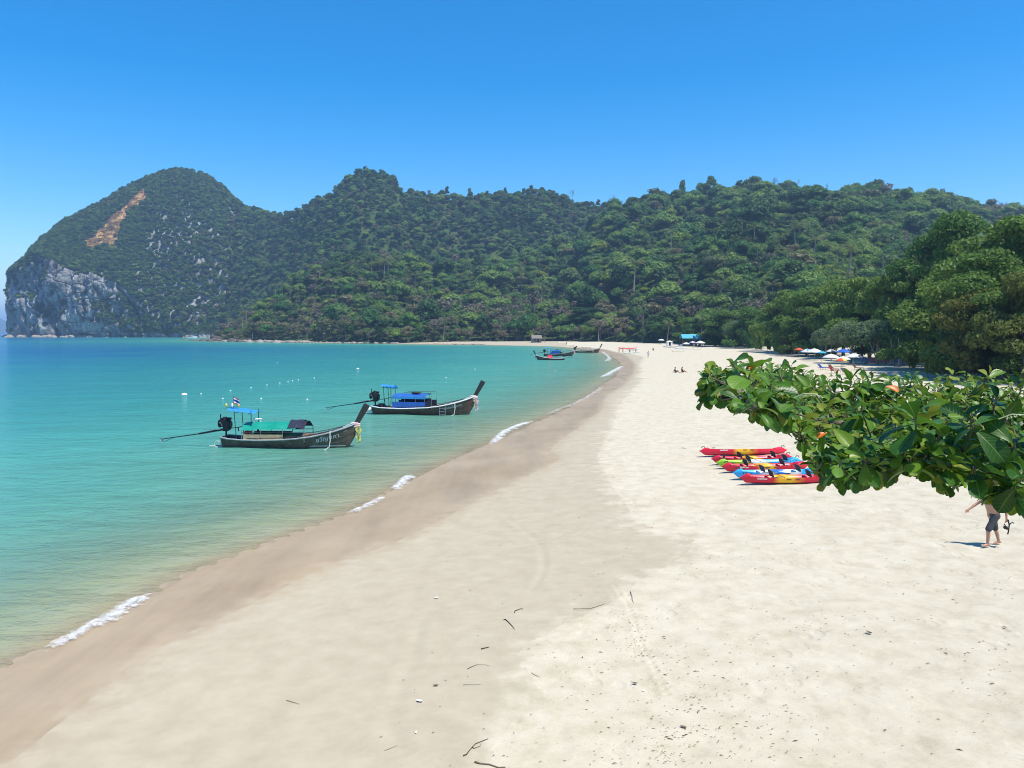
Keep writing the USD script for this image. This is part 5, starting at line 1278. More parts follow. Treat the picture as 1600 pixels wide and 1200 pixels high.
def figure(J, fine=0.03, hands=False, female=False):
    """a whole body from joints: pel, chest, neck, head, and for l / r: sh, el, wr, hip, kn, an, toe"""
    P = {k: np.array(v, float) for k, v in J.items()}
    up = P["neck"] - P["pel"]; up /= np.linalg.norm(up)
    m = m3.Manifold()
    for s in "lr":
        m += chain([(*P[s + "hip"], 0.092), (*(P[s + "hip"] * 0.45 + P[s + "kn"] * 0.55), 0.072), (*P[s + "kn"], 0.054)])
        calf = P[s + "kn"] * 0.66 + P[s + "an"] * 0.34
        back = np.cross(P[s + "an"] - P[s + "kn"], np.cross(P[s + "toe"] - P[s + "an"], P[s + "an"] - P[s + "kn"])); back = -back / (np.linalg.norm(back) + 1e-9)
        m += chain([(*P[s + "kn"], 0.052), (*(calf + back * 0.014), 0.054), (*P[s + "an"], 0.036)])
        heel = P[s + "an"] - (P[s + "toe"] - P[s + "an"]) * 0.28 + [0, 0, -0.035]
        m += m3.Manifold.batch_hull([ball(P[s + "an"], 0.036), ball(heel, 0.030), ball(P[s + "an"] * 0.35 + P[s + "toe"] * 0.65, 0.034), ball(P[s + "toe"], 0.020)])
        m += chain([(*P[s + "sh"], 0.058), (*(P[s + "sh"] * 0.55 + P[s + "el"] * 0.45), 0.047), (*P[s + "el"], 0.038)])
        m += chain([(*P[s + "el"], 0.038), (*(P[s + "el"] * 0.7 + P[s + "wr"] * 0.3), 0.040), (*P[s + "wr"], 0.025)])
        side = 1 if s == "l" else -1
        d = P[s + "wr"] - P[s + "el"]
        if hands:
            m += hand(P[s + "wr"], d, np.cross(d, [0, 1.0, 0]) * 0.6 + np.array([0, -side, 0.0]), side)
        else:
            dn = d / np.linalg.norm(d)
            m += m3.Manifold.batch_hull([ball(P[s + "wr"], 0.024), ball(P[s + "wr"] + dn * 0.09, 0.03), ball(P[s + "wr"] + dn * 0.15, 0.014)])
    lat = (P["lsh"] - P["rsh"]); lat /= np.linalg.norm(lat)
    bw = 0.105 if female else 0.115
    belly = P["pel"] * 0.55 + P["chest"] * 0.45
    m += m3.Manifold.batch_hull([ball(P["lhip"] + up * 0.02, 0.098), ball(P["rhip"] + up * 0.02, 0.098), ball(P["pel"] + up * 0.08, 0.115)])
    m += m3.Manifold.batch_hull([ball(P["pel"] + lat * 0.07, bw), ball(P["pel"] - lat * 0.07, bw), ball(belly + lat * 0.06, bw), ball(belly - lat * 0.06, bw)])
    m += m3.Manifold.batch_hull([ball(belly + lat * 0.06, bw), ball(belly - lat * 0.06, bw), ball(P["chest"] + lat * 0.085, 0.118), ball(P["chest"] - lat * 0.085, 0.118)])
    m += m3.Manifold.batch_hull([ball(P["chest"] + lat * 0.085, 0.118), ball(P["chest"] - lat * 0.085, 0.118), ball(P["lsh"], 0.058), ball(P["rsh"], 0.058), ball(P["neck"] - up * 0.03, 0.06)])
    hd_ = P["head"]; fwd = np.array(J.get("face", (1, 0, 0)), float); fwd /= np.linalg.norm(fwd)
    m += chain([(*P["neck"], 0.056), (*(hd_ - up * 0.07 - fwd * 0.015), 0.054)])
    sd2 = np.cross(up, fwd); sd2 /= np.linalg.norm(sd2)
    m += m3.Manifold.batch_hull([ball(hd_ + up * 0.035 - fwd * 0.015, 0.088), ball(hd_ + up * 0.03 + fwd * 0.02, 0.078), ball(hd_ - up * 0.065 + fwd * 0.050, 0.034), ball(hd_ - up * 0.03, 0.066)])
    m += m3.Manifold.batch_hull([ball(hd_ + fwd * 0.092 + up * 0.018, 0.010), ball(hd_ + fwd * 0.104 - up * 0.018, 0.013), ball(hd_ + fwd * 0.08 - up * 0.02, 0.017)])
    for q in (-1, 1):
        m += m3.Manifold.batch_hull([ball(hd_ + sd2 * q * 0.078 + up * 0.02 - fwd * 0.01, 0.012), ball(hd_ + sd2 * q * 0.080 - up * 0.022 - fwd * 0.005, 0.010), ball(hd_ + sd2 * q * 0.085 + up * 0.01 - fwd * 0.028, 0.010)])
    m += m3.Manifold.batch_hull([ball(hd_ + fwd * 0.085 - up * 0.048 + sd2 * 0.016, 0.008), ball(hd_ + fwd * 0.085 - up * 0.048 - sd2 * 0.016, 0.008)])
    return smooth_body(m, fine), P, up, fwd, lat
def hair_cap(P, up, fwd, long=False):
    hd_ = P["head"]
    m = m3.Manifold.batch_hull([ball(hd_ + up * 0.048 - fwd * 0.026, 0.090), ball(hd_ + up * 0.055 + fwd * 0.022, 0.074), ball(hd_ - up * 0.02 - fwd * 0.05, 0.062)])
    if long:
        m += m3.Manifold.batch_hull([ball(hd_ - up * 0.02 - fwd * 0.06, 0.06), ball(hd_ - up * 0.2 - fwd * 0.07, 0.045)])
    return tri(m)
def shorts_mesh(P, up, lat, reach=0.92):
    m = m3.Manifold()
    for s in "lr":
        a, b = P[s + "hip"], P[s + "hip"] * (1 - reach) + P[s + "kn"] * reach
        m += chain([(*(a + up * 0.02), 0.113), (*(a * 0.5 + b * 0.5), 0.098), (*b, 0.090)])
    m += m3.Manifold.batch_hull([ball(P["lhip"] + up * 0.03, 0.110), ball(P["rhip"] + up * 0.03, 0.110), ball(P["pel"] + up * 0.04, 0.128)])
    # open, level hems and waist
    m = m.trim_by_plane([float(v) for v in -up], float(-(P["pel"] + up * 0.115) @ up))
    for s in "lr":
        pass
    return tri(m.refine_to_length(0.03))
WALK = dict(pel=(0, 0, 0.88), chest=(0.07, 0, 1.19), neck=(0.12, 0, 1.40), head=(0.17, 0, 1.56), face=(1, 0, -0.12),
            lsh=(0.04, 0.19, 1.35), lel=(-0.17, 0.25, 1.10), lwr=(-0.20, 0.24, 0.87), rsh=(0.13, -0.19, 1.34), rel=(0.36, -0.26, 1.17), rwr=(0.58, -0.27, 1.02),
            lhip=(0.02, 0.09, 0.86), lkn=(0.24, 0.10, 0.50), lan=(0.24, 0.10, 0.085), ltoe=(0.42, 0.115, 0.035), rhip=(-0.02, -0.09, 0.86), rkn=(-0.13, -0.09, 0.47), ran=(-0.26, -0.09, 0.10), rtoe=(-0.10, -0.10, 0.03))
b, P, up, fwd, lat = figure(WALK, 0.014, hands=True)
c = on_sand(1551, 852.5)
man = thing("person", "shirtless person in charcoal shorts walking left under the leafy branch, holding snorkel gear", "person", c + [0, 0, -0.012], math.pi + 0.12)
obj("body", b, MATS["skin_tan"], man, smooth=True)
obj("shorts", shorts_mesh(P, up, lat), MATS["shorts_charcoal"], man, smooth=50)
obj("hair", hair_cap(P, up, fwd), MATS["hair_dark"], man, smooth=True)
h0 = P["lwr"] + np.array([-0.03, 0.03, -0.12])
R2 = Gf.Rotation(Gf.Vec3d(0, 0, 1), math.degrees(math.pi + 0.12))
sg = thing("snorkel_set", "black snorkel and mask hanging from the walking person's hand", "snorkel", c + [0, 0, 0], math.pi + 0.12)
obj("snorkel", [tube([h0 + [0.0, 0, 0.06], h0 + [-0.04, 0, -0.10], h0 + [-0.02, 0, -0.30], h0 + [0.0, 0, -0.36]], 0.018, 8), tube([h0 + [-0.03, 0, -0.12], h0 + [-0.07, 0, -0.05], h0 + [-0.14, 0, -0.02], h0 + [-0.18, 0.0, -0.05]], 0.016, 8)], MATS["black_rubber"], sg, smooth=True)
obj("mask", [box(0.10, 0.17, 0.09, h0 + [0.05, 0, -0.17], 0.03), tube([h0 + [0.08, 0.06, -0.15], h0 + [0.11, 0, -0.05], h0 + [0.08, -0.06, -0.15]], 0.01, 6)], MATS["black_rubber"], sg)

STAND = dict(pel=(0, 0, 0.92), chest=(0, 0, 1.24), neck=(0.0, 0, 1.45), head=(0.03, 0, 1.61), face=(1, 0, 0), lsh=(0, 0.19, 1.40), lel=(0.0, 0.26, 1.12), lwr=(0.10, 0.25, 0.89), rsh=(0, -0.19, 1.40), rel=(0.02, -0.27, 1.13), rwr=(0.16, -0.22, 0.93),
             lhip=(0, 0.09, 0.9), lkn=(0.03, 0.11, 0.5), lan=(0, 0.12, 0.085), ltoe=(0.16, 0.15, 0.03), rhip=(0, -0.09, 0.9), rkn=(0.02, -0.11, 0.5), ran=(-0.04, -0.13, 0.085), rtoe=(0.12, -0.16, 0.03))
SIT = dict(pel=(0, 0, 0.13), chest=(-0.06, 0, 0.45), neck=(-0.04, 0, 0.66), head=(0.0, 0, 0.81), face=(1, 0, 0), lsh=(-0.05, 0.19, 0.61), lel=(0.08, 0.27, 0.38), lwr=(0.28, 0.2, 0.36), rsh=(-0.05, -0.19, 0.61), rel=(-0.22, -0.27, 0.36), rwr=(-0.32, -0.28, 0.12),
           lhip=(0.02, 0.1, 0.13), lkn=(0.40, 0.15, 0.42), lan=(0.62, 0.14, 0.09), ltoe=(0.78, 0.16, 0.03), rhip=(0.02, -0.1, 0.13), rkn=(0.44, -0.15, 0.25), ran=(0.78, -0.16, 0.08), rtoe=(0.93, -0.2, 0.06))
def person(pose, label, px, py, face, skin, top=None, low="cloth_blue", hair_long=False, reach=0.6, kid=1.0, group=None):
    b, P, up, fwd, lat = figure(pose, 0.05)
    c = on_sand(px, py)
    t = thing("person", label, "person", c + [0, 0, -0.01], face, group, kid)
    obj("body", b, MATS[skin], t, smooth=True)
    obj("shorts", shorts_mesh(P, up, lat, reach), MATS[low], t, smooth=50)
    obj("hair", hair_cap(P, up, fwd, hair_long), MATS["hair_dark"], t, smooth=True)
    if top:
        m = m3.Manifold.batch_hull([ball(P["chest"] + lat * 0.095, 0.125), ball(P["chest"] - lat * 0.095, 0.125), ball(P["lsh"] - up * 0.03, 0.068), ball(P["rsh"] - up * 0.03, 0.068), ball(P["pel"] + up * 0.1 + lat * 0.07, 0.118), ball(P["pel"] + up * 0.1 - lat * 0.07, 0.118)])
        obj("shirt", tri(m), MATS[top], t, smooth=True)
    return t
person(STAND, "lone person standing on the pale sand in front of the seated figure", 1013, 558.5, -2.0, "skin_tan", "cloth_white", "cloth_white")
person(STAND, "person standing at the water side of the red canoe, left of the pair", 967.3, 550.5, -0.6, "skin_tan", None, "cloth_red")
person(STAND, "person standing at the end of the red canoe, right of the pair", 973.4, 550.3, 2.6, "skin_tan", None, "cloth_red")
person(STAND, "child in black standing on the blue paddle board", 984, 552.0, 1.0, "skin_brown", "cloth_black", "cloth_black", kid=0.72)
person(STAND, "child in dark green by the small canoe", 993.5, 551.0, 2.0, "skin_brown", "cloth_green", "cloth_black", kid=0.72)
person(SIT, "person in black sitting upright on the sand, left of the sunbathing pair", 1055, 582.5, -0.3, "skin_brown", "cloth_black", "cloth_black")
person(SIT, "person in black sitting on the sand, right of the sunbathing pair", 1066, 582.0, 0.2, "skin_tan", "cloth_black", "cloth_black", True)
person(SIT, "distant figure sitting alone beyond the standing person", 1020.5, 547.5, 1.2, "skin_brown", "cloth_black", "cloth_black")
person(STAND, "small dark figure walking on the far sand by the hut", 885, 538.6, 0.5, "skin_brown", "cloth_black", "cloth_black")
person(STAND, "dark figure standing in the shade at the left of the parasols", 1218.5, 553.5, 0.4, "skin_brown", "cloth_black", "cloth_black")
person(STAND, "dark figure standing second from the left in the parasol shade", 1228.8, 553, 2.2, "skin_brown", "cloth_black", "cloth_black")
person(STAND, "dark figure standing nearest the striped parasol in the shade", 1239.5, 552, 3.6, "skin_brown", "cloth_black", "cloth_black")
person(STAND, "bather in red shorts under the far white parasols", 1084.5, 543.2, 1.4, "skin_tan", None, "cloth_red")
person(STAND, "bather in white shirt beside the far white parasols", 1090, 543.4, 2.4, "skin_tan", "cloth_white", "cloth_blue")
person(STAND, "dark clothed bather at the right of the far white parasols", 1097, 543.6, 3.4, "skin_brown", "cloth_black", "cloth_black")
person(SIT, "sitter in red beneath the leaning pale trunks by the red chairs", 1424, 566, 2.8, "skin_brown", "cloth_red", "cloth_black")
person(STAND, "person in blue standing left of the white framed chairs", 1419, 569, 2.8, "skin_brown", "cloth_blue", "cloth_black")

# ------------------------------------------------------------------ canoes and boards drawn up on the far sand
def slim_boat(name, label, cat, px, py, L, w, mm, yaw, z=0.05, flat=False):
    c = on_sand(px, py)
    t = thing(name, label, cat, c + [0, 0, z], yaw)
    n, m = 21, 12
    V = []
    for x in np.linspace(-1, 1, n):
        hw = w / 2 * max(1 - abs(x) ** 2.2, 0) ** 0.8 + 0.01
        for j in range(m):
            q = 2 * math.pi * j / m
            V.append([x * L / 2, math.cos(q) * hw, (0.05 if flat else 0.2) * (1 + math.sin(q) * (1 if not flat else 0.8)) + (0.10 if flat else 0.22) * abs(x) ** 3])
    f = []
    for i in range(n - 1):
        for j in range(m):
            k = (j + 1) % m
            f += [[i * m + j, (i + 1) * m + k, i * m + k], [i * m + j, (i + 1) * m + j, (i + 1) * m + k]]
    obj("hull", trimesh.Trimesh(V, f, process=False), MATS[mm], t, smooth=True)
    if flat:
        obj("fin", box(0.2, 0.015, 0.2, (-L / 2 + 0.35, 0, -0.05), 0.004), MATS["black_rubber"], t)
    else:
        obj("seat", box(0.3, w * 0.6, 0.08, (0.3, 0, 0.42), 0.02), MATS["cloth_black"], t)
    return t
plain("canoe_red", (0.66, 0.07, 0.06), 0.4, 0.15); plain("board_teal", (0.10, 0.36, 0.42), 0.4, 0.15); plain("board_pale", (0.52, 0.60, 0.62), 0.4, 0.15)
slim_boat("canoe", "long red canoe propped above the far sand by two people", "canoe", 981, 548.8, 6.6, 0.75, "canoe_red", 0.12, 0.75)
st = thing("canoe_stand", "low wooden trestle beneath the propped red canoe", "trestle", on_sand(981, 548.8), 0.12)
for x in (-1.9, 1.9):
    for s_ in (-1, 1):
        obj("leg", tube([(x, s_ * 0.4, -0.1), (x, s_ * 0.15, 0.74)], 0.04, 5), MATS["inner_wood"], st)
    obj("crossbar", tube([(x, -0.3, 0.70), (x, 0.3, 0.70)], 0.04, 5), MATS["inner_wood"], st)
slim_boat("canoe", "pale canoe lying on the sand behind the two children", "canoe", 988, 548.0, 4.4, 0.7, "board_pale", 0.05, 0.3)
slim_boat("paddle_board", "teal paddle board lying flat by the child in black", "board", 982, 552.3, 3.6, 0.8, "board_teal", 0.1, 0.04, True)
slim_boat("paddle_board", "short teal paddle board beside the child in green", "board", 995, 551.4, 2.6, 0.75, "board_teal", 0.35, 0.04, True)
slim_boat("canoe", "grey canoe lying on the sand farthest towards the teal shelter", "canoe", 1048, 543.0, 6.0, 0.8, "grey_rail", 0.15, 0.05)
slim_boat("canoe", "lavender canoe lying on the sand below the white parasols", "canoe", 1063, 545.5, 4.0, 0.8, "board_pale", -0.1, 0.05)
slim_boat("paddle_board", "brown board lying on the sand nearest the lone sitter", "board", 1060, 549.0, 4.5, 0.8, "tan_board", 0.05, 0.04, True)
slim_boat("canoe", "blue canoe at the left of the far white parasols", "canoe", 1068, 540.5, 5.0, 0.8, "cloth_blue", 0.1, 0.1)

# ------------------------------------------------------------------ parasols, loungers, chairs
def parasol(label, px, py_base, py_top, width_px, colors, tilt=0.0, group=None):
    c = on_sand(px, py_base)
    depth = c[1]
    H = max((zpx(py_top, depth) - c[2]), 1.7)
    rad = width_px / FPX * depth / 2
    t = thing("beach_parasol", label, "parasol", c, rng.uniform(0, 1), group, 1.0, rx=tilt)
    obj("pole", tube([(0, 0, -0.2), (0, 0, H - 0.02)], 0.028, 6), MATS["steel"], t)
    n = 8
    for i in range(n):
        a0, a1 = 2 * math.pi * i / n, 2 * math.pi * (i + 1) / n
        v = []
        for r_, dz in ((0.02, 0), (0.4, -0.16), (0.75, -0.40), (1.0, -0.62), (1.0, -0.74)):
            for q in (0, 0.5, 1):
                a_ = a0 + (a1 - a0) * q
                rr = r_ * rad * (1 - 0.035 * (q == 0.5) * (r_ > 0.9))
                v.append([rr * math.cos(a_), rr * math.sin(a_), H + dz * rad / 1.25 * 0.85 + 0.02 * (q == 0.5)])
        obj("panel", (np.array(v), grid_faces(5, 3)), MATS[colors[i % len(colors)]], t)
    obj("finial", tube([(0, 0, H - 0.03), (0, 0, H + 0.12)], 0.03, 6), MATS["white_plastic"], t)
    return t
for nm, col in (("parasol_white", (0.70, 0.69, 0.66)), ("parasol_blue", (0.02, 0.12, 0.52)), ("parasol_teal", (0.05, 0.38, 0.58)), ("parasol_red", (0.62, 0.09, 0.05)), ("parasol_yellow", (0.72, 0.55, 0.05)), ("parasol_lilac", (0.30, 0.26, 0.55)), ("parasol_grey", (0.22, 0.22, 0.22))):
    plain(nm, col, 0.8, 0.12, 2.0, trans=0.25)
parasol("yellow, orange and red striped parasol nearest the leafy branch", 1314, 577, 559.5, 18, ["parasol_red", "parasol_red", "parasol_yellow", "parasol_yellow"])
parasol("white parasol left of the red and yellow striped one", 1298, 574, 553, 26, ["parasol_white"])
parasol("white parasol directly behind the red and yellow striped one", 1317, 573, 556.5, 22, ["parasol_white"])
parasol("white parasol at the right end of the row", 1334, 570.5, 552, 27, ["parasol_white"])
parasol("deep blue parasol near the right end of the row", 1318, 565, 545, 24, ["parasol_blue"])
parasol("greyish white parasol left of the deep blue one", 1298, 563, 545.5, 18, ["parasol_white", "parasol_grey"])
parasol("grey parasol half hidden behind the greyish white one", 1285, 560, 542, 15, ["parasol_grey"])
parasol("teal parasol at the centre of the row", 1284, 566, 548.5, 14, ["parasol_teal"])
parasol("large white parasol left of the teal one", 1272, 564, 544.5, 26, ["parasol_white"])
parasol("white and blue striped parasol second from the left of the row", 1261, 562, 545, 22, ["parasol_white", "parasol_teal"])
parasol("red parasol at the left end of the row", 1248, 559, 543.5, 15, ["parasol_red"])
parasol("white parasol alone left of the white tent on the far beach", 1033, 539, 529.5, 10, ["parasol_white"])
parasol("large white parasol at the right of the far beach group", 1094, 546, 532.5, 15, ["parasol_white"])
parasol("lilac parasol at the centre of the far beach group", 1082, 545.5, 533, 11, ["parasol_lilac", "parasol_white"])
parasol("flat white parasol at the left of the far beach group", 1072, 544.5, 535, 11, ["parasol_white"])
plain("lounge_blue", (0.04, 0.12, 0.50), 0.6, 0.15); plain("lounge_red", (0.45, 0.03, 0.05), 0.6, 0.15); plain("lounge_purple", (0.16, 0.10, 0.36), 0.6, 0.15)
plain("lounge_brown", (0.22, 0.10, 0.05), 0.6, 0.2); plain("lounge_green", (0.10, 0.34, 0.26), 0.6, 0.15); plain("lounge_white", (0.62, 0.63, 0.64), 0.6, 0.1); plain("chair_red", (0.48, 0.025, 0.06), 0.5, 0.15); plain("chair_blue", (0.03, 0.12, 0.38), 0.5, 0.15)
def lounger(label, px, py, mm, yaw, group=None):
    t = thing("sun_lounger", label, "sun lounger", on_sand(px, py), yaw, group)
    obj("seat", box(1.2, 0.58, 0.06, (0.25, 0, 0.36), 0.02), MATS[mm], t)
    bk = box(0.85, 0.58, 0.06, (-0.42, 0, 0), 0.02); bk.apply_transform(trimesh.transformations.rotation_matrix(0.75, [0, 1, 0])); bk.apply_translation([-0.35, 0, 0.38])
    obj("backrest", bk, MATS[mm], t)
    for s_ in (-1, 1):
        obj("side_rail", tube([(-0.4, s_ * 0.3, 0.34), (0.86, s_ * 0.3, 0.34)], 0.025, 5), MATS["inner_wood"], t)
        for x in (-0.3, 0.75):
            obj("leg", tube([(x, s_ * 0.28, -0.05), (x, s_ * 0.28, 0.34)], 0.028, 5), MATS["inner_wood"], t)
def chair(label, px, py, mm, yaw, group=None, legs_m=None):
    t = thing("plastic_chair", label, "chair", on_sand(px, py), yaw, group)
    obj("seat", box(0.5, 0.5, 0.05, (0, 0, 0.43), 0.02), MATS[mm], t)
    bk = box(0.05, 0.50, 0.52, (-0.26, 0, 0.72), 0.02); bk.apply_transform(trimesh.transformations.rotation_matrix(-0.18, [0, 1, 0], [-0.25, 0, 0.45]))
    obj("backrest", bk, MATS[mm], t)
    for s_ in (-1, 1):
        obj("armrest", box(0.45, 0.05, 0.04, (-0.02, s_ * 0.27, 0.64), 0.01), MATS[mm], t)
        for x in (-0.2, 0.2):
            obj("leg", box(0.05, 0.05, 0.47, (x, s_ * 0.22, 0.2), 0.01), MATS[legs_m or mm], t)
lounger("blue sun lounger in the sun left of the striped parasol", 1286, 578, "lounge_blue", 0.4)
lounger("red sun lounger under the striped parasol", 1304, 583, "lounge_red", 0.3)
lounger("purple sun lounger right of the red one", 1322, 585, "lounge_purple", 0.5)
lounger("brown sun lounger right of the striped parasol, by the dark logs", 1340, 578, "lounge_brown", 0.2)
lounger("dark sun lounger behind the blue one", 1302, 579, "lounge_brown", 0.5)
lounger("green reclined lounger in the shade at the right edge, left of three", 1502, 589, "lounge_green", 2.4)
lounger("white reclined lounger in the shade at the right edge, middle of three", 1514, 589, "lounge_white", 2.0)
lounger("pale blue reclined lounger in the shade, nearest the white table", 1568, 592, "board_teal", 2.1)
lounger("grey lounger in the tree shade above the leafy branch", 1440, 580, "lounge_white", 2.4)
for k, (px, py) in enumerate([(1363, 567), (1368, 569), (1375, 567.5), (1381, 569), (1388, 567), (1409, 567)]):
    chair("red plastic chair in the shade " + ["leftmost of the red ones", "second from the left, nearer the sand", "third from the left, behind the trunks", "fourth from the left by the driftwood", "fifth, left of the slanting trunks", "alone right of the slanting trunks"][k], px, py, "chair_red", 0.6 * k)
for k, (px, py) in enumerate([(1348, 566), (1353, 568), (1358, 566), (1397, 568), (1402, 570)]):
    chair("blue plastic chair in the shade " + ["leftmost of all chairs", "second of the blue ones", "left of the red chairs", "among the slanting trunks", "right of the slanting trunks"][k], px, py, "chair_blue", 0.9 * k + 0.4)
for k, (px, py) in enumerate([(1424, 567), (1429, 568), (1433, 567)]):
    chair("white framed blue chair in the sunlit gap, " + ["leftmost", "middle one", "rightmost"][k] + " of three", px, py, "chair_blue", 0.5 + k, None, "white_plastic")
p = on_sand(1583, 594)
tb = thing("slatted_table", "low white slatted table in the shade at the right edge", "table", p, 0.1)
for k in range(5):
    obj("slat", box(1.9, 0.13, 0.03, (0, -0.34 + 0.17 * k, 0.72), 0.005), MATS["white_plastic"], tb)
for a_ in (-0.85, 0.85):
    for b_ in (-0.3, 0.3):
        obj("leg", box(0.07, 0.07, 0.72, (a_, b_, 0.34), 0.01), MATS["white_plastic"], tb)
# slanting bare trunks that stand among the chairs
for k, (px, py, tx, ty) in enumerate([(1372, 570, 1358, 533), (1383, 570, 1372, 540), (1396, 572, 1392, 530), (1404, 573, 1404, 528), (1390, 572, 1397, 535), (1350, 569, 1372, 527)]):
    a_ = on_sand(px, py); b_ = at(tx, ty, a_[1] + 1.5)
    m = thing("slanting_trunk", "pale slanting trunk among the shaded chairs, " + ["leaning left over the red chairs", "short one leaning left", "upright one left of the pair", "upright one at the right", "thin one leaning right", "curved one leaning right behind the blue chairs"][k], "tree trunk", a_)
    d = b_ - a_
    obj("trunk", tube([(0, 0, -0.3), d * 0.4 + [0.12, 0, 0], d], [0.16, 0.12, 0.08], 7), MATS["pale_bark_look"], m, smooth=True)
    obj("limb", tube([d * 0.5, d * 0.75 + [0.5, 0.1, 0.1], d + [0.9, 0.2, 0.3]], [0.08, 0.06, 0.03], 6), MATS["pale_bark_look"], m, smooth=True)

# ------------------------------------------------------------------ shelters on the far beach
plain("teal_roof", (0.03, 0.30, 0.40), 0.6, 0.2, 1.0); plain("grey_board", (0.22, 0.20, 0.18), 0.8, 0.3, 1.5); plain("thatch", (0.17, 0.15, 0.125), 0.9, 0.35, 3.0)
for px, w, py, lab in ((1081, 6.6, 522.0, "teal roofed shelter behind the far white parasols, left and larger of two"), (1096.5, 4.0, 523.5, "teal roofed shelter behind the far white parasols, right and smaller of two")):
    c = on_sand(px, 541.5); c[1] += 6
    c = np.array([c[0] * 1.0, c[1], gz_at(c[0], c[1])])
    H = zpx(py, c[1]) - c[2]
    t = thing("beach_shelter", lab, "shelter", c, 0.1)
    for s_ in (-1, 1):
        v = np.array([[-w / 2, 0, H], [w / 2, 0, H], [w / 2, s_ * 2.2, H - 1.7], [-w / 2, s_ * 2.2, H - 1.7]])
        obj("roof_side", trimesh.Trimesh(np.vstack([v, v - [0, 0, 0.08]]), [[0, 1, 2], [0, 2, 3], [4, 6, 5], [4, 7, 6], [3, 2, 6], [3, 6, 7], [0, 3, 7], [0, 7, 4], [1, 5, 6], [1, 6, 2]]), MATS["teal_roof"], t)
    for x in (-w / 2 + 0.2, w / 2 - 0.2):
        for y in (-2, 2):
            obj("post", tube([(x, y, -0.2), (x, y, H - 1.55)], 0.08, 6), MATS["inner_wood"], t)
    obj("counter", box(w * 0.7, 0.5, 1.0, (0, 0.8, 0.5), 0.03), MATS["grey_board"], t)
c = on_sand(1046, 540.3)
t = thing("tent", "small white tent with dark opening below the palms of the far beach", "tent", c, 0.05, None, 0.68)
obj("side_wall", [box(1.1, 2.4, 2.4, (s_ * 1.15, 0, 1.2), 0.05) for s_ in (-1, 1)], MATS["cloth_white"], t)
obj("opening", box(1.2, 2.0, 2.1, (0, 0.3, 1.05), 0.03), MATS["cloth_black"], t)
obj("roof", trimesh.convex.convex_hull(np.array([[-1.9, -1.3, 2.4], [1.9, -1.3, 2.4], [1.9, 1.3, 2.4], [-1.9, 1.3, 2.4], [-0.6, 0, 3.2], [0.6, 0, 3.2]])), MATS["cloth_white"], t)
c = on_sand(838, 535.2)
t = thing("wooden_hut", "grey wooden hut with pale gable roof at the far tree line", "hut", c + [0, 2, 0], 0.2, None, 0.8)
obj("wall", box(6.5, 4.5, 3.2, (0, 0, 1.6), 0.03), MATS["grey_board"], t)
obj("door", box(1.4, 0.12, 2.3, (0.9, -2.3, 1.15), 0.02), MATS["cloth_black"], t)
obj("window", box(1.3, 0.12, 1.0, (-1.4, -2.3, 1.9), 0.02), MATS["cloth_black"], t)
for s_ in (-1, 1):
    v = np.array([[-3.9, 0, 5.4], [3.9, 0, 5.4], [3.9, s_ * 3.2, 3.0], [-3.9, s_ * 3.2, 3.0]])
    obj("roof_side", trimesh.Trimesh(np.vstack([v, v - [0, 0, 0.15]]), [[0, 1, 2], [0, 2, 3], [4, 6, 5], [4, 7, 6], [3, 2, 6], [3, 6, 7], [0, 3, 7], [0, 7, 4], [1, 5, 6], [1, 6, 2]]), MATS["thatch"], t)
obj("porch_roof", box(4.0, 2.6, 0.12, (4.6, -0.5, 3.0), 0.02), MATS["grey_board"], t)
for x, y in ((6.3, -1.6), (6.3, 0.6), (3.4, -1.6)):
    obj("post", tube([(x, y, 0), (x, y, 3)], 0.1, 6), MATS["inner_wood"], t)

# ------------------------------------------------------------------ rocks at the foot of the near point
plain("shore_rock", (0.085, 0.070, 0.055), 0.85, 0.55, 0.6, bump=0.25)
plain("pale_shore_rock", (0.26, 0.22, 0.18), 0.85, 0.5, 0.6, bump=0.2)
def rock(rg, sx_, sy_, sz_):
    m = trimesh.creation.icosphere(2)
    d = m.vertices
    k = 1 + 0.7 * (meshkit.fbm(d * 1.3 + rg.uniform(0, 50, 3), 3, 5)[:, None] - 0.5) + 0.25 * (meshkit.noise(d * 3.2 + rg.uniform(0, 50, 3), 3)[:, None] - 0.5)
    m.vertices = d * k * [sx_, sy_, sz_]
    return m
rg = np.random.default_rng(61)
tip = [(343, 531.0, 15, 9, "largest dark slab of the rocky point, at its tip"), (352, 532, 10, 5, "jagged boulder just behind the largest slab of the point"), (334, 533, 7, 3, "low rock at the water in front of the point's largest slab"), (326, 533.2, 6, 2.2, "flat dark rock left of the point, second from the slab"), (316, 532.6, 7, 1.7, "flat dark rock left of the point, third from the slab"),
       (300, 532, 8, 1.3, "long low reef rock off the point"), (284, 531.6, 6, 1.0, "outermost low reef rock off the point"), (360, 534, 6, 3.0, "rounded boulder right of the point's jagged boulder"), (372, 534.6, 5, 2.4, "brown boulder at the water right of the rocky point"), (388, 534.8, 5, 2.0, "pale boulder at the water on the rocky shore, leftmost pale one"),
       (405, 535, 6, 2.2, "pale boulder in the middle of the rocky shore"), (430, 535.4, 6, 2.0, "pale boulder at the right part of the rocky shore")]
for px, py, sx_, sz_, lab in tip:
    c = onz(px, py, 0.0)
    o = obj("shore_boulder", rock(rg, sx_ * 0.55, sx_ * 0.45, sz_), MATS["pale_shore_rock" if "pale" in lab else "shore_rock"], smooth=40)
    place(o, (c[0], c[1] + 2, -0.3), rg.uniform(-0.4, 0.4), 1.0); tag(o, lab, "boulder")
parts = []
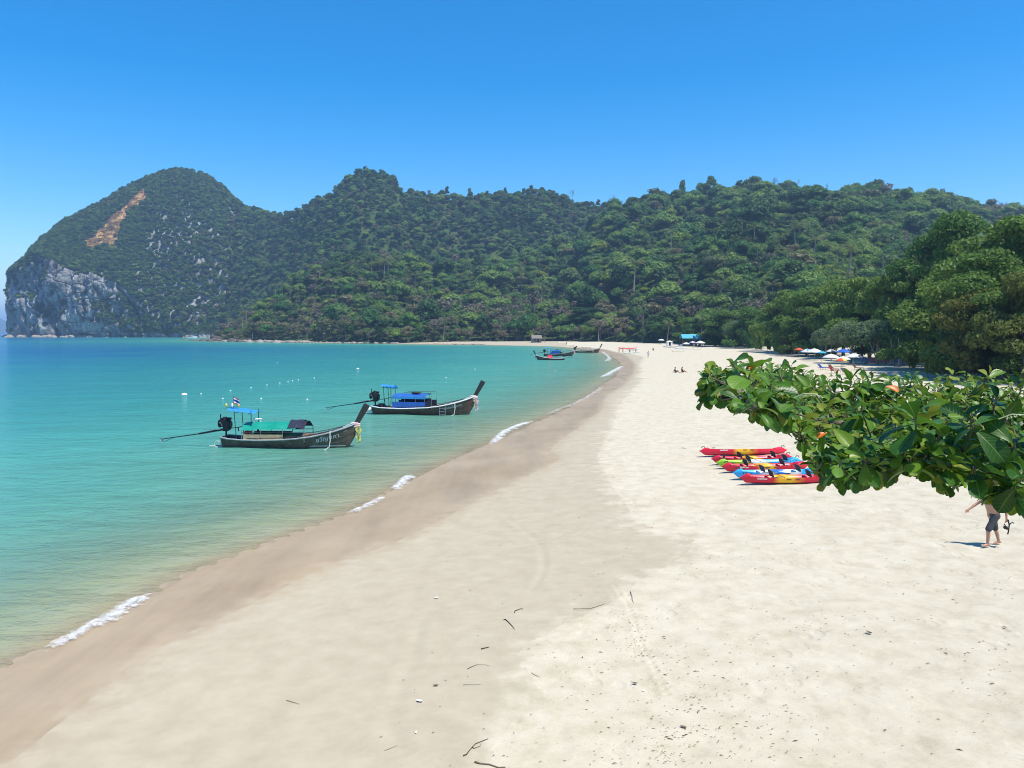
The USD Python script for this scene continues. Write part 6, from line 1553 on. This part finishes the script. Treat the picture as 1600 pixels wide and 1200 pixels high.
for i in range(260):
    px = rg.uniform(345, 760) ** 1.0
    t_ = rg.uniform(0, 1)
    j = np.interp(px, [345, 420, 520, 640, 760], [533.6, 534.6, 536.2, 537.6, 539.0])
    c = onz(px, j, 0.0)
    s_ = rg.uniform(0.5, 2.2) * (1.3 if px < 480 else 0.8 if px < 620 else 0.5)
    m = rock(rg, s_, s_ * 0.8, s_ * 0.55); m.apply_translation([c[0], c[1] + rg.uniform(-1, 5), 0.1])
    parts.append(m)
tag(obj("shore_rocks", parts, MATS["pale_shore_rock"], smooth=40), "low rocks scattered along the foot of the wooded shore", kind="stuff")
parts = []
for i in range(150):
    j = rg.integers(60, 400)
    q = CLIFF_GRID[3, j]
    s_ = rg.uniform(1.5, 5.0)
    m = rock(rg, s_, s_, s_ * 0.7); m.apply_translation([q[0] + rg.uniform(-3, 3), q[1] - rg.uniform(0, 6), rg.uniform(-0.5, 0.6)])
    parts.append(m)
tag(obj("cliff_rocks", parts, MATS["pale_shore_rock"], smooth=40), "fallen limestone blocks at the waterline of the headland", kind="stuff")

# ------------------------------------------------------------------ breaking wavelets: foam along the water's edge
foam_m = mat("foam_look", {
    "g": ("geometry", {}), "e": ("attribute", {"attribute": "edge"}),
    "n": ("noise_texture", {"scale": 5.5, "detail": 8.0, "roughness": 0.78}), "v": ("voronoi_texture", {"scale": 9.0, "feature": "distance_to_edge"}),
    "a": ("math", {"math_type": "add"}), "b": ("math", {"math_type": "multiply_add", "value2": -0.25}), "r": ("map_range", {"from_min": 0.53, "from_max": 0.92, "clamp": True}),
    "bm": ("bump", {"strength": 0.8, "distance": 0.05}),
    "d": ("diffuse_bsdf", {"color": (0.80, 0.82, 0.83)}), "t": ("transparent_bsdf", {}), "m": ("mix_closure", {})},
    [("g.position", "n.vector"), ("g.position", "v.vector"), ("n.fac", "a.value1"), ("e.fac", "a.value2"), ("v.distance", "b.value1"), ("a.value", "b.value3"), ("b.value", "r.value"), ("n.fac", "bm.height"), ("bm.normal", "d.normal"),
     ("r.result", "m.fac"), ("t.BSDF", "m.closure1"), ("d.BSDF", "m.closure2")], "m.closure")
FV, FF, FE, fo = [], [], [], 0
def foam_strip(pts, width, hgt, strength, zoff=0.02, seed=0):
    """a rough crest along photo points on the water"""
    global fo
    c = polyline([tuple(onz(px, py)[:2]) for px, py in pts], 0.06 if onz(*pts[0])[1] < 60 else 0.5)
    tg = np.gradient(c, axis=0); tg /= np.linalg.norm(tg, axis=1, keepdims=True)
    nn = np.stack([tg[:, 1], -tg[:, 0]], 1)
    m = 15
    u_ = np.linspace(-1, 1, m)
    s_ = np.linspace(0, 1, len(c))
    taper = np.minimum(1, np.minimum(s_, 1 - s_) * 6) ** 0.6
    wob = (meshkit.noise(np.stack([c[:, 0] * 1.3, c[:, 1] * 1.3, np.full(len(c), seed)], -1)) - 0.5)
    w = width * (0.65 + 0.7 * (wob + 0.5)) * (0.4 + 0.6 * taper)
    P = c[:, None] + nn[:, None] * ((u_[None] + 0.5 * wob[:, None]) * w[:, None])[..., None]
    base = np.maximum(sand_z(P[..., 0], P[..., 1]), 0.0) + zoff
    bump = 0.55 * hgt * np.maximum(1 - (u_ + 0.15) ** 2, 0)[None] * taper[:, None] * (0.5 + meshkit.fbm(np.stack([P[..., 0] * 5, P[..., 1] * 5, np.zeros(P.shape[:2])], -1), 3, 7))
    V = np.concatenate([P, (base + bump)[..., None]], -1).reshape(-1, 3)
    strength *= 0.62; ed = ((1 - np.abs(u_) ** 2.0)[None] * (0.35 + 0.65 * taper[:, None]) * strength + (strength - 1) * 0.3 - 0.10 * (1 - taper[:, None])).ravel()
    FV.append(V); FE.append(ed); FF.append(grid_faces(len(c), m) + fo); fo += len(V)
foam_strip([(58, 1024), (110, 1000), (160, 972), (205, 945), (244, 926)], 0.42, 0.12, 0.66)
foam_strip([(245, 908), (300, 885), (340, 873), (385, 858)], 0.22, 0.05, 0.25, seed=2)
foam_strip([(0, 1050), (30, 1036), (58, 1024)], 0.3, 0.05, 0.22, seed=3)
foam_strip([(540, 806), (565, 796), (590, 784), (602, 777)], 0.36, 0.12, 0.62, seed=4)
foam_strip([(615, 769), (627, 757), (641, 742)], 0.42, 0.14, 0.66, seed=5)
foam_strip([(450, 838), (500, 822), (540, 806)], 0.22, 0.04, 0.22, seed=12)
foam_strip([(690, 726), (720, 718), (755, 704), (768, 698)], 0.45, 0.05, 0.42, seed=6)
foam_strip([(764, 700), (775, 688), (790, 675), (815, 664), (838, 657)], 0.5, 0.12, 0.66, seed=7)
foam_strip([(838, 657), (870, 642), (905, 628), (932, 612), (945, 603)], 0.6, 0.1, 0.52, seed=8)
foam_strip([(935, 592), (950, 585), (962, 578), (975, 571)], 0.9, 0.12, 0.66, seed=9)
foam_strip([(940, 568), (952, 560), (945, 553), (938, 549)], 1.0, 0.12, 0.6, seed=10)
foam_strip([(925, 604), (940, 598), (955, 590)], 0.6, 0.1, 0.4, seed=11)
foam_strip([(905, 575), (930, 569), (950, 570), (970, 566)], 0.7, 0.1, 0.3, seed=13)
foam_strip([(0, 1048), (60, 1020), (240, 930), (300, 897), (420, 850), (550, 800), (630, 757), (700, 722), (770, 690), (830, 662), (900, 630), (945, 600)], 0.10, 0.02, 0.30, 0.012, seed=30)
foam_strip([(945, 600), (968, 580), (968, 566), (945, 552), (905, 545)], 0.35, 0.04, 0.36, 0.012, seed=31)
foam_strip([(120, 1010), (260, 930), (330, 900), (430, 862), (520, 826)], 0.05, 0.01, 0.22, 0.012, seed=32)
for k, pts in enumerate([[(0, 1093), (40, 1084), (75, 1074), (112, 1063)], [(0, 1128), (50, 1117), (90, 1104)], [(250, 955), (330, 932), (400, 905), (470, 880)], [(500, 860), (560, 838), (640, 806), (700, 782)], [(395, 925), (460, 905), (520, 880)], [(730, 748), (790, 730), (850, 712)]]):
    foam_strip(pts, 0.05 + 0.02 * k * (k > 2), 0.0, 0.30, 0.012, seed=20 + k)
tag(obj("sea_foam", (np.vstack(FV), np.vstack(FF)), foam_m, smooth=True, attrs={"edge": np.concatenate(FE)}), "white foam of small waves breaking along the sand", kind="stuff")

# ------------------------------------------------------------------ driftwood, leaves, shells
plain("drift_dark", (0.055, 0.040, 0.028), 0.85, 0.4, 12.0); plain("drift_brown", (0.15, 0.105, 0.07), 0.85, 0.4, 12.0); plain("shell_white", (0.70, 0.67, 0.62), 0.5, 0.1, 12.0); plain("dead_leaf", (0.14, 0.085, 0.045), 0.7, 0.4, 10.0)
def stick(pts_px, r, label, mm="drift_dark", cat="driftwood", name="driftwood_stick", lift=0.4):
    P = np.array([on_sand(*p) for p in pts_px])
    o = P.mean(0)
    Q = P - o
    r = r * 0.5
    Q[:, 2] += r * lift + 0.008
    Q = np.vstack([Q[0], (Q[:-1] + Q[1:]) / 2 + rg.normal(size=(len(Q) - 1, 3)) * [0.015, 0.015, 0.003], Q[-1]]) if len(Q) > 2 else Q
    rr = np.linspace(r, r * 0.45, len(Q)) * rg.uniform(0.8, 1.2, len(Q))
    m = obj(name, tube(Q, rr, 6), MATS[mm], smooth=True)
    place(m, o); tag(m, label, cat)
stick([(804, 958), (810, 952), (817, 953)], 0.018, "forked dark twig on the damp sand, uppermost in the middle of the beach")
stick([(787, 969), (792, 968), (797, 976), (804, 984)], 0.022, "bent dark stick below the forked twig")
stick([(752, 1015), (764, 1012)], 0.035, "short thick dark log on the damp sand", name="driftwood_log")
stick([(730, 1046), (738, 1040), (752, 1039), (765, 1041)], 0.010, "long thin curved twig below the short dark log")
stick([(724, 1182), (733, 1175), (738, 1168), (748, 1160), (763, 1155)], 0.020, "branched dark driftwood near the bottom edge, left of centre")
stick([(738, 1168), (746, 1170), (752, 1163)], 0.014, "side shoot touching the branched driftwood near the bottom edge")
stick([(742, 1192), (760, 1195), (768, 1198), (790, 1200)], 0.030, "weathered brown branch at the very bottom of the beach", "drift_brown")
stick([(448, 1095), (468, 1101)], 0.012, "lone straight twig on the smooth wet sand at the left")
stick([(601, 1174), (622, 1165)], 0.009, "thin grey twig on the track near the bottom left")
stick([(896, 952), (915, 953), (930, 949), (945, 944)], 0.014, "dark line of weed stalks along the dry sand edge")
stick([(831, 1052), (836, 1056), (842, 1058)], 0.010, "hooked little twig on the border of the white sand")
stick([(724, 1071), (735, 1069), (751, 1070)], 0.009, "straight thin twig beneath the long curved one")
stick([(985, 925), (988, 938), (990, 944)], 0.016, "dark stick lying in the groove on the sand")
stick([(1066, 700), (1072, 701)], 0.02, "tiny dark stick on the open sand left of the kayaks")
def litter(name, label, cat, px, py, s, mm, curl=0.3):
    c = on_sand(px, py)
    n = 7
    v = []
    for i, q in enumerate(np.linspace(-1, 1, n)):
        w = 0.45 * (1 - q * q) ** 0.7 + 0.02
        for y in (-w, 0, w):
            v.append([q, y, curl * (q * q + 0.6 * (y / 0.45) ** 2)])
    v = np.array(v) * s * 0.55
    o = obj(name, (v + [0, 0, 0.01], grid_faces(n, 3)), MATS[mm], smooth=True)
    place(o, c, rg.uniform(0, 6)); tag(o, label, cat)
litter("dead_leaf", "curled brown leaf alone on the dry sand right of centre", "leaf", 1358, 990, 0.14, "dead_leaf", 0.5)
litter("dead_leaf", "small dark leaf on the damp sand left of the thin twigs", "leaf", 681, 1072, 0.10, "dead_leaf", 0.4)
litter("dead_leaf", "dark leaf on the trampled sand by the dry track", "leaf", 992, 1069, 0.10, "dead_leaf", 0.5)
litter("dead_leaf", "dark leaf close to the bottom edge, right of the driftwood", "leaf", 1068, 1138, 0.11, "dead_leaf", 0.5)
litter("dead_leaf", "pair leaf, dark, on the dry sand under the walking person", "leaf", 1570, 981, 0.09, "dead_leaf", 0.4)
litter("sea_shell", "white shell at the top of the smooth damp sand", "shell", 682, 935, 0.11, "shell_white", 0.5)
litter("sea_shell", "white shell in the middle of the left sand track", "shell", 656, 1097, 0.12, "shell_white", 0.5)
litter("sea_shell", "small white shell near the bottom left track", "shell", 650, 1146, 0.07, "shell_white", 0.5)
litter("sea_shell", "tiny white shell by the weed in the right track", "shell", 1006, 1080, 0.06, "shell_white", 0.5)
# fine litter: bits of leaf and weed, denser on the dry trampled sand and along the old tide line
N_ = 13000
u_ = rg.uniform(size=N_); tide = rg.uniform(size=N_) < 0.12
px = np.where(tide, np.interp(u_, [0, 0.3, 0.6, 1], [900, 985, 1030, 1060]) + rg.normal(size=N_) * 24, rg.uniform(560, 1600, N_))
py = np.where(tide, np.interp(u_, [0, 0.3, 0.6, 1], [850, 950, 1060, 1180]) + rg.normal(size=N_) * 22, 590 + 610 * rg.uniform(size=N_) ** 0.8)
dx, dz = (px - 800) / FPX, -(py - 519.1) / FPX
dep = (1.0 - EYE[2]) / dz
lx, ly = dx * dep, dep
dd_ = DAMP.d(lx, ly); cl = fbm2(lx, ly, 2.4, 3, 97)
okl = rg.uniform(size=N_) < (0.25 + 0.75 * (dd_ > 0)) * (0.06 + 1.5 * np.maximum(cl, 0)) * np.where(dd_ < -2, 0.35, 1)
lx, ly = lx[okl], ly[okl]
n_ = len(lx)
c = np.stack([lx, ly, sand_z(lx, ly) + 0.01], 1)
L_ = (rg.uniform(0.008, 0.036, n_) * np.where(rg.uniform(size=n_) < 0.06, 1.7, 1))[:, None]; w = rg.uniform(0.12, 0.45, (n_, 1)) * L_ * 0.5
a_ = rg.normal(size=n_) * 0.7
d = np.stack([np.cos(a_), np.sin(a_), 0 * a_], 1); e = np.stack([-d[:, 1], d[:, 0], 0 * a_], 1); zz = np.array([0, 0, 1.0])
V_ = np.stack([c - d * L_, c + e * w + zz * L_ * 0.4, c + d * L_ + zz * L_ * 0.15, c - e * w + zz * L_ * 0.25], 1).reshape(-1, 3)
k_ = np.arange(n_)[:, None] * 4
F_ = np.vstack([k_ + [0, 1, 2], k_ + [0, 2, 3]])
print("litter", n_)
tag(obj("beach_litter", (np.array(V_), np.array(F_)), MATS["dead_leaf"]), "small bits of dry leaf and weed scattered over the sand", kind="stuff")
# ------------------------------------------------------------------ sea almond tree reaching in from the right
gl = np.random.default_rng(77)
leaf_m = mat("almond_leaf_look", {
    "u": ("attribute", {"attribute": "across"}), "t": ("attribute", {"attribute": "along"}), "o": ("attribute", {"attribute": "tone"}),
    "g": ("geometry", {}), "n": ("noise_texture", {"scale": 14.0, "detail": 4.0}),
    "au": ("math", {"math_type": "absolute"}),
    "mid": ("map_range", {"from_min": 0.02, "from_max": 0.09, "to_min": 1.0, "to_max": 0.0, "clamp": True}),
    "sv": ("math", {"math_type": "multiply_add", "value2": -0.18}), "sw": ("math", {"math_type": "multiply", "value2": 50.0}), "si": ("math", {"math_type": "sine"}), "sr": ("map_range", {"from_min": 0.86, "from_max": 1.0, "to_min": 0.0, "to_max": 0.45, "clamp": True}),
    "mx": ("math", {"math_type": "maximum"}),
    "tn": ("math", {"math_type": "multiply_add", "value2": 0.35, "value3": -0.17}), "ta": ("math", {"math_type": "add"}),
    "r": ("rgb_ramp", {"ramp": [(0.0, (0.012, 0.055, 0.010)), (0.3, (0.026, 0.095, 0.012)), (0.6, (0.060, 0.160, 0.014)), (0.85, (0.125, 0.235, 0.018)), (1.0, (0.22, 0.26, 0.028))]}),
    "vm": ("mix", {"color2": (0.20, 0.30, 0.06)}), "vf": ("math", {"math_type": "multiply", "value2": 0.6}),
    "bm": ("bump", {"strength": 0.35, "distance": 0.004, "invert": True}),
    "p": ("principled_bsdf", {"roughness": 0.38, "specular_ior_level": 0.32}), "tl": ("translucent_bsdf", {}), "m": ("mix_closure", {"fac": 0.34})},
    [("u.fac", "au.value1"), ("au.value", "mid.value"), ("au.value", "sv.value1"), ("t.fac", "sv.value3"), ("sv.value", "sw.value1"), ("sw.value", "si.value1"), ("si.value", "sr.value"), ("mid.result", "mx.value1"), ("sr.result", "mx.value2"),
     ("g.position", "n.vector"), ("n.fac", "tn.value1"), ("tn.value", "ta.value1"), ("o.fac", "ta.value2"), ("ta.value", "r.fac"), ("mx.value", "vf.value1"), ("vf.value", "vm.fac"), ("r.color", "vm.color1"), ("vm.color", "p.base_color"), ("vm.color", "tl.color"),
     ("mx.value", "bm.height"), ("bm.normal", "p.normal"), ("p.BSDF", "m.closure1"), ("tl.BSDF", "m.closure2")], "m.closure")
plain("orange_leaf", (0.62, 0.17, 0.02), 0.4, 0.25, 20.0, trans=0.3)
plain("almond_bark", (0.14, 0.105, 0.075), 0.9, 0.4, 8.0, bump=0.02)
plain("flower_spike", (0.42, 0.46, 0.24), 0.7, 0.2, 20.0)
# half width of the leaf along its length: wedge-shaped, broad near the rounded tip
LT = np.array([0.0, 0.12, 0.35, 0.6, 0.8, 0.93, 1.0]); LW = np.array([0.045, 0.11, 0.21, 0.29, 0.285, 0.17, 0.02])
def leaf(base, d, n, L, droop, fold):
    """a broad obovate leaf: base point, direction, upper side, length; midrib bends down, the halves fold up"""
    d = d / np.linalg.norm(d); n = n - d * (n @ d); n /= np.linalg.norm(n); s = np.cross(d, n)
    V, A, T = [], [], []
    tw = gl.normal() * 0.25
    for t, w in zip(LT, LW):
        ang = droop * t
        c = base + L * (d * (np.sin(ang) / max(droop, 1e-3) if abs(droop) > 1e-3 else t) - n * ((1 - np.cos(ang)) / max(droop, 1e-3) if abs(droop) > 1e-3 else 0))
        nn = n * np.cos(ang) + d * np.sin(ang)
        ss = s * np.cos(tw * t) + nn * np.sin(tw * t)
        for q in (-1.0, -0.5, 0.0, 0.5, 1.0):
            wav = 0.012 * L * math.sin(9 * t + 3 * q + L * 90) * abs(q)
            V.append(c + ss * q * w * L + nn * (abs(q) ** 1.5 * fold * w * L * 1.2 + wav)); A.append(q); T.append(t)
    return np.array(V), np.array(A), np.array(T)
LF = grid_faces(len(LT), 5)
tree = thing("almond_tree", "sea almond tree with big glossy leaves reaching in from the right", "tree", (0, 0, 0))
trunk_base = np.array([7.2, 6.2, 1.3])
trunk_base[2] = gz_at(7.2, 6.2)
fork = np.array([6.4, 6.3, 4.9])
obj("trunk", tube([trunk_base + [0, 0, -0.4], trunk_base + [-0.1, 0.1, 1.4], [6.9, 6.3, 3.6], fork, [6.9, 6.6, 7.5]], [0.32, 0.26, 0.22, 0.18, 0.08], 12), MATS["almond_bark"], tree, smooth=True)
def limb(pts, r0, r1):
    P = [fork] + [at(a, b + 6, c + 0.45) for a, b, c in pts]
    P = np.array(P)
    q = np.vstack([2 * P[0] - P[1], P, 2 * P[-1] - P[-2]])
    out = []
    for i in range(1, len(q) - 2):
        for t in np.linspace(0, 1, 8, endpoint=False):
            a, b, c, d = q[i - 1], q[i], q[i + 1], q[i + 2]
            out.append(0.5 * (2 * b + (c - a) * t + (2 * a - 5 * b + 4 * c - d) * t ** 2 + (3 * b - a - 3 * c + d) * t ** 3))
    out.append(P[-1])
    out = np.array(out)
    obj("branch", tube(out, np.linspace(r0, r1, len(out)), 7), MATS["almond_bark"], tree, smooth=True)
    return out
LIMBS = np.vstack([limb([(1680, 725, 5.6), (1500, 700, 5.6), (1380, 672, 5.6), (1270, 645, 5.5), (1190, 615, 5.2), (1150, 594, 5.0)], 0.06, 0.010),
                   limb([(1680, 665, 6.6), (1520, 650, 6.9), (1400, 636, 7.2), (1300, 622, 7.4), (1240, 606, 7.4)], 0.05, 0.010),
                   limb([(1700, 760, 4.8), (1560, 742, 4.6), (1430, 715, 4.8), (1340, 705, 5.0), (1285, 712, 5.0)], 0.05, 0.009),
                   limb([(1660, 640, 7.8), (1540, 624, 8.2), (1450, 612, 8.4)], 0.04, 0.010),
                   limb([(1400, 655, 6.6), (1230, 640, 6.7), (1160, 616, 6.8), (1112, 600, 6.9)], 0.035, 0.007)])
ltree = cKDTree(LIMBS)
# outline of the foliage in the photograph, read as directions; depth grows upwards
TOPX = [1090, 1112, 1132, 1150, 1172, 1200, 1240, 1300, 1360, 1420, 1480, 1530, 1570, 1620, 1760]
TOPY = [588, 576, 582, 566, 566, 572, 580, 588, 590, 586, 588, 590, 596, 594, 590]
BOTX = [1090, 1120, 1150, 1190, 1235, 1252, 1285, 1310, 1380, 1420, 1470, 1510, 1550, 1600, 1760]
BOTY = [614, 616, 620, 636, 650, 690, 744, 732, 744, 726, 740, 746, 762, 780, 790]
ROS = [(1143, 566, 4.7, 0.20), (1172, 584, 4.6, 0.235), (1205, 600, 4.7, 0.20), (1245, 625, 4.7, 0.19), (1290, 650, 4.6, 0.20), (1430, 645, 4.3, 0.215), (1515, 655, 4.25, 0.235), (1475, 628, 4.8, 0.18), (1350, 628, 5.0, 0.18), (1395, 700, 4.6, 0.20), (1340, 708, 4.7, 0.19),
       (1283, 735, 5.2, 0.16), (1262, 690, 5.4, 0.13), (1300, 712, 5.0, 0.17), (1455, 710, 4.4, 0.21), (1520, 728, 4.3, 0.22), (1588, 752, 4.2, 0.19), (1585, 690, 4.2, 0.20), (1560, 620, 4.9, 0.17), (1100, 590, 6.6, 0.15), (1118, 600, 6.4, 0.16), (1108, 586, 6.6, 0.13), (1133, 606, 6.3, 0.16), (1160, 618, 6.0, 0.17), (1600, 740, 4.1, 0.21),
       (1545, 586, 6.8, 0.18), (1490, 584, 7.2, 0.18), (1355, 588, 6.8, 0.18), (1330, 592, 6.6, 0.18), (1595, 598, 4.6, 0.15), (1215, 578, 6.2, 0.16), (1235, 574, 6.6, 0.17)]
ROS = [(a, b, c, L * 0.80) for a, b, c, L in ROS]
while len(ROS) < 760:
    px = gl.uniform(1095, 1740)
    t0, t1 = np.interp(px, TOPX, TOPY), np.interp(px, BOTX, BOTY)
    v = gl.uniform(0, 1)
    if px < 1245 and gl.uniform() < 0.40:
        continue
    py = t0 + (t1 - t0) * v
    dep = 7.6 - 2.9 * min(v * 1.15, 1) + gl.normal() * 0.35
    if px < 1160: dep = 6.4 + gl.normal() * 0.2
    L = gl.uniform(0.075, 0.125) * (1.15 if v > 0.5 else 1.0)
    ROS.append((px, py, max(dep, 4.3), L))
LEAVES = []
TW = []
for px, py, dep, L in ROS:
    c = at(px, py, dep)
    _, i = ltree.query(c)
    a = LIMBS[i]
    axis = np.array([gl.normal() * 0.35, gl.normal() * 0.35 - 0.15, 1.0])
    axis /= np.linalg.norm(axis)
    dist = np.linalg.norm(c - a)
    kept = 0
    k = int(gl.integers(6, 10))
    tone0 = gl.uniform(0.30, 0.98)
    for j in range(k):
        az = 2.399 * j + gl.uniform(-0.3, 0.3)
        el = np.interp(j / (k - 1), [0, 1], [0.95, -0.70]) + gl.normal() * 0.22
        rad = np.array([math.cos(az), math.sin(az), 0.0])
        t1 = np.cross(axis, [0, 1.0, 0.2]); t1 /= np.linalg.norm(t1); t2 = np.cross(axis, t1)
        rad = t1 * math.cos(az) + t2 * math.sin(az)
        d = rad * math.cos(el) + axis * math.sin(el)
        n = axis * math.cos(el) - rad * math.sin(el)
        Lk = L * np.interp(j / (k - 1), [0, 0.4, 1], [0.55, 1.0, 1.08]) * gl.uniform(0.85, 1.15)
        base = c + d * 0.02 - axis * 0.012 * j
        if dep < 3.9: continue
        V, A, T = leaf(base, d, n, Lk, gl.uniform(0.25, 1.0), gl.uniform(0.05, 0.45))
        rel = V - EYE
        qx = 800 + FPX * rel[:, 0] / (rel[:, 1] * CP - rel[:, 2] * SP); qy = 600 - FPX * (rel[:, 2] * CP + rel[:, 1] * SP) / (rel[:, 1] * CP - rel[:, 2] * SP)
        rag = 34 * (float(meshkit.noise(np.array([qx.mean() / 26.0, 3.0, 0.5]))) - 0.42)
        if qy.max() > np.interp(qx[qy.argmax()], BOTX, BOTY) + 24 + 1.5 * rag or qy.min() < np.interp(qx[qy.argmin()], TOPX, TOPY) - 20 - rag or qx.min() < 1084:
            continue
        kept += 1
        tone = np.clip(tone0 + gl.normal() * 0.16 + (0.12 if j < 2 else 0), 0, 1)
        yb = V[:, 1].min()
        LEAVES.append((Lk / max(V[:, 1].mean(), 1.0) * (1.0 if px < 1590 else 0.02), V, A, T, tone, False))
    if kept > 2:
        TW.append(tube([a, (a + c) / 2 + [0, 0, 0.03 - 0.10 * dist], c - axis * 0.05, c], [0.008, 0.006, 0.005, 0.005], 5, False))
def orange_at(px, py, dep, L):
    c = at(px, py, dep)
    LEAVES.append((9.0, *leaf(c, np.array([gl.normal(), -0.5, gl.normal() * 0.3]), np.array([0, -0.5, 1.0]), L, 0.6, 0.3), 0.5, True))
orange_at(1383, 604, 5.2, 0.09); orange_at(1176, 570, 4.6, 0.07); orange_at(1292, 676, 4.6, 0.07); orange_at(1326, 704, 4.5, 0.08); orange_at(1400, 690, 4.4, 0.07)
CROWN = [limb_ for limb_ in ([fork, (5.6, 5.4, 6.6), (4.6, 4.6, 7.9), (3.7, 4.0, 8.5)], [fork, (6.0, 4.8, 6.6), (5.2, 3.6, 7.8), (4.4, 3.0, 8.4)], [fork, (6.9, 6.2, 7.0), (6.6, 5.2, 8.2), (6.0, 4.2, 8.8)])]
for pts in CROWN:
    obj("branch", tube(np.array(pts, float), [0.10, 0.07, 0.04, 0.015], 8), MATS["almond_bark"], tree, smooth=True)
for _ in range(330):
    pts = np.array(CROWN[int(gl.integers(3))], float)
    q = gl.uniform(0.9, 3.0); i = min(int(q), 2)
    c = pts[i] + (pts[i + 1] - pts[i]) * (q - i) + gl.normal(size=3) * [0.55, 0.55, 0.32]
    if 800 + FPX * c[0] / c[1] < 1690 and abs((c[2] - EYE[2]) / c[1]) < 0.62:
        continue
    axis = np.array([gl.normal() * 0.3, gl.normal() * 0.3, 1.0]); axis /= np.linalg.norm(axis)
    t1 = np.cross(axis, [0, 1.0, 0.2]); t1 /= np.linalg.norm(t1); t2 = np.cross(axis, t1)
    for j in range(8):
        el = np.interp(j / 7, [0, 1], [0.9, -0.6])
        rad = t1 * math.cos(2.4 * j) + t2 * math.sin(2.4 * j)
        LEAVES.append((0.0, *leaf(c, rad * math.cos(el) + axis * math.sin(el), axis * math.cos(el) - rad * math.sin(el), gl.uniform(0.13, 0.2), 0.6, 0.2), gl.uniform(0.3, 0.8), False))
LEAVES.sort(key=lambda r: -r[0])
obj("twigs", TW, MATS["almond_bark"], tree, smooth=True).SetCustomDataByKey("kind", "stuff")
for _, V, A, T, tone, dead in LEAVES[:300]:
    if dead:
        obj("leaf", (V, LF), MATS["orange_leaf"], tree, smooth=True, label="orange dying leaf")
    else:
        obj("leaf", (V, LF), leaf_m, tree, smooth=True, attrs={"across": A, "along": T, "tone": np.full(len(A), tone)})
rest = LEAVES[300:]
if rest:
    n = len(LT) * 5
    m = obj("foliage", (np.vstack([r[1] for r in rest]), np.vstack([LF + i * n for i in range(len(rest))])), leaf_m, tree, smooth=True,
            attrs={"across": np.concatenate([r[2] for r in rest]), "along": np.concatenate([r[3] for r in rest]), "tone": np.concatenate([np.full(n, r[4]) for r in rest])})
    m.SetCustomDataByKey("kind", "stuff")
for px, py, dep in ((1240, 622, 4.6), (1375, 695, 4.5), (1358, 690, 4.5), (1560, 655, 4.2)):
    c = at(px, py, dep)
    pts = [c, c + [0.05, -0.03, 0.03], c + [0.10, -0.06, 0.03], c + [0.14, -0.08, 0.01]]
    parts = [tube(pts, [0.003, 0.003, 0.003, 0.002], 5)]
    for k in range(26):
        q = np.array(pts[0]) + (np.array(pts[3]) - pts[0]) * (0.2 + 0.8 * k / 26) + [0, 0, 0.02 * math.sin(math.pi * k / 26)]
        parts.append(trimesh.creation.icosphere(1, 0.004).apply_translation(q + gl.normal(size=3) * 0.004))
    obj("flower_spike", parts, MATS["flower_spike"], tree)
print("leaves", len(LEAVES))
